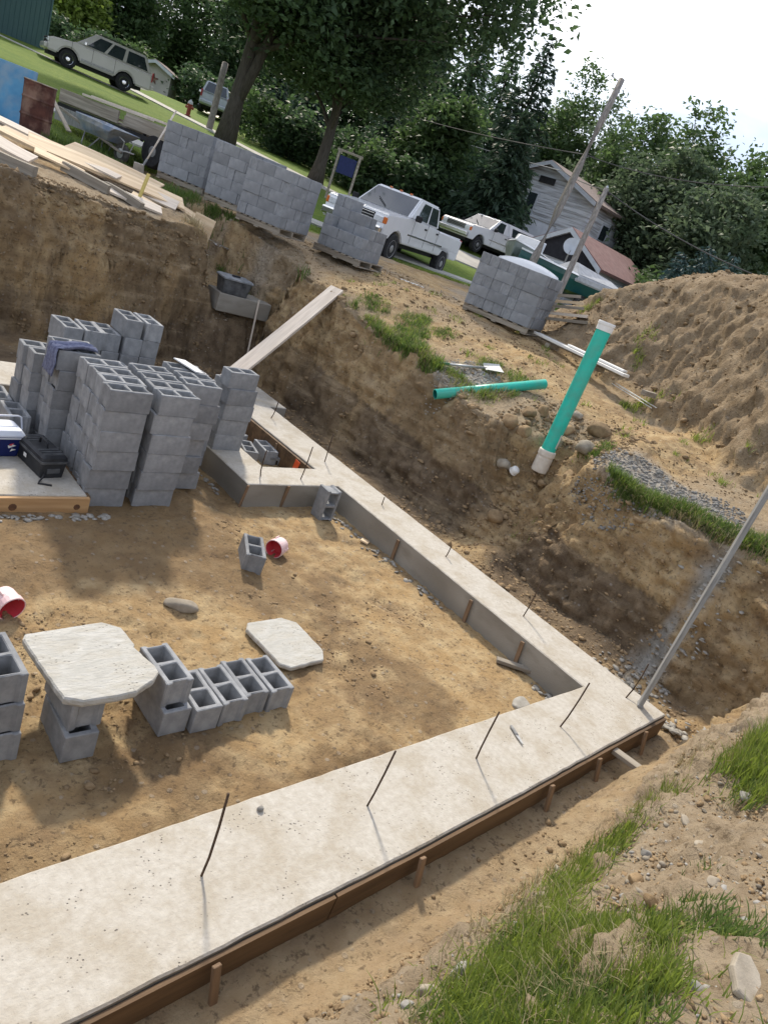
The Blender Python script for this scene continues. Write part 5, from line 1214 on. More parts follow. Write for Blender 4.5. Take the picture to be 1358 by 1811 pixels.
for i, (x, y, z, s, m, lb) in enumerate(((-1.6, .2, .98, (.5, .9, .5), 'dark', 'dark bin standing in the bed of the white pickup'), (-2.2, -.3, 1.1, (.35, .3, .35), 'pink', 'faded red cooler in the bed of the white pickup'))):
    Tm = tk.matrix_basis @ Vector((x, y, z)); o = put('bin' if i == 0 else 'red_cooler', G().box((0, 0, 0), s, b=.04).mesh(), M[m], None, Tm, (0, 0, hd)); tag(o, lb, 'container')
fx, fy, _ = spot(822, 438, 35.5); rx, ry, _ = spot(893, 468, 38.2); hd2 = math.atan2(fy - ry, fx - rx)
pickup('white older pickup with a bed cap parked on the concrete drive', ((fx + rx) / 2 + .3, (fy + ry) / 2 + .6, gz((fx + rx) / 2, (fy + ry) / 2) + .05), hd2, M['white_paint'], wb=math.dist((fx, fy), (rx, ry)), cap=True, crew=False, cab=(-.35, .95), roofz=1.82, r=.38, beacons=False)
def suv(label, loc, rz, paint, wb=3.3, front=.95, rear=1.25, W_=1.98, r=.39):
    t = thing('suv', label, 'suv', loc, rz); xf = wb / 2; x0, x1 = -xf - rear, xf + front; hw = W_ / 2; zb, belt = .46, 1.20
    prof = side_profile(x0, x1, zb, [(x1, .70), (x1 - .04, .98), (x1 - .2, 1.07), (xf - .30, belt), (x0 + .06, belt), (x0, .85)], (-xf, xf), r * 1.2)
    put('body', G().prism(prof, -hw, hw, 'y').mesh(bevel=.06, seg=3), paint, t)
    B, T_ = greenhouse(t, 'cabin', (x0 + .03, xf - .22, hw - .04, belt - .01), (x0 + .42, xf - 1.08, hw - .24, 1.90), paint)
    g4 = lambda i, j: (B[i], B[j], T_[j], T_[i])
    quad_panel(t, 'windscreen', g4(1, 2), M['glass'], u=(.05, .95), v=(.06, .92)); quad_panel(t, 'rear_window', g4(3, 0), M['glass'], u=(.08, .92), v=(.1, .9))
    for (i, j, s) in ((0, 1, 0), (2, 3, 1)):
        for (a, b) in ((.06, .36), (.41, .62), (.66, .88)): quad_panel(t, 'side_window', g4(i, j), M['glass'], u=(a, b) if not s else (1 - b, 1 - a), v=(.10, .85))
    for s in (-1, 1):
        for xd in (-.75, .28, 1.22): put('door_seam', G().box((xd, s * (hw + .001), .88), (.014, .006, .70)).mesh(), M['dark'], t)
        for xd in (-.55, .48): put('door_handle', G().box((xd, s * (hw + .01), 1.06), (.15, .02, .045), b=.006).mesh(), paint, t)
        put('mirror', G().box((xf - .62, s * (hw + .11), 1.30), (.10, .20, .16), b=.03).mesh(), M['chrome'], t)
        put('headlight', G().box((x1 - .02, s * (hw - .22), .90), (.07, .38, .18), b=.02).mesh(), M['lamp'], t)
        put('tail_light', G().box((x0 + .0, s * (hw - .06), 1.08), (.06, .10, .42), b=.012).mesh(), M['redlens'], t)
        put('roof_rail', G().tube([(x0 + .5, s * (hw - .32), 1.91), (x0 + .6, s * (hw - .32), 1.95), (xf - 1.3, s * (hw - .32), 1.95), (xf - 1.2, s * (hw - .32), 1.91)], .02, 6).mesh(), M['dark'], t)
        for x in (-xf, xf): wheel(t, x, s * (hw - .13), r, .25, M['chrome'])
        put('cladding', G().box((0, s * (hw + .004), .60), (wb - 1.1, .012, .10), b=.004).mesh(), M['rim'], t)
    put('grille', G().box((x1 - .0, 0, .90), (.05, W_ - .86, .22), b=.012).mesh(), M['dark'], t)
    put('grille_bar', G().box((x1 + .03, 0, .90), (.02, W_ - .88, .04), b=.004).mesh(), M['chrome'], t)
    put('front_bumper', G().box((x1 + .05, 0, .62), (.16, W_ - .04, .26), b=.05).mesh(), paint, t)
    put('rear_bumper', G().box((x0 - .06, 0, .62), (.16, W_ - .06, .22), b=.04).mesh(), paint, t)
    put('underbody', G().box((0, 0, .42), (x1 - x0 - .5, W_ - .55, .22)).mesh(), M['dark'], t)
    for s in (-1, 1): put('wheel_well', G().box((s * xf, 0, .66), (r * 2.1, W_ - .5, .5)).mesh(), M['dark'], t)
    return t
fx, fy, fz = spot(118, 118, 34.5); rx, ry, rz_ = spot(216, 162, 36.0); hd = math.atan2(fy - ry, fx - rx)
nrm = Vector((-math.sin(hd), math.cos(hd)))
if (Vector((fx, fy)) + nrm - Vector(CAM[:2])).length < (Vector((fx, fy)) - Vector(CAM[:2])).length: nrm = -nrm
sv = suv('pewter tan suv parked on the lawn slope near the teal house', ((fx + rx) / 2 + nrm.x * .86, (fy + ry) / 2 + nrm.y * .86, (gz(fx, fy) + gz(rx, ry)) / 2 + .02), hd, M['tan_paint'], wb=math.dist((fx, fy), (rx, ry)))
qx, qy, qz = spot(372, 212, 50)
suv('small silver suv seen from behind beyond the leaning pole', (qx, qy, gz(qx, qy)), rad(62), M['trailer_white'], wb=2.7, W_=1.85, r=.36)
# boats on their cradles
def boat(label, loc, rz, L_, bw, hull_m, rake=.5, cover=None, scr=True):
    t = thing('motor_boat', label, 'boat', loc, rz); n = 12; rr = []
    for i in range(n + 1):
        u = i / n; x = -L_ / 2 + L_ * u; f = 1 - max(0, (u - .45) / .55) ** 2.2; hwid = max(.03, bw / 2 * f); keel = .35 + .35 * max(0, (u - .6) / .4) ** 2; top = 1.15 + .22 * u ** 2
        rr.append([(x, 0, keel), (x, hwid * .72, keel + .22), (x, hwid * .98, top - .18), (x, hwid, top), (x, -hwid, top), (x, -hwid * .98, top - .18), (x, -hwid * .72, keel + .22)])
    put('hull', G().rings(rr).mesh(bevel=0, smooth=False), hull_m, t)
    rd = [[(p[0], p[1] * 1.02, p[2] + .02) for p in (r_[3], r_[4])] + [(r_[4][0], r_[4][1] * .9, r_[4][2] + .09), (r_[3][0], r_[3][1] * .9, r_[3][2] + .09)] for r_ in rr]
    put('deck', G().rings(rd).mesh(), M['gelcoat'], t)
    if scr:
        B = [(.1, -bw * .40, 1.30), (.75, -bw * .30, 1.34), (.75, bw * .30, 1.34), (.1, bw * .40, 1.30)]; T_ = [(-.15, -bw * .38, 1.75), (.28, -bw * .26, 1.75), (.28, bw * .26, 1.75), (-.15, bw * .38, 1.75)]
        put('windshield_frame', G().rings([B, T_]).mesh(bevel=.02), M['gelcoat'], t)
        for (i, j) in ((0, 1), (1, 2), (2, 3)): quad_panel(t, 'windshield', (B[i], B[j], T_[j], T_[i]), M['trailer_white'], u=(.06, .94), v=(.1, .92))
    if cover: put('tarp_cover', G().rings([[(-L_ / 2 - .1, -bw / 2 - .05, .95), (.2, -bw / 2 - .05, 1.0), (.2, bw / 2 + .05, 1.0), (-L_ / 2 - .1, bw / 2 + .05, .95)], [(-L_ / 2, -bw / 2, 1.25), (.1, -bw / 2, 1.28), (.1, bw / 2, 1.28), (-L_ / 2, bw / 2, 1.25)], [(-L_ / 2 + .3, -.2, 1.5), (-.1, -.25, 1.72), (-.1, .25, 1.72), (-L_ / 2 + .3, .2, 1.5)]]).mesh(bevel=.05, seg=2), M['tarp'], t)
    put('outboard_motor', G().box((-L_ / 2 - .22, 0, 1.05), (.35, .36, .55), b=.07).mesh(), M['dark'], t); put('motor_leg', G().box((-L_ / 2 - .22, 0, .55), (.18, .12, .6), b=.03).mesh(), M['dark'], t)
    put('cradle_beam', G().box((-.3, 0, .30), (L_ * .8, .12, .12), b=.01).mesh(), M['galv'], t)
    for x in (-.9, .9): put('cradle_bunk', G().box((x, 0, .36), (.10, bw * .8, .12), b=.01).mesh(), M['galv'], t)
    for s in (-1, 1): wheel(t, -.5, s * (bw / 2 - .05), .28, .18, M['rim'], 16)
    return t
b0 = spot(930, 446, 31.5); boat('grey-green motor boat with glass windshield on a trailer behind the wide pallet', (b0[0], b0[1], gz(b0[0], b0[1]) + .25), rad(204), 4.2, 1.8, M['grey_hull'])
b0 = spot(1005, 476, 30.5); boat('teal motor boat with white deck and grey cover before the dark gabled garage', (b0[0], b0[1], gz(b0[0], b0[1]) + .2), rad(160), 5.0, 1.95, M['teal_hull'], cover=True, scr=False)
b0 = spot(936, 468, 21); o = thing('upturned_dinghy', 'white upturned dinghy hull showing above the wide block pallet', 'boat', (b0[0], b0[1], gz(b0[0], b0[1]) + .28), rad(-68))
rr = []
for i in range(13):
    u = i / 12; x = -.95 + 1.9 * u; f = max(.05, math.sin(math.pi * (.06 + .88 * u))) ** .6
    rr.append([(x, -.42 * f, .55), (x, -.40 * f, .75), (x, -.28 * f, .93 * (.75 + .25 * f)), (x, 0, 1.02 * (.75 + .25 * f)), (x, .28 * f, .93 * (.75 + .25 * f)), (x, .40 * f, .75), (x, .42 * f, .55)])
put('hull', G().rings(rr).mesh(smooth=True), M['gelcoat'], o); put('gunwale', G().box((0, 0, .54), (1.7, .7, .05), b=.02).mesh(), M['dark'], o)
for x in (-.6, .6): put('trestle', G().box((x, 0, .26), (.1, .7, .5), b=.01).mesh(), M['oldwood'], o)
# old white house
def gable_house(name, label, cat, corner, rz, wd, dp, eave, ridge, m_wall, m_roof, m_gable=None, wins=(), over=.35, roof_th=.14, base=0.0):
    """corner = near corner; local x along the gable end wall (width wd), local y back along the side (dp); ridge runs along y"""
    t = thing(name, label, cat, corner, rz)
    poly = [(0, base), (wd, base), (wd, eave), (wd / 2, ridge), (0, eave)]
    put('walls', G().prism(poly, 0, dp, 'y').mesh(), m_wall, t)
    sl = math.atan2(ridge - eave, wd / 2)
    for s in (-1, 1):
        a = Vector((wd / 2, 0, ridge + .02)); e = Vector((wd / 2 - s * (wd / 2 + over), 0, eave - over * math.tan(sl) + .02)); up = Vector((math.sin(sl) * -s, 0, math.cos(sl))) * roof_th
        put('roof_slope', G().rings([[(a.x, -over, a.z), (e.x, -over, e.z), (e.x + up.x, -over, e.z + up.z), (a.x, -over, a.z + up.z)], [(a.x, dp + over, a.z), (e.x, dp + over, e.z), (e.x + up.x, dp + over, e.z + up.z), (a.x, dp + over, a.z + up.z)]]).mesh(), m_roof, t)
        put('barge_board', G().rings([[(a.x, -over - .04, a.z - .12), (e.x, -over - .04, e.z - .12), (e.x, -over - .04, e.z + .1), (a.x, -over - .04, a.z + .1)], [(a.x, -over - .002, a.z - .12), (e.x, -over - .002, e.z - .12), (e.x, -over - .002, e.z + .1), (a.x, -over - .002, a.z + .1)]]).mesh(), M['trailer_white'], t)
    if m_gable: put('gable_panel', G().prism([(.05, eave - .25), (wd - .05, eave - .25), (wd - .05, eave), (wd / 2, ridge - .05), (.05, eave)], -.03, -.001, 'y').mesh(), m_gable, t)
    for (face, u, z, w, h) in wins:
        cx, cy, r_ = {'f': (u, -.02, 0), 'l': (-.02, u, rad(-90)), 'r': (wd + .02, u, rad(90))}[face]
        f = put('window', G().box((cx, cy, z), (w + .18, .06, h + .2), None, .01).mesh() if face == 'f' else G().box((cx, cy, z), (.06, w + .18, h + .2), None, .01).mesh(), M['trailer_white'], t)
        q = -.035
        put('pane', G().box((cx, cy + q, z + h * .26), (w, .01, h * .46)).mesh() if face == 'f' else G().box((cx + (q if face == 'l' else -q), cy, z + h * .26), (.01, w, h * .46)).mesh(), M['glass'], f)
        put('pane', G().box((cx, cy + q, z - h * .24), (w, .01, h * .46)).mesh() if face == 'f' else G().box((cx + (q if face == 'l' else -q), cy, z - h * .24), (.01, w, h * .46)).mesh(), M['glass'], f)
    return t
hc = spot(1050, 358, 40); zg = gz(hc[0], hc[1]) - .3
# the near vertical corner of the house; its gable wall runs off to the left, its long side to the right
dv = spot(889, 295, 43.8); ang = math.atan2(hc[1] - dv[1], hc[0] - dv[0]); wdh = math.dist(hc[:2], dv[:2])
hz_e = spot(1050, 358, 40)[2] - zg; hz_r = hz_e + 1.3
house = gable_house('house', 'old two storey white house with peeling siding and brown roof behind the poles', 'house', (dv[0], dv[1], zg), ang, wdh, 11.0, hz_e, hz_r, M['siding'], M['shingle'],
                    wins=(('f', wdh * .42, hz_e - 1.35, .62, 1.9), ('r', 2.2, hz_e - 1.6, .7, 1.7), ('r', 4.6, hz_e - 1.6, .7, 1.5), ('r', 6.8, hz_e - 1.7, .6, 1.2)))
put('vent', G().box((wdh / 2, -.05, hz_r - .9), (1.1, .06, .35), b=.01).mesh(), M['dark'], house)
put('number_plate', G().box((wdh * .62, -.03, hz_e - 2.7), (.42, .03, .4)).mesh(), M['greenhandle'], house)
put('rear_roof', G().rings([[(wdh + .2, 5.0, hz_e - .1), (wdh + 3.5, 5.0, hz_e - .9), (wdh + 3.5, 5.0, hz_e - .75), (wdh + .2, 5.0, hz_e + .05)], [(wdh + .2, 9.6, hz_e - .1), (wdh + 3.5, 9.6, hz_e - .9), (wdh + 3.5, 9.6, hz_e - .75), (wdh + .2, 9.6, hz_e + .05)]]).mesh(), M['shingle'], house)
put('rear_wing', G().box((wdh + 1.7, 7.3, (hz_e - 1.0) / 2), (3.2, 4.0, hz_e - 1.05)).mesh(), M['brick'], house)
for k in range(22):   # lapped siding boards of the gable wall
    z = .4 + k * .24
    if z < hz_e: put('siding_board', G().box((wdh / 2, -.012, z), (wdh - .04, .024, .21), TR((0, 0, 0), (0, 0, 0)), .004).mesh(), M['siding'], house)
# garage
gc = spot(1057, 473, 33); ga = spot(942, 422, 34.8); ang2 = math.atan2(gc[1] - ga[1], gc[0] - ga[0]); wg = math.dist(gc[:2], ga[:2]); zg2 = gz(gc[0], gc[1]) - .2
ze2 = gc[2] - zg2; zr2 = spot(1017, 409, 33.2)[2] - zg2
gar = gable_house('garage', 'low garage with dark gable end and faded red roof below the white house', 'garage', (ga[0], ga[1], zg2), ang2, wg, 7.2, ze2, zr2, M['siding'], M['redroof'], M['gable_dark'], over=.3)
put('garage_door', G().box((wg * .45, -.03, ze2 * .42), (wg * .6, .05, ze2 * .78), b=.01).mesh(), M['trailer_white'], gar)
# dish before the garage
d0 = spot(1002, 455, 32.5); ds = thing('satellite_dish', 'round grey satellite dish on a short mast before the dark garage gable', 'satellite dish', (d0[0], d0[1], gz(d0[0], d0[1])), rad(-140))
hd_ = d0[2] - gz(d0[0], d0[1]) + .35
put('mast', G().tube([(0, 0, 0), (0, 0, hd_)], .035, 8).mesh(), M['galv'], ds)
put('reflector', G().lathe([(.02, 0), (.2, .02), (.36, .09), (.38, .105), (.35, .10), (.2, .04), (.0, .02)], 20, TR((.05, 0, hd_ + .1), (0, rad(72), 0))).mesh(smooth=True), M['trailer_white'], ds)
put('feed_arm', G().tube([(.05, 0, hd_ - .3), (.45, 0, hd_ - .05)], .015, 6).mesh(), M['galv'], ds)
# white box trailer behind the second truck
c0 = spot(890, 402, 42); bt_ = thing('box_trailer', 'dull white box trailer standing behind the capped pickup', 'trailer', (c0[0], c0[1], gz(c0[0], c0[1])), rad(-42))
put('box', G().box((0, 0, 1.45), (5.2, 2.2, 2.0), b=.03).mesh(), M['trailer_white'], bt_); put('roof_edge', G().box((0, 0, 2.47), (5.26, 2.26, .06), b=.01).mesh(), M['galv'], bt_)
put('chassis', G().box((0, 0, .38), (5.2, 1.4, .14), b=.01).mesh(), M['dark'], bt_)
for s in (-1, 1): wheel(bt_, -.3, s * .95, .33, .2, M['rim'], 16)
# teal house corner at the upper left
e0 = spot(78, 96, 40); e1 = spot(-60, 58, 36); ang3 = math.atan2(e0[1] - e1[1], e0[0] - e1[0]); wt = math.dist(e0[:2], e1[:2]); zt0 = min(gz(e0[0], e0[1]), gz(e1[0], e1[1])) - .4
th_ = thing('teal_house', 'teal sided house corner with a dark framed window at the upper left', 'house', (e1[0], e1[1], zt0), ang3)
put('walls', G().box((wt / 2 - 3, 3.0, 2.6), (wt + 6, 6.0, 5.2)).mesh(), M['teal'], th_)
for k in range(int((wt + 6) / .30)):
    put('batten', G().box((-6 + .15 + k * .30, -.012, 2.6), (.03, .024, 5.2)).mesh(), M['teal'], th_) if -3 < -6 + k * .3 < wt - .1 else None
f = put('window', G().box((wt - 2.75, -.03, 3.75), (2.2, .08, 1.5), b=.01).mesh(), M['gable_dark'], th_)
put('pane', G().box((wt - 3.25, -.075, 3.75), (.95, .012, 1.25)).mesh(), M['glass'], f); put('pane', G().box((wt - 2.22, -.075, 3.75), (.95, .012, 1.25)).mesh(), M['glass'], f)
put('roof', G().box((wt / 2 - 3, 3.0, 5.35), (wt + 7, 7.2, .3), b=.02).mesh(), M['shingle'], th_)
put('corner_board', G().box((wt + .012, -.03, 2.6), (.10, .05, 5.2)).mesh(), M['teal'], th_)
# shed with a barn star
s0 = spot(292, 168, 58); shd = gable_house('shed', 'small beige shed with a dark barn star far behind the tan suv', 'shed', (s0[0] - 2.0, s0[1] + 1.2, gz(s0[0], s0[1]) - .3), rad(-40), 2.6, 2.4, 2.0, 2.5, M['drive'], M['shingle'])
st = []
for k in range(10): a = rad(90 + 36 * k); q = .42 if k % 2 == 0 else .17; st.append((1.3 + q * math.cos(a), 1.3 + q * math.sin(a)))
put('barn_star', G().prism(st, -.05, -.005, 'y').mesh(), M['rust'], shd)
# hydrant
h0 = spot(332, 206, 40.5); hy_ = thing('fire_hydrant', 'red fire hydrant with a pale top on the far lawn', 'fire hydrant', (h0[0], h0[1], gz(h0[0], h0[1])), .4)
put('barrel', G().lathe([(.17, 0), (.17, .05), (.11, .07), (.11, .55), (.15, .57), (.15, .62)], 14).mesh(), M['hydrant'], hy_); put('bonnet', G().lathe([(.15, .62), (.13, .72), (.06, .80), (.03, .86), (.0, .86)], 14).mesh(), M['trailer_white'], hy_)
for s in (-1, 1): put('outlet', G().lathe([(.06, 0), (.06, .12), (.075, .12), (.075, .17)], 10, TR((0, s * .08, .45), (rad(-90) * s, 0, 0))).mesh(), M['hydrant'], hy_)
# utility poles
def pole(label, base, top, r0, r1, group=None, arm=None, plain=True):
    b = Vector((base[0], base[1], gz(base[0], base[1]) - .1)); t = thing('utility_pole', label, 'utility pole', b, 0, group); d = Vector(top) - b
    n = 5; pts = [d * (i / n) + Vector((.012 * math.sin(i * 1.3), .01 * math.cos(i), 0)) * (0 < i < n) for i in range(n + 1)]
    put('pole', G().tube(pts, [r0 + (r1 - r0) * i / n for i in range(n + 1)], 14).mesh(smooth=True), M['polewood'], t)
    return t, b, d
pA = spot(937, 463, 28); tA = spot(1099, 141, 28)
t, bA, dA = pole('tall bare weathered utility pole rising before the white house', pA, tA, .17, .12)
put('bracket', G().tube([dA * .985, dA * .985 + Vector((-.25, .3, .12))], .02, 6).mesh(), M['galv'], t)
put('insulator', G().lathe([(.03, 0), (.06, .04), (.03, .08), (.05, .12), (.0, .14)], 10, TR(dA * .985 + Vector((-.25, .3, .1)))).mesh(), M['trailer_white'], t)
put('clamp', G().tube([dA * .66 + Vector((.12, 0, 0)), dA * .66 + Vector((.3, -.25, .05))], .03, 6).mesh(), M['dark'], t)
pB = spot(996, 497, 25); tB = spot(1072, 334, 25)
t, bB, dB = pole('shorter pale utility pole right of the tall one, in front of the garage', pB, tB, .115, .09)
put('insulator', G().lathe([(.03, 0), (.06, .04), (.03, .08), (.0, .12)], 10, TR(dB)).mesh(), M['trailer_white'], t); put('cross_pin', G().tube([dB * .97 + Vector((-.16, .14, 0)), dB * .97 + Vector((.16, -.14, 0))], .025, 6).mesh(), M['dark'], t)
pC = spot(371, 224, 37.5); tC = spot(399, 112, 37.5)
pole('pale pole leaning beside the big maple trunk near the hydrant', pC, tC, .17, .16)
def wire(a, b, sag, r, label, m='wire'):
    a, b = Vector(a), Vector(b); pts = [a.lerp(b, i / 24) - Vector((0, 0, sag * 4 * (i / 24) * (1 - i / 24))) for i in range(25)]
    o = put('utility_wire', G().tube(pts, r, 5).mesh(), M[m]); tag(o, label, 'wire', 'overhead wires'); return o
ptA = lambda f: tuple(bA + dA * f); ptB = lambda f: tuple(bB + dB * f)
wire(spot(560, 140, 52), ptA(.66), .5, .022, 'upper dark wire running left from the tall pole across the dark trees')
wire(spot(700, 210, 47), spot(992, 302, 38.5), .15, .025, 'pale service wire running down to the gable of the white house', 'wire_pale')
wire(ptA(.66), spot(1440, 330, 24), .4, .018, 'dark wire running right from the tall pole over the spoil heap')
wire(ptB(.99), spot(1500, 545, 20), .35, .02, 'thick dark wire running right from the shorter pole top')
wire(ptB(.99), spot(992, 300, 39), .1, .02, 'short wire between the shorter pole and the house gable')
# sign frame in front of the trees
g0 = spot(597, 345, 30); sg = thing('yard_sign', 'blue sign hanging in a pale timber frame by the second trunk', 'sign', (g0[0], g0[1], gz(g0[0], g0[1])), rad(-50))
for s in (-.45, .45): put('post', G().box((s, 0, 1.0), (.09, .09, 2.0), b=.008).mesh(), M['oldwood'], sg)
put('crossbar', G().box((0, 0, 1.96), (1.1, .07, .09), b=.008).mesh(), M['oldwood'], sg)
put('sign_panel', G().box((0, 0, 1.45), (.74, .03, .66), b=.005).mesh(), M['signblue'], sg)
# ------------------------------------------------------------------ trees: tapered trunk, limbs, crown of many small leaves
def leaf_cards(cent, size, up=.35, aspect=1.7, rng=RNG, tint=None):
    """one small folded leaf cluster per point (two triangles as a quad)"""
    n = len(cent); a = rng.normal(size=(n, 3)); a[:, 2] *= .55; a /= np.linalg.norm(a, axis=1, keepdims=True) + 1e-9
    nn = rng.normal(size=(n, 3)); nn[:, 2] = np.abs(nn[:, 2]) + up; b = np.cross(nn, a); b /= np.linalg.norm(b, axis=1, keepdims=True) + 1e-9
    s = size * rng.uniform(.55, 1.35, (n, 1)); l, w = a * s * aspect / 2, b * s / 2; c = np.cross(a, b); dr = c * s * .18
    v = np.stack([cent - l - dr, cent + w * .9, cent + l - dr, cent - w * .9], 1).reshape(-1, 3)
    q = np.arange(n * 4).reshape(n, 4); t = rng.random(n) if tint is None else tint
    return v, q, np.repeat(t, 4)
def leaf_mesh(name, parts, m):
    vs, qs, ts, o = [], [], [], 0
    for v, q, t in parts: vs.append(v); qs.append(q + o); ts.append(t); o += len(v)
    me = np_mesh(name, np.concatenate(vs), np.concatenate(qs)); a = me.attributes.new('tint', 'FLOAT', 'POINT'); tt = np.concatenate(ts)
    if len(tt) == len(me.vertices): a.data.foreach_set('value', tt.astype(np.float32))
    me.materials.append(m); return me
def tree(name, label, x, y, H, tr, lobes, nleaf, size, m, bark='bark', seed=0, group=None, lean=(0, 0), fork=None, limbs=14, shell=.62, clump=.55, z=None, bare=0):
    """lobes: (dx, dy, z, rx, ry, rz) ellipsoids in metres from the foot of the trunk"""
    rng = np.random.default_rng(100 + seed); rr = random.Random(200 + seed)
    zg_ = gz(x, y) - .15 if z is None else z; t = thing(name, label, 'tree', (x, y, zg_), 0, group)
    g = G(); top = H * .80; n = 8
    ax = [Vector((lean[0] * u + .25 * math.sin(u * 4 + seed) * u, lean[1] * u + .25 * math.cos(u * 3 + seed) * u, top * u)) for u in [i / n for i in range(n + 1)]]
    rad_ = [tr * (1.45 if i == 0 else 1) * (1 - .82 * (i / n) ** .9) for i in range(n + 1)]
    g.tube(ax, rad_, 12)
    vol = [a * b * c for (_, _, _, a, b, c) in lobes]; tot = sum(vol); cl = []
    for L_, v in zip(lobes, vol):
        k = max(4, int(nleaf / 46 * v / tot)); d = rng.normal(size=(k, 3)); d /= np.linalg.norm(d, axis=1, keepdims=True)
        r = rng.random((k, 1)) ** .38; r = np.where(r < shell * rng.random((k, 1)), rng.uniform(.5, 1, (k, 1)), r)
        p = d * r; p[:, 2] = np.where(p[:, 2] < -.55, -.55 + (p[:, 2] + .55) * .4, p[:, 2]); cl.append(np.array(L_[:3]) + p * np.array(L_[3:]))
    cl = np.concatenate(cl)
    for i in range(limbs):
        c_ = Vector(cl[rr.randrange(len(cl))]); u = max(.22, min(.9, (c_.z / top) * rr.uniform(.45, .75))); k = min(n - 1, int(u * n)); s = ax[k].lerp(ax[k + 1], u * n - k)
        mid = s.lerp(c_, .5) + Vector((rr.gauss(0, .3), rr.gauss(0, .3), .5)); r0 = tr * (1 - .8 * u) * .5; g.tube([s, s.lerp(mid, .5) + Vector((0, 0, .12)), mid, c_], [r0, r0 * .7, r0 * .45, .02], 6)
    if fork: g.tube([ax[1], ax[1] + Vector(fork) * .35 + Vector((0, 0, top * .10)), ax[1] + Vector(fork) + Vector((0, 0, top * .35))], [tr * .8, tr * .6, tr * .35], 10)
    put('trunk', g.mesh(smooth=True), M[bark], t)
    per = 46; off = np.clip(rng.normal(size=(len(cl), per, 3)), -1.7, 1.7) * np.array([clump, clump, clump * .7]) * np.exp(rng.normal(0, .25, (len(cl), 1, 1)))
    pts = (cl[:, None, :] + off).reshape(-1, 3); tone = np.repeat(rng.uniform(0, .55, len(cl)), per) + rng.uniform(0, .45, len(pts))
    put('crown', leaf_mesh('crown', [leaf_cards(pts, size, rng=rng, tint=tone)], M[m]), None, t)
    return t
def conifer(name, label, x, y, H, tr, rbase, m, seed=0, n_tier=34, group=None, droop=.28, size=.42, z0=.06, dens=30, ragged=.3, z=None, taper=.9):
    rng = np.random.default_rng(300 + seed); rr = random.Random(seed); zg_ = gz(x, y) - .15 if z is None else z
    t = thing(name, label, 'tree', (x, y, zg_), 0, group); g = G(); g.tube([(0, 0, 0), (0, 0, H * .5), (0, 0, H * .98)], [tr, tr * .6, .02], 8)
    P, A = [], []
    for i in range(n_tier):
        u = i / n_tier; zz = H * (z0 + (1 - z0) * u ** 1.05); R_ = rbase * (1 - u) ** taper + .15; nb = max(5, int(11 * (1 - u) + 5)); ph = rr.random() * 6
        for k in range(nb):
            a = ph + 2 * math.pi * k / nb + rr.gauss(0, .2); ln = R_ * rr.uniform(1 - ragged, 1 + ragged * .6); dz = -droop * ln * rr.uniform(.6, 1.3)
            e = (math.cos(a) * ln, math.sin(a) * ln, zz + dz + .12 * ln)
            if rr.random() < .35 and ln > .6: g.tube([(0, 0, zz), (e[0] * .5, e[1] * .5, zz + dz * .3), e], [.045, .03, .01], 4, cap=False)
            m_ = max(5, int(dens * ln / rbase * 1.6)); s = rng.uniform(.12, 1.0, m_) ** .8
            pp = np.stack([e[0] * s, e[1] * s, zz + (e[2] - zz) * s ** 1.4], 1) + rng.normal(0, 1, (m_, 3)) * np.array([.16, .16, .09]) * (.5 + ln * .25); P.append(pp)
            d = np.tile(np.array([math.cos(a), math.sin(a), -.25]), (m_, 1)) + rng.normal(0, .55, (m_, 3)); A.append(d)
    P, A = np.concatenate(P), np.concatenate(A); A /= np.linalg.norm(A, axis=1, keepdims=True); n = len(P)
    nn = rng.normal(size=(n, 3)); nn[:, 2] += .8; b = np.cross(nn, A); b /= np.linalg.norm(b, axis=1, keepdims=True); s = size * rng.uniform(.6, 1.3, (n, 1))
    v = np.stack([P - A * s * .5, P + b * s * .17, P + A * s * .6 - np.array([0, 0, .12]) * s, P - b * s * .17], 1).reshape(-1, 3)
    put('trunk', g.mesh(), M['bark_dark'], t); put('crown', leaf_mesh('crown', [(v, np.arange(n * 4).reshape(n, 4), np.repeat(rng.random(n), 4))], M[m]), None, t); return t
def sp2(px, py, d): a = spot(px, py, d); return a[0], a[1]
def by_top(px, py, d):
    """foot and height of a tree whose top is sighted at this pixel"""
    x, y, z = spot(px, py, d); return x, y, z - gz(x, y)
# the two dark street trees
x, y = sp2(397, 252, 33.5)
tree('maple_tree', 'huge dark maple with thick grey trunk rising behind the block pallets', x, y, 20, .38,
     [(0, 0, 13.0, 7.0, 7.0, 6.5), (4.5, -4.0, 9.6, 4.6, 4.6, 4.2), (-2.5, 3.0, 9.3, 4.3, 4.3, 3.2), (6.0, -6.0, 11.0, 4.2, 4.2, 4.5), (.5, -.5, 6.6, 3.8, 3.8, 1.7), (2.8, -3.0, 5.4, 2.6, 2.6, 1.4), (-4.5, 4.5, 12.5, 4.0, 4.0, 4.0), (-2.6, -2.4, 6.4, 2.8, 2.8, 1.7), (-.8, -3.4, 6.0, 2.6, 2.6, 1.5), (-3.6, .6, 7.0, 2.6, 2.6, 1.6), (1.8, -2.6, 7.4, 3.0, 3.0, 2.0), (3.6, -4.6, 6.9, 2.6, 2.6, 1.7)], 62000, .19, 'leaf_dark', 'bark_dark', 1, lean=(.3, -.2), fork=(.9, -1.1, 0), limbs=26, clump=.62)  # dark bark puts the shade on the grey trunk into its colour
x, y = sp2(563, 300, 35.5)
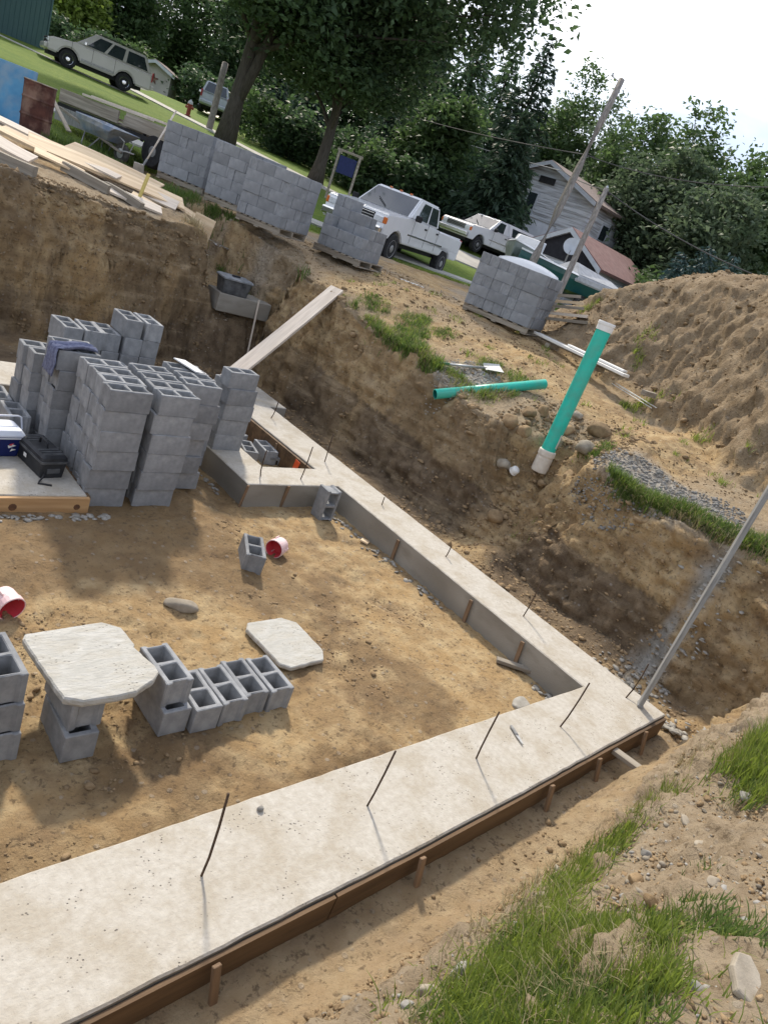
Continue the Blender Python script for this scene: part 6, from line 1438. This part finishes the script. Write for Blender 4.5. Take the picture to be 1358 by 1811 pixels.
tree('oak_tree', 'dark broad oak with a near black trunk right of the maple', x, y, 11, .32,
     [(-1.0, 1.0, 7.6, 3.6, 3.6, 3.2), (.8, -.8, 5.6, 2.6, 2.6, 2.0), (-1.6, 1.6, 5.2, 2.6, 2.6, 1.6), (-1.8, -1.6, 4.9, 1.9, 1.9, 1.2), (-1.8, 1.8, 9.6, 2.8, 2.8, 2.2)], 30000, .18, 'leaf_dark', 'bark_dark', 2, limbs=24, clump=.55)
x, y, H = by_top(800, 155, 40)
tree('leafy_tree', 'yellow-green small tree hanging over the dark brush behind the pickup cab', x, y, H, .16, [(0, 0, H * .55, 1.8, 1.8, H * .36), (.6, -.6, H * .8, 1.3, 1.3, H * .18), (-.5, .3, H * .3, 1.6, 1.6, H * .2)], 9500, .22, 'leaf_mid', 'bark_dark', 3, clump=.42)
# conifers in the middle: (top pixel, depth, base radius)
for i, (px, py, d, rb, m, sd, lb) in enumerate(((868, 40, 44, 3.9, 'needle_pine', 1, 'tall soft green pine left of the black spruce'), (985, 52, 49, 4.2, 'needle', 2, 'tall near black spruce with ragged top standing against the sky'),
                                           (800, 20, 52, 4.2, 'needle', 3, 'dark spruce above the white crew cab pickup'), (925, 62, 54, 4.2, 'needle_pine', 4, 'pine between the black spruce and the soft green pine'), (790, 120, 46, 3.4, 'needle', 5, 'dark spruce rising behind the stepped pallet and pickup bonnet'),
                                           (940, 188, 37.5, 2.7, 'needle', 6, 'low spreading spruce just left of the old white house'))):
    x, y, H = by_top(px, py, d); conifer('spruce_tree' if m == 'needle' else 'pine_tree', lb, x, y, H, .22, rb, m, sd, dens=44 if rb > 3.5 else 32, size=.42)
for k, (px, py, d, lb) in enumerate(((560, 150, 47, 'dark low spruce between the two street tree trunks'), (500, 130, 50, 'dark spruce behind the lawn just right of the maple trunk'), (700, 190, 47, 'dark spruce behind the blue yard sign'))):
    x, y, H = by_top(px, py, d); conifer('spruce_tree', lb, x, y, H, .2, 3.2, 'needle', 11 + k, dens=34, size=.42)
# background trees behind the suv and the lawn
bgt = [(150, -40, 62, 'leaf_light', 'sunlit yellow-green tree directly behind the tan suv'), (250, -90, 66, 'leaf_mid', 'mid green tree behind the tail of the tan suv'), (330, -120, 74, 'leaf_mid', 'green tree above the shed with the barn star'), (90, -90, 72, 'leaf_light', 'green tree behind the teal house corner'),
       (410, -60, 78, 'leaf_mid', 'green tree beyond the small silver suv'), (480, -60, 70, 'leaf_dark', 'dark tree filling the gap right of the maple trunk'), (600, -80, 66, 'leaf_dark', 'dark tree behind the two street trees'), (690, -60, 64, 'leaf_dark', 'dark tree behind the oak crown'), (770, -20, 62, 'leaf_mid', 'mid green tree behind the yellow-green small tree')]
for i, (px, py, d, m, lb) in enumerate(bgt):
    x, y, H = by_top(px, py, d); r1 = H * .26
    tree('background_tree', lb, x, y, H, .26, [(0, 0, H * .58, r1, r1, H * .40), (R.uniform(-2, 2), R.uniform(-2, 2), H * .32, r1 * .95, r1 * .95, H * .24), (R.uniform(-3, 3), R.uniform(-3, 3), H * .75, r1 * .7, r1 * .7, H * .2), (R.uniform(-3, 3), R.uniform(-2, 2), H * .17, r1 * .8, r1 * .8, H * .13)], 12500, .30, m, 'bark', 30 + i, limbs=8, clump=.7)
# loose woodland on the right: (top pixel, depth)
fr = [(1062, 98, 55, 'leaf_mid', .75, 'tall loose tree against the sky behind the white house roof'), (1125, 150, 50, 'leaf_grey', 1.0, 'thin half bare tree right of the tall pole top'), (1172, 160, 47, 'leaf_mid', .95, 'rounded green tree standing above the wood on the right'), (1284, 166, 43, 'leaf_mid', .85, 'tall upright tree nearest the right picture edge of sky'),
      (1365, 235, 41, 'leaf_mid', 1.0, 'green tree at the right picture edge behind the spoil heap'), (1240, 245, 41, 'leaf_grey', 1.1, 'grey-green tree in the middle of the wood above the heap'), (1165, 255, 43, 'leaf_grey', 1.1, 'grey-green tree right of the white house roof'), (1320, 300, 38, 'leaf_grey', 1.2, 'low grey-green tree directly over the heap ridge'), (1420, 250, 40, 'leaf_mid', 1., 'green tree just at the right frame edge'), (1120, 205, 60, 'leaf_mid', 1.1, 'distant tree filling the gap behind the house roof'), (1205, 215, 56, 'leaf_mid', 1., 'distant tree behind the middle of the right wood'), (1290, 260, 52, 'leaf_dark', 1.1, 'dark distant tree low in the right wood'), (1390, 280, 50, 'leaf_dark', 1.1, 'dark distant tree low at the right picture edge'), (1020, 150, 60, 'leaf_mid', .9, 'distant green tree just right of the black spruce')]
for i, (px, py, d, m, sprd, lb) in enumerate(fr):
    x, y, H = by_top(px, py, d); r1 = max(1.6, H * .22) * sprd
    lobes = [(0, 0, H * .60, r1, r1, H * .30), (R.uniform(-1, 1), R.uniform(-1, 1), H * .36, r1 * 1.15, r1 * 1.15, H * .22), (R.uniform(-.6, .6), R.uniform(-.6, .6), H * .85, r1 * .5, r1 * .5, H * .13), (R.uniform(-1.5, 1.5), R.uniform(-1.5, 1.5), H * .15, r1 * 1.1, r1 * 1.1, H * .14), (R.uniform(-1.5, 1.5), R.uniform(-1.5, 1.5), H * .55, r1 * .7, r1 * .7, H * .16)]
    tree('wood_tree', lb, x, y, H, .17, lobes, (3600 if 'half bare' in lb else 12500), .20, m, 'bark', 50 + i, limbs=(26 if 'half bare' in lb else 14), clump=.44, group=None)
for i, (px, py, d, lb) in enumerate(((1262, 425, 31, 'young blue spruce behind the heap, the left of two'), (1305, 440, 30, 'young blue spruce behind the heap, the right of two'), (1215, 440, 33, 'small blue spruce low behind the left flank of the heap'))):
    x, y, H = by_top(px, py, d); conifer('blue_spruce', lb, x, y, max(H, 2.5), .08, 1.4, 'needle_blue', 70 + i, n_tier=20, dens=20, size=.26)
# brush under the trees: separate shrubs
sh_ = [(470, 44), (515, 43), (605, 43), (650, 41), (700, 40), (745, 41), (790, 43), (835, 45), (160, 58), (215, 60), (420, 58), (340, 60), (1140, 38), (1190, 37), (1300, 35), (1350, 34), (90, 60), (880, 46)]
for i, (px, d) in enumerate(sh_):
    x, y = sp2(px, 91 + .39 * px, d); s = R.uniform(1.8, 2.6)
    where = ('low dark shrub %s' % ('right of the maple trunk', 'near the maple trunk, second along', 'left of the blue yard sign', 'behind the blue yard sign', 'above the pickup bonnet', 'above the pickup windscreen', 'above the pickup bed', 'above the capped pickup', 'behind the tan suv cabin', 'behind the tan suv tail', 'behind the leaning pale pole', 'beside the small silver suv', 'at the right end of the white house', 'right of the brick wing', 'over the heap ridge at right', 'at the right picture edge behind the heap', 'beside the teal house', 'by the left corner of the white house')[i])
    tree('shrub', where, x, y, 3.2, .07, [(0, 0, 1.3, s, s, 1.5), (R.uniform(-1, 1), R.uniform(-1, 1), 2.0, s * .7, s * .7, 1.2)], 3000, .20, 'leaf_dark' if i % 3 else 'leaf_mid', 'bark_dark', 90 + i, limbs=4, clump=.4)
# ------------------------------------------------------------------ grass, weeds, stones and crumbs of soil
def blades(pts, length, width, rng, lean=.5, wild=.35):
    n = len(pts); a = rng.uniform(0, 2 * np.pi, n); L_ = length * rng.uniform(.45, 1.25, n); ln = lean * rng.uniform(.2, 1.5, n)
    dx, dy = np.cos(a), np.sin(a); b = np.stack([-dy, dx, np.zeros(n)], 1) * (width * rng.uniform(.6, 1.3, n))[:, None] / 2
    V = []
    for u, w in ((0, 1.0), (.4, .9), (.75, .6), (1.0, .06)):
        h = L_ * (u - .32 * ln * u * u); r = L_ * ln * u ** 1.7 * .85
        c_ = pts + np.stack([dx * r, dy * r, h], 1); V += [c_ - b * w, c_ + b * w]
    v = np.stack(V, 1).reshape(-1, 3); o = np.arange(n)[:, None] * 8
    q = np.concatenate([o + np.array([[0, 1, 3, 2]]), o + np.array([[2, 3, 5, 4]]), o + np.array([[4, 5, 7, 6]])])
    return v, q, np.repeat(rng.random(n), 8)
def tufts(name, spots_, m, seed, length, width, lean=.5, tuft=.05):
    """spots_: (x, y, radius_x, radius_y, rotation, tufts, blades per tuft, length factor)"""
    rng = np.random.default_rng(seed); P = []
    out = []
    for (x, y, rx, ry, rot, nt, nb, lf) in spots_:
        r = np.sqrt(rng.random(nt)); a = rng.uniform(0, 2 * np.pi, nt); u, v = r * np.cos(a) * rx, r * np.sin(a) * ry
        tx, ty = x + u * math.cos(rot) - v * math.sin(rot), y + u * math.sin(rot) + v * math.cos(rot)
        keep = (fbm(tx, ty, seed, 3.0, 3) > -.25) & (np.maximum(np.abs(ground(tx + .07, ty) - ground(tx - .07, ty)), np.abs(ground(tx, ty + .07) - ground(tx, ty - .07))) < np.where(ty < 0, .30, .20)); tx, ty = tx[keep], ty[keep]
        k = len(tx)
        if not k: continue
        bx = np.repeat(tx, nb) + rng.normal(0, tuft, k * nb); by = np.repeat(ty, nb) + rng.normal(0, tuft, k * nb)
        p = np.stack([bx, by, ground(bx, by) - .01], 1); out.append(blades(p, length * lf, width, rng, lean))
    return structure(put(name, leaf_mesh(name, out, M[m]), None), 'stuff')
# foreground weeds on the near bank
near_sp = [(-3.95, -1.10, .34, .20, .1, 190, 9, .9), (-4.28, -1.12, .26, .20, 0, 190, 9, .9), (-4.30, -1.36, .28, .18, 0, 190, 9, .9), (-4.05, -1.30, .25, .16, 0, 150, 9, .85), (-3.55, -.90, .30, .12, .2, 90, 8, .85), (-3.85, -1.28, .22, .10, 0, 60, 8, .8), (-4.0, -1.25, .4, .12, .1, 160, 8, .7), (-3.75, -1.12, .2, .1, .2, 60, 8, .7),
           (-3.05, -.80, .40, .09, .12, 80, 8, .85), (-2.45, -.72, .35, .07, .1, 50, 7, .8), (-1.95, -.70, .30, .06, .1, 36, 7, .75), (-1.42, -.98, .28, .15, .3, 110, 9, 1.25), (-1.05, -.95, .30, .14, .2, 90, 9, 1.2), (-1.75, -1.12, .2, .10, 0, 40, 8, 1.0)]
tufts('weeds', near_sp, 'grass', 21, .165, .0065, .55, .03)
tufts('dark_weeds', [(x, y, a * 1.1, b * 1.2, r, int(n * .45), k, l * .8) for x, y, a, b, r, n, k, l in near_sp] + [(-3.60, -1.42, .12, .06, .4, 26, 9, .6), (-3.72, -1.55, .12, .06, .3, 30, 9, .7), (-3.80, -1.70, .14, .07, 0, 30, 9, .7), (-3.45, -1.36, .10, .04, .5, 14, 8, .5), (-2.9, -1.25, .05, .04, 0, 6, 8, .5), (-3.35, -1.1, .04, .03, 0, 5, 7, .6)],
      'grass_dark', 22, .145, .007, .7, .03)
tufts('dry_straw', [(-2.7, -.62, .7, .08, .08, 90, 6, .7), (-1.6, -.66, .7, .07, .1, 90, 6, .8), (-3.7, -.80, .5, .10, .1, 50, 5, .8), (-1.3, -.85, .4, .1, .2, 50, 6, .9), (-4.3, -1.0, .4, .15, 0, 40, 5, .9)], 'drygrass', 23, .17, .004, .9, .03)
# lip of the right-hand bank
lip = [(1.62, 7.35, .16, .55, 0, 120, 12, 1.0), (1.68, 6.55, .18, .5, .1, 150, 12, 1.1), (1.60, 5.95, .16, .4, 0, 130, 12, 1.1), (2.15, 6.9, .35, .3, .4, 90, 10, .7), (2.5, 7.3, .3, .25, .2, 60, 9, .6), (2.05, 7.9, .25, .3, 0, 50, 9, .6), (2.75, 6.75, .3, .18, .2, 45, 9, .5), (1.72, 5.2, .14, .3, 0, 60, 10, .8), (2.05, 4.75, .35, .12, -.2, 70, 10, .8),
       (2.6, 5.5, .3, .2, .3, 50, 9, .6), (2.9, 5.1, .3, .2, .3, 50, 9, .6), (1.60, 2.35, .12, .45, .1, 150, 12, 1.05), (1.66, 1.75, .12, .45, .05, 160, 12, 1.1), (1.75, 1.15, .13, .45, 0, 170, 12, 1.15), (1.85, .6, .14, .4, 0, 150, 12, 1.1), (2.0, .1, .2, .4, 0, 140, 12, 1.0), (2.4, .35, .4, .3, 0, 60, 10, .7), (2.3, 3.0, .2, .12, .3, 40, 9, .7), (1.35, 1.6, .06, .6, 0, 40, 9, .9)]
tufts('bank_grass', lip, 'grass_dark', 31, .145, .010, .75, .035)
tufts('bank_grass', [(x, y, a, b, r, int(n * .4), k, l * .9) for x, y, a, b, r, n, k, l in lip], 'grass', 32, .14, .009, .7, .035)
tufts('dry_straw', [(x - .08, y, a * 1.3, b, r, int(n * .6), 6, l) for x, y, a, b, r, n, k, l in lip], 'drygrass', 33, .17, .006, 1.1, .04)
# far bank edge and the cut
tufts('bank_grass', [(1.05, 11.3, .16, .8, .2, 140, 12, 1.0), (1.30, 10.2, .18, .6, .1, 150, 12, 1.1), (1.50, 9.55, .14, .35, 0, 70, 12, 1.0), (.35, 12.6, .6, .5, 0, 120, 11, 1.0), (-.6, 9.75, .5, .12, .2, 60, 10, .8), (-1.5, 9.55, .6, .10, .2, 90, 10, .8), (-2.2, 9.42, .4, .10, .2, 60, 10, .8), (-.2, 11.6, .5, .3, 0, 60, 10, .8), (-.6, 14.6, .9, .5, 0, 160, 11, .9), (-1.3, 15.2, .9, .4, 0, 120, 11, .9), (.4, 15.4, .6, .3, 0, 90, 11, .9),
                     (-2.0, 9.62, .3, .1, .2, 50, 9, 1.3), (-1.75, 9.5, .25, .08, .2, 40, 9, 1.3)], 'grass_dark', 41, .20, .013, .7, .05)
tufts('dry_straw', [(-.3, 9.9, .4, .15, .1, 120, 8, .9), (.0, 10.3, .3, .3, .1, 80, 8, .9), (-1.2, 9.7, .9, .12, .2, 90, 7, .7), (-3.0, 9.5, .6, .1, .2, 40, 7, .7), (.9, 11.8, .3, .8, 0, 60, 7, .7)], 'drygrass', 42, .18, .008, 1.0, .05)
# thin weeds on the track and the heap
tufts('dry_straw', [(x, y, a, b, r, int(n * .4), 5, l) for x, y, a, b, r, n, k, l in near_sp], 'drygrass', 24, .15, .004, 1.0, .03)
tufts('stray_weeds', [(x, y, a * 1.9, b * 2.2, r, int(n * .28) + 4, 4, l * .75) for x, y, a, b, r, n, k, l in near_sp + lip], 'grass', 25, .13, .006, .9, .02)
rng = np.random.default_rng(55); ws = []
for i in range(60):
    x, y = R.uniform(2.2, 5.0), R.uniform(0.4, 9.5)
    ws.append((x, y, .14, .10, 0, R.randint(2, 6), 7, R.uniform(.4, .8)))
for (x, y) in ((5.0, 4.0), (4.3, 2.6), (3.75, 1.9), (5.9, 5.0), (4.75, 4.15), (6.2, 5.2), (6.6, 6.9)): ws.append((x, y, .22, .15, 0, 20, 9, .9))
tufts('sparse_weeds', ws, 'grass', 56, .16, .009, .8, .03)
# lawn blades along the visible lawn edge
ls = [(x, 15.3 + .35 * (x * 0) + .25 * (6 - x) * .1, .8, .5, 0, 130, 7, .8) for x in np.arange(-3, 5, 1.1)] + [(6.5 + i * 1.3, 15.6 + .0 * i - .45 * i, .8, .35, -.35, 120, 7, .8) for i in range(7)]
ls += [(x, y, 1.6, 1.3, 0, 260, 6, .7) for x in np.arange(-4, 9, 2.6) for y in (17.5, 19.6, 22.5)]
tufts('lawn_grass', ls, 'grass', 61, .11, .014, .6, .07)
# ---- stones and crumbs
def crumbs(name, xy, size, m, seed, squash=.65, sub=1, sink=.25):
    rng = np.random.default_rng(seed); ico = bmesh.new(); bmesh.ops.create_icosphere(ico, subdivisions=sub, radius=1); bv = np.array([v.co[:] for v in ico.verts]); bf = np.array([[v.index for v in f.verts] for f in ico.faces]); ico.free()
    x, y = np.asarray(xy[0]), np.asarray(xy[1]); n = len(x); s = np.asarray(size) * np.ones(n)
    sc_ = rng.uniform(.65, 1.35, (n, 1, 3)) * np.array([1, 1, squash]); jit = 1 + rng.normal(0, .24, (n, len(bv), 1)); a = rng.uniform(0, 6.28, n); c_, s_ = np.cos(a), np.sin(a)
    p = bv[None] * sc_ * jit * s[:, None, None]
    px = p[..., 0] * c_[:, None] - p[..., 1] * s_[:, None]; py = p[..., 0] * s_[:, None] + p[..., 1] * c_[:, None]
    v = np.stack([px + x[:, None], py + y[:, None], p[..., 2] + (ground(x, y) + s * squash * (1 - 2 * sink) * .5)[:, None]], -1).reshape(-1, 3)
    f = (bf[None] + (np.arange(n) * len(bv))[:, None, None]).reshape(-1, 3)
    return structure(put(name, np_mesh(name, v, tris=f), M[m]), 'stuff')
rng = np.random.default_rng(71)
def sprinkle(n, x0, x1, y0, y1, mask=None):
    x, y = rng.uniform(x0, x1, n), rng.uniform(y0, y1, n)
    if mask is not None: k = mask(x, y); x, y = x[k], y[k]
    return x, y
lgn = lambda n, m, s: np.exp(rng.normal(math.log(m), s, n))
a = sprinkle(6500, -5.0, -.6, -2.0, -.55, lambda x, y: fbm(x, y, 1, 2.2, 3) > -.25); crumbs('soil_crumbs', a, np.clip(lgn(len(a[0]), .0055, .5), .002, .02), 'clod', 72)
a = sprinkle(1500, -5.0, -.4, -2.0, -.6, lambda x, y: fbm(x, y, 4, 1.7, 3) > -.1); crumbs('pebbles', a, np.clip(lgn(len(a[0]), .008, .5), .003, .024), 'stone_a', 73)
a = sprinkle(380, -5.0, -.4, -1.9, -.75); crumbs('pale_pebbles', a, np.clip(lgn(len(a[0]), .009, .5), .004, .024), 'stone_b', 74)
a = sprinkle(1500, -5.6, -.2, -.95, -.2, lambda x, y: fbm(x, y, 9, 2.6, 3) > .15); crumbs('trench_crumbs', a, np.clip(lgn(len(a[0]), .007, .6), .002, .03), 'clod', 75)
a = sprinkle(9000, -5.6, -.7, .7, 4.3, lambda x, y: fbm(x, y, 6, 1.3, 4) > .22); crumbs('floor_crumbs', a, np.clip(lgn(len(a[0]), .006, .55), .002, .03), 'clod', 76, .55)
a = sprinkle(5200, .05, 1.6, -.2, 9.2, lambda x, y: fbm(x, y, 3, 1.2, 3) > -.2); crumbs('trench_crumbs', a, np.clip(lgn(len(a[0]), .011, .6), .003, .06), 'clod', 77)
a = sprinkle(3200, 1.35, 2.7, .7, 2.9, lambda x, y: np.hypot((x - 2.0) / .6, (y - 1.9) / 1.1) + .35 * fbm(x, y, 2, 1.5, 3) < 1); crumbs('gravel_heap', a, np.clip(lgn(len(a[0]), .013, .35), .006, .03), 'stone_b', 78)
a = sprinkle(1600, 1.3, 2.7, 4.7, 6.0, lambda x, y: np.hypot((x - 1.95) / .6, (y - 5.3) / .5) < 1); crumbs('gravel_heap', a, np.clip(lgn(len(a[0]), .012, .35), .006, .03), 'stone_b', 79)
a = sprinkle(9000, 3.2, 10, 0.5, 9, lambda x, y: mound_h(x, y) > .05); crumbs('heap_clods', a, np.clip(lgn(len(a[0]), .013, .6), .004, .06), 'clod', 80)
a = sprinkle(6500, 1.5, 5.6, .0, 12.5, lambda x, y: fbm(x, y, 8, 1.1, 3) > -.05); crumbs('track_crumbs', a, np.clip(lgn(len(a[0]), .010, .55), .003, .05), 'clod', 81)
a = sprinkle(2600, -4.2, .3, 9.3, 10.1); crumbs('wall_crumbs', a, np.clip(lgn(len(a[0]), .012, .55), .004, .05), 'clod', 82)
a = sprinkle(1100, 1.6, 3.2, 2.7, 4.4); crumbs('gully_clods', a, np.clip(lgn(len(a[0]), .012, .7), .004, .06), 'clod', 83)
a = sprinkle(2500, -1, 6, 9.5, 14.5, lambda x, y: fbm(x, y, 5, 1.0, 3) > 0); crumbs('yard_gravel', a, np.clip(lgn(len(a[0]), .012, .45), .005, .04), 'stone_a', 84)
# the larger stones of the near bank, each one a thing
st = [(1310, 1745, .17, .045, 'stone_a', 'long flat tan stone near the lower right corner'), (1228, 1752, .075, .05, 'stone_b', 'rounded brown-grey stone left of the long flat one'), (1140, 1516, .075, .06, 'stone_b', 'round pale stone at the edge of the grass tuft'),
      (1258, 1562, .09, .05, 'stone_a', 'flat tan stone in the middle of the stony slope'), (1196, 1578, .045, .035, 'stone_b', 'small round grey stone, the lower of a close pair'), (1190, 1554, .05, .035, 'stone_b', 'small bluish stone, the upper of a close pair'), (1172, 1545, .05, .04, 'stone_a', 'small tan stone left of the bluish one'),
      (1240, 1500, .12, .06, 'stone_a', 'broad low stone high on the stony slope'), (1208, 1456, .10, .05, 'stone_a', 'flat stone below the big weed tuft'), (1315, 1412, .085, .06, 'stone_b', 'pale rounded stone under the right-hand weeds'), (1328, 1470, .05, .04, 'stone_a', 'small stone by the right picture edge'), (1280, 1575, .05, .035, 'stone_b', 'white oval pebble right of the flat tan stone'),
      (810, 1722, .11, .08, 'stone_b', 'grey jagged stone at the foot of the big grass patch'), (752, 1757, .10, .06, 'stone_a', 'rough stone low on the trench slope'), (718, 1782, .06, .05, 'stone_b', 'grey stone near the bottom picture edge'), (885, 1652, .09, .06, 'clod', 'dark earth lump beside the grass patch'), (955, 1590, .09, .05, 'stone_a', 'flat slab of tan stone in the trench slope'), (860, 1742, .06, .04, 'stone_b', 'small pale stone against the grass patch'),
      (1120, 1560, .10, .07, 'clod', 'dark clod at the right edge of the grass'), (1150, 1600, .09, .06, 'clod', 'brown clod under the round pale stone'), (1140, 1345, .0, .0, '', '')]
def flat_stone(loc, pts, th, rot, label):
    g = G(); q = random.Random(4); cx = sum(p[0] for p in pts) / len(pts); cy = sum(p[1] for p in pts) / len(pts)
    f = lambda k, z: [(cx + (x - cx) * k + q.gauss(0, .001), cy + (y - cy) * k, z + q.gauss(0, .0015)) for x, y in pts]
    g.rings([f(.9, -th), f(1.0, -th * .5), f(1.0, th * .4), f(.94, th)]); return tag(put('stone', g.mesh(bevel=.003), M['stone_a'], None, loc, rot), label, 'stone')
for i, (px, py, s, h, m, lb) in enumerate(st):
    if not s: continue
    lo, hi = 1.2, 7.0; d = None
    for k in range(400):
        q = spot(px, py, lo + (hi - lo) * k / 400)
        if q[2] < gz(q[0], q[1]): d = q; break
    if d and i == 0: flat_stone((d[0], d[1], gz(d[0], d[1]) + .016), [(-.10, -.035), (-.055, -.055), (.05, -.05), (.10, -.02), (.085, .03), (.02, .055), (-.06, .045)], .017, (.12, -.15, .55), lb)
    elif d: rock('stone', (d[0], d[1], gz(d[0], d[1]) + h * .18), (s, s * R.uniform(.6, .85), h), R.uniform(0, 6), M[m], lb, 'stone' if m != 'clod' else 'clod', seed=60 + i, tilt=(R.uniform(-.2, .2), R.uniform(-.2, .2)))
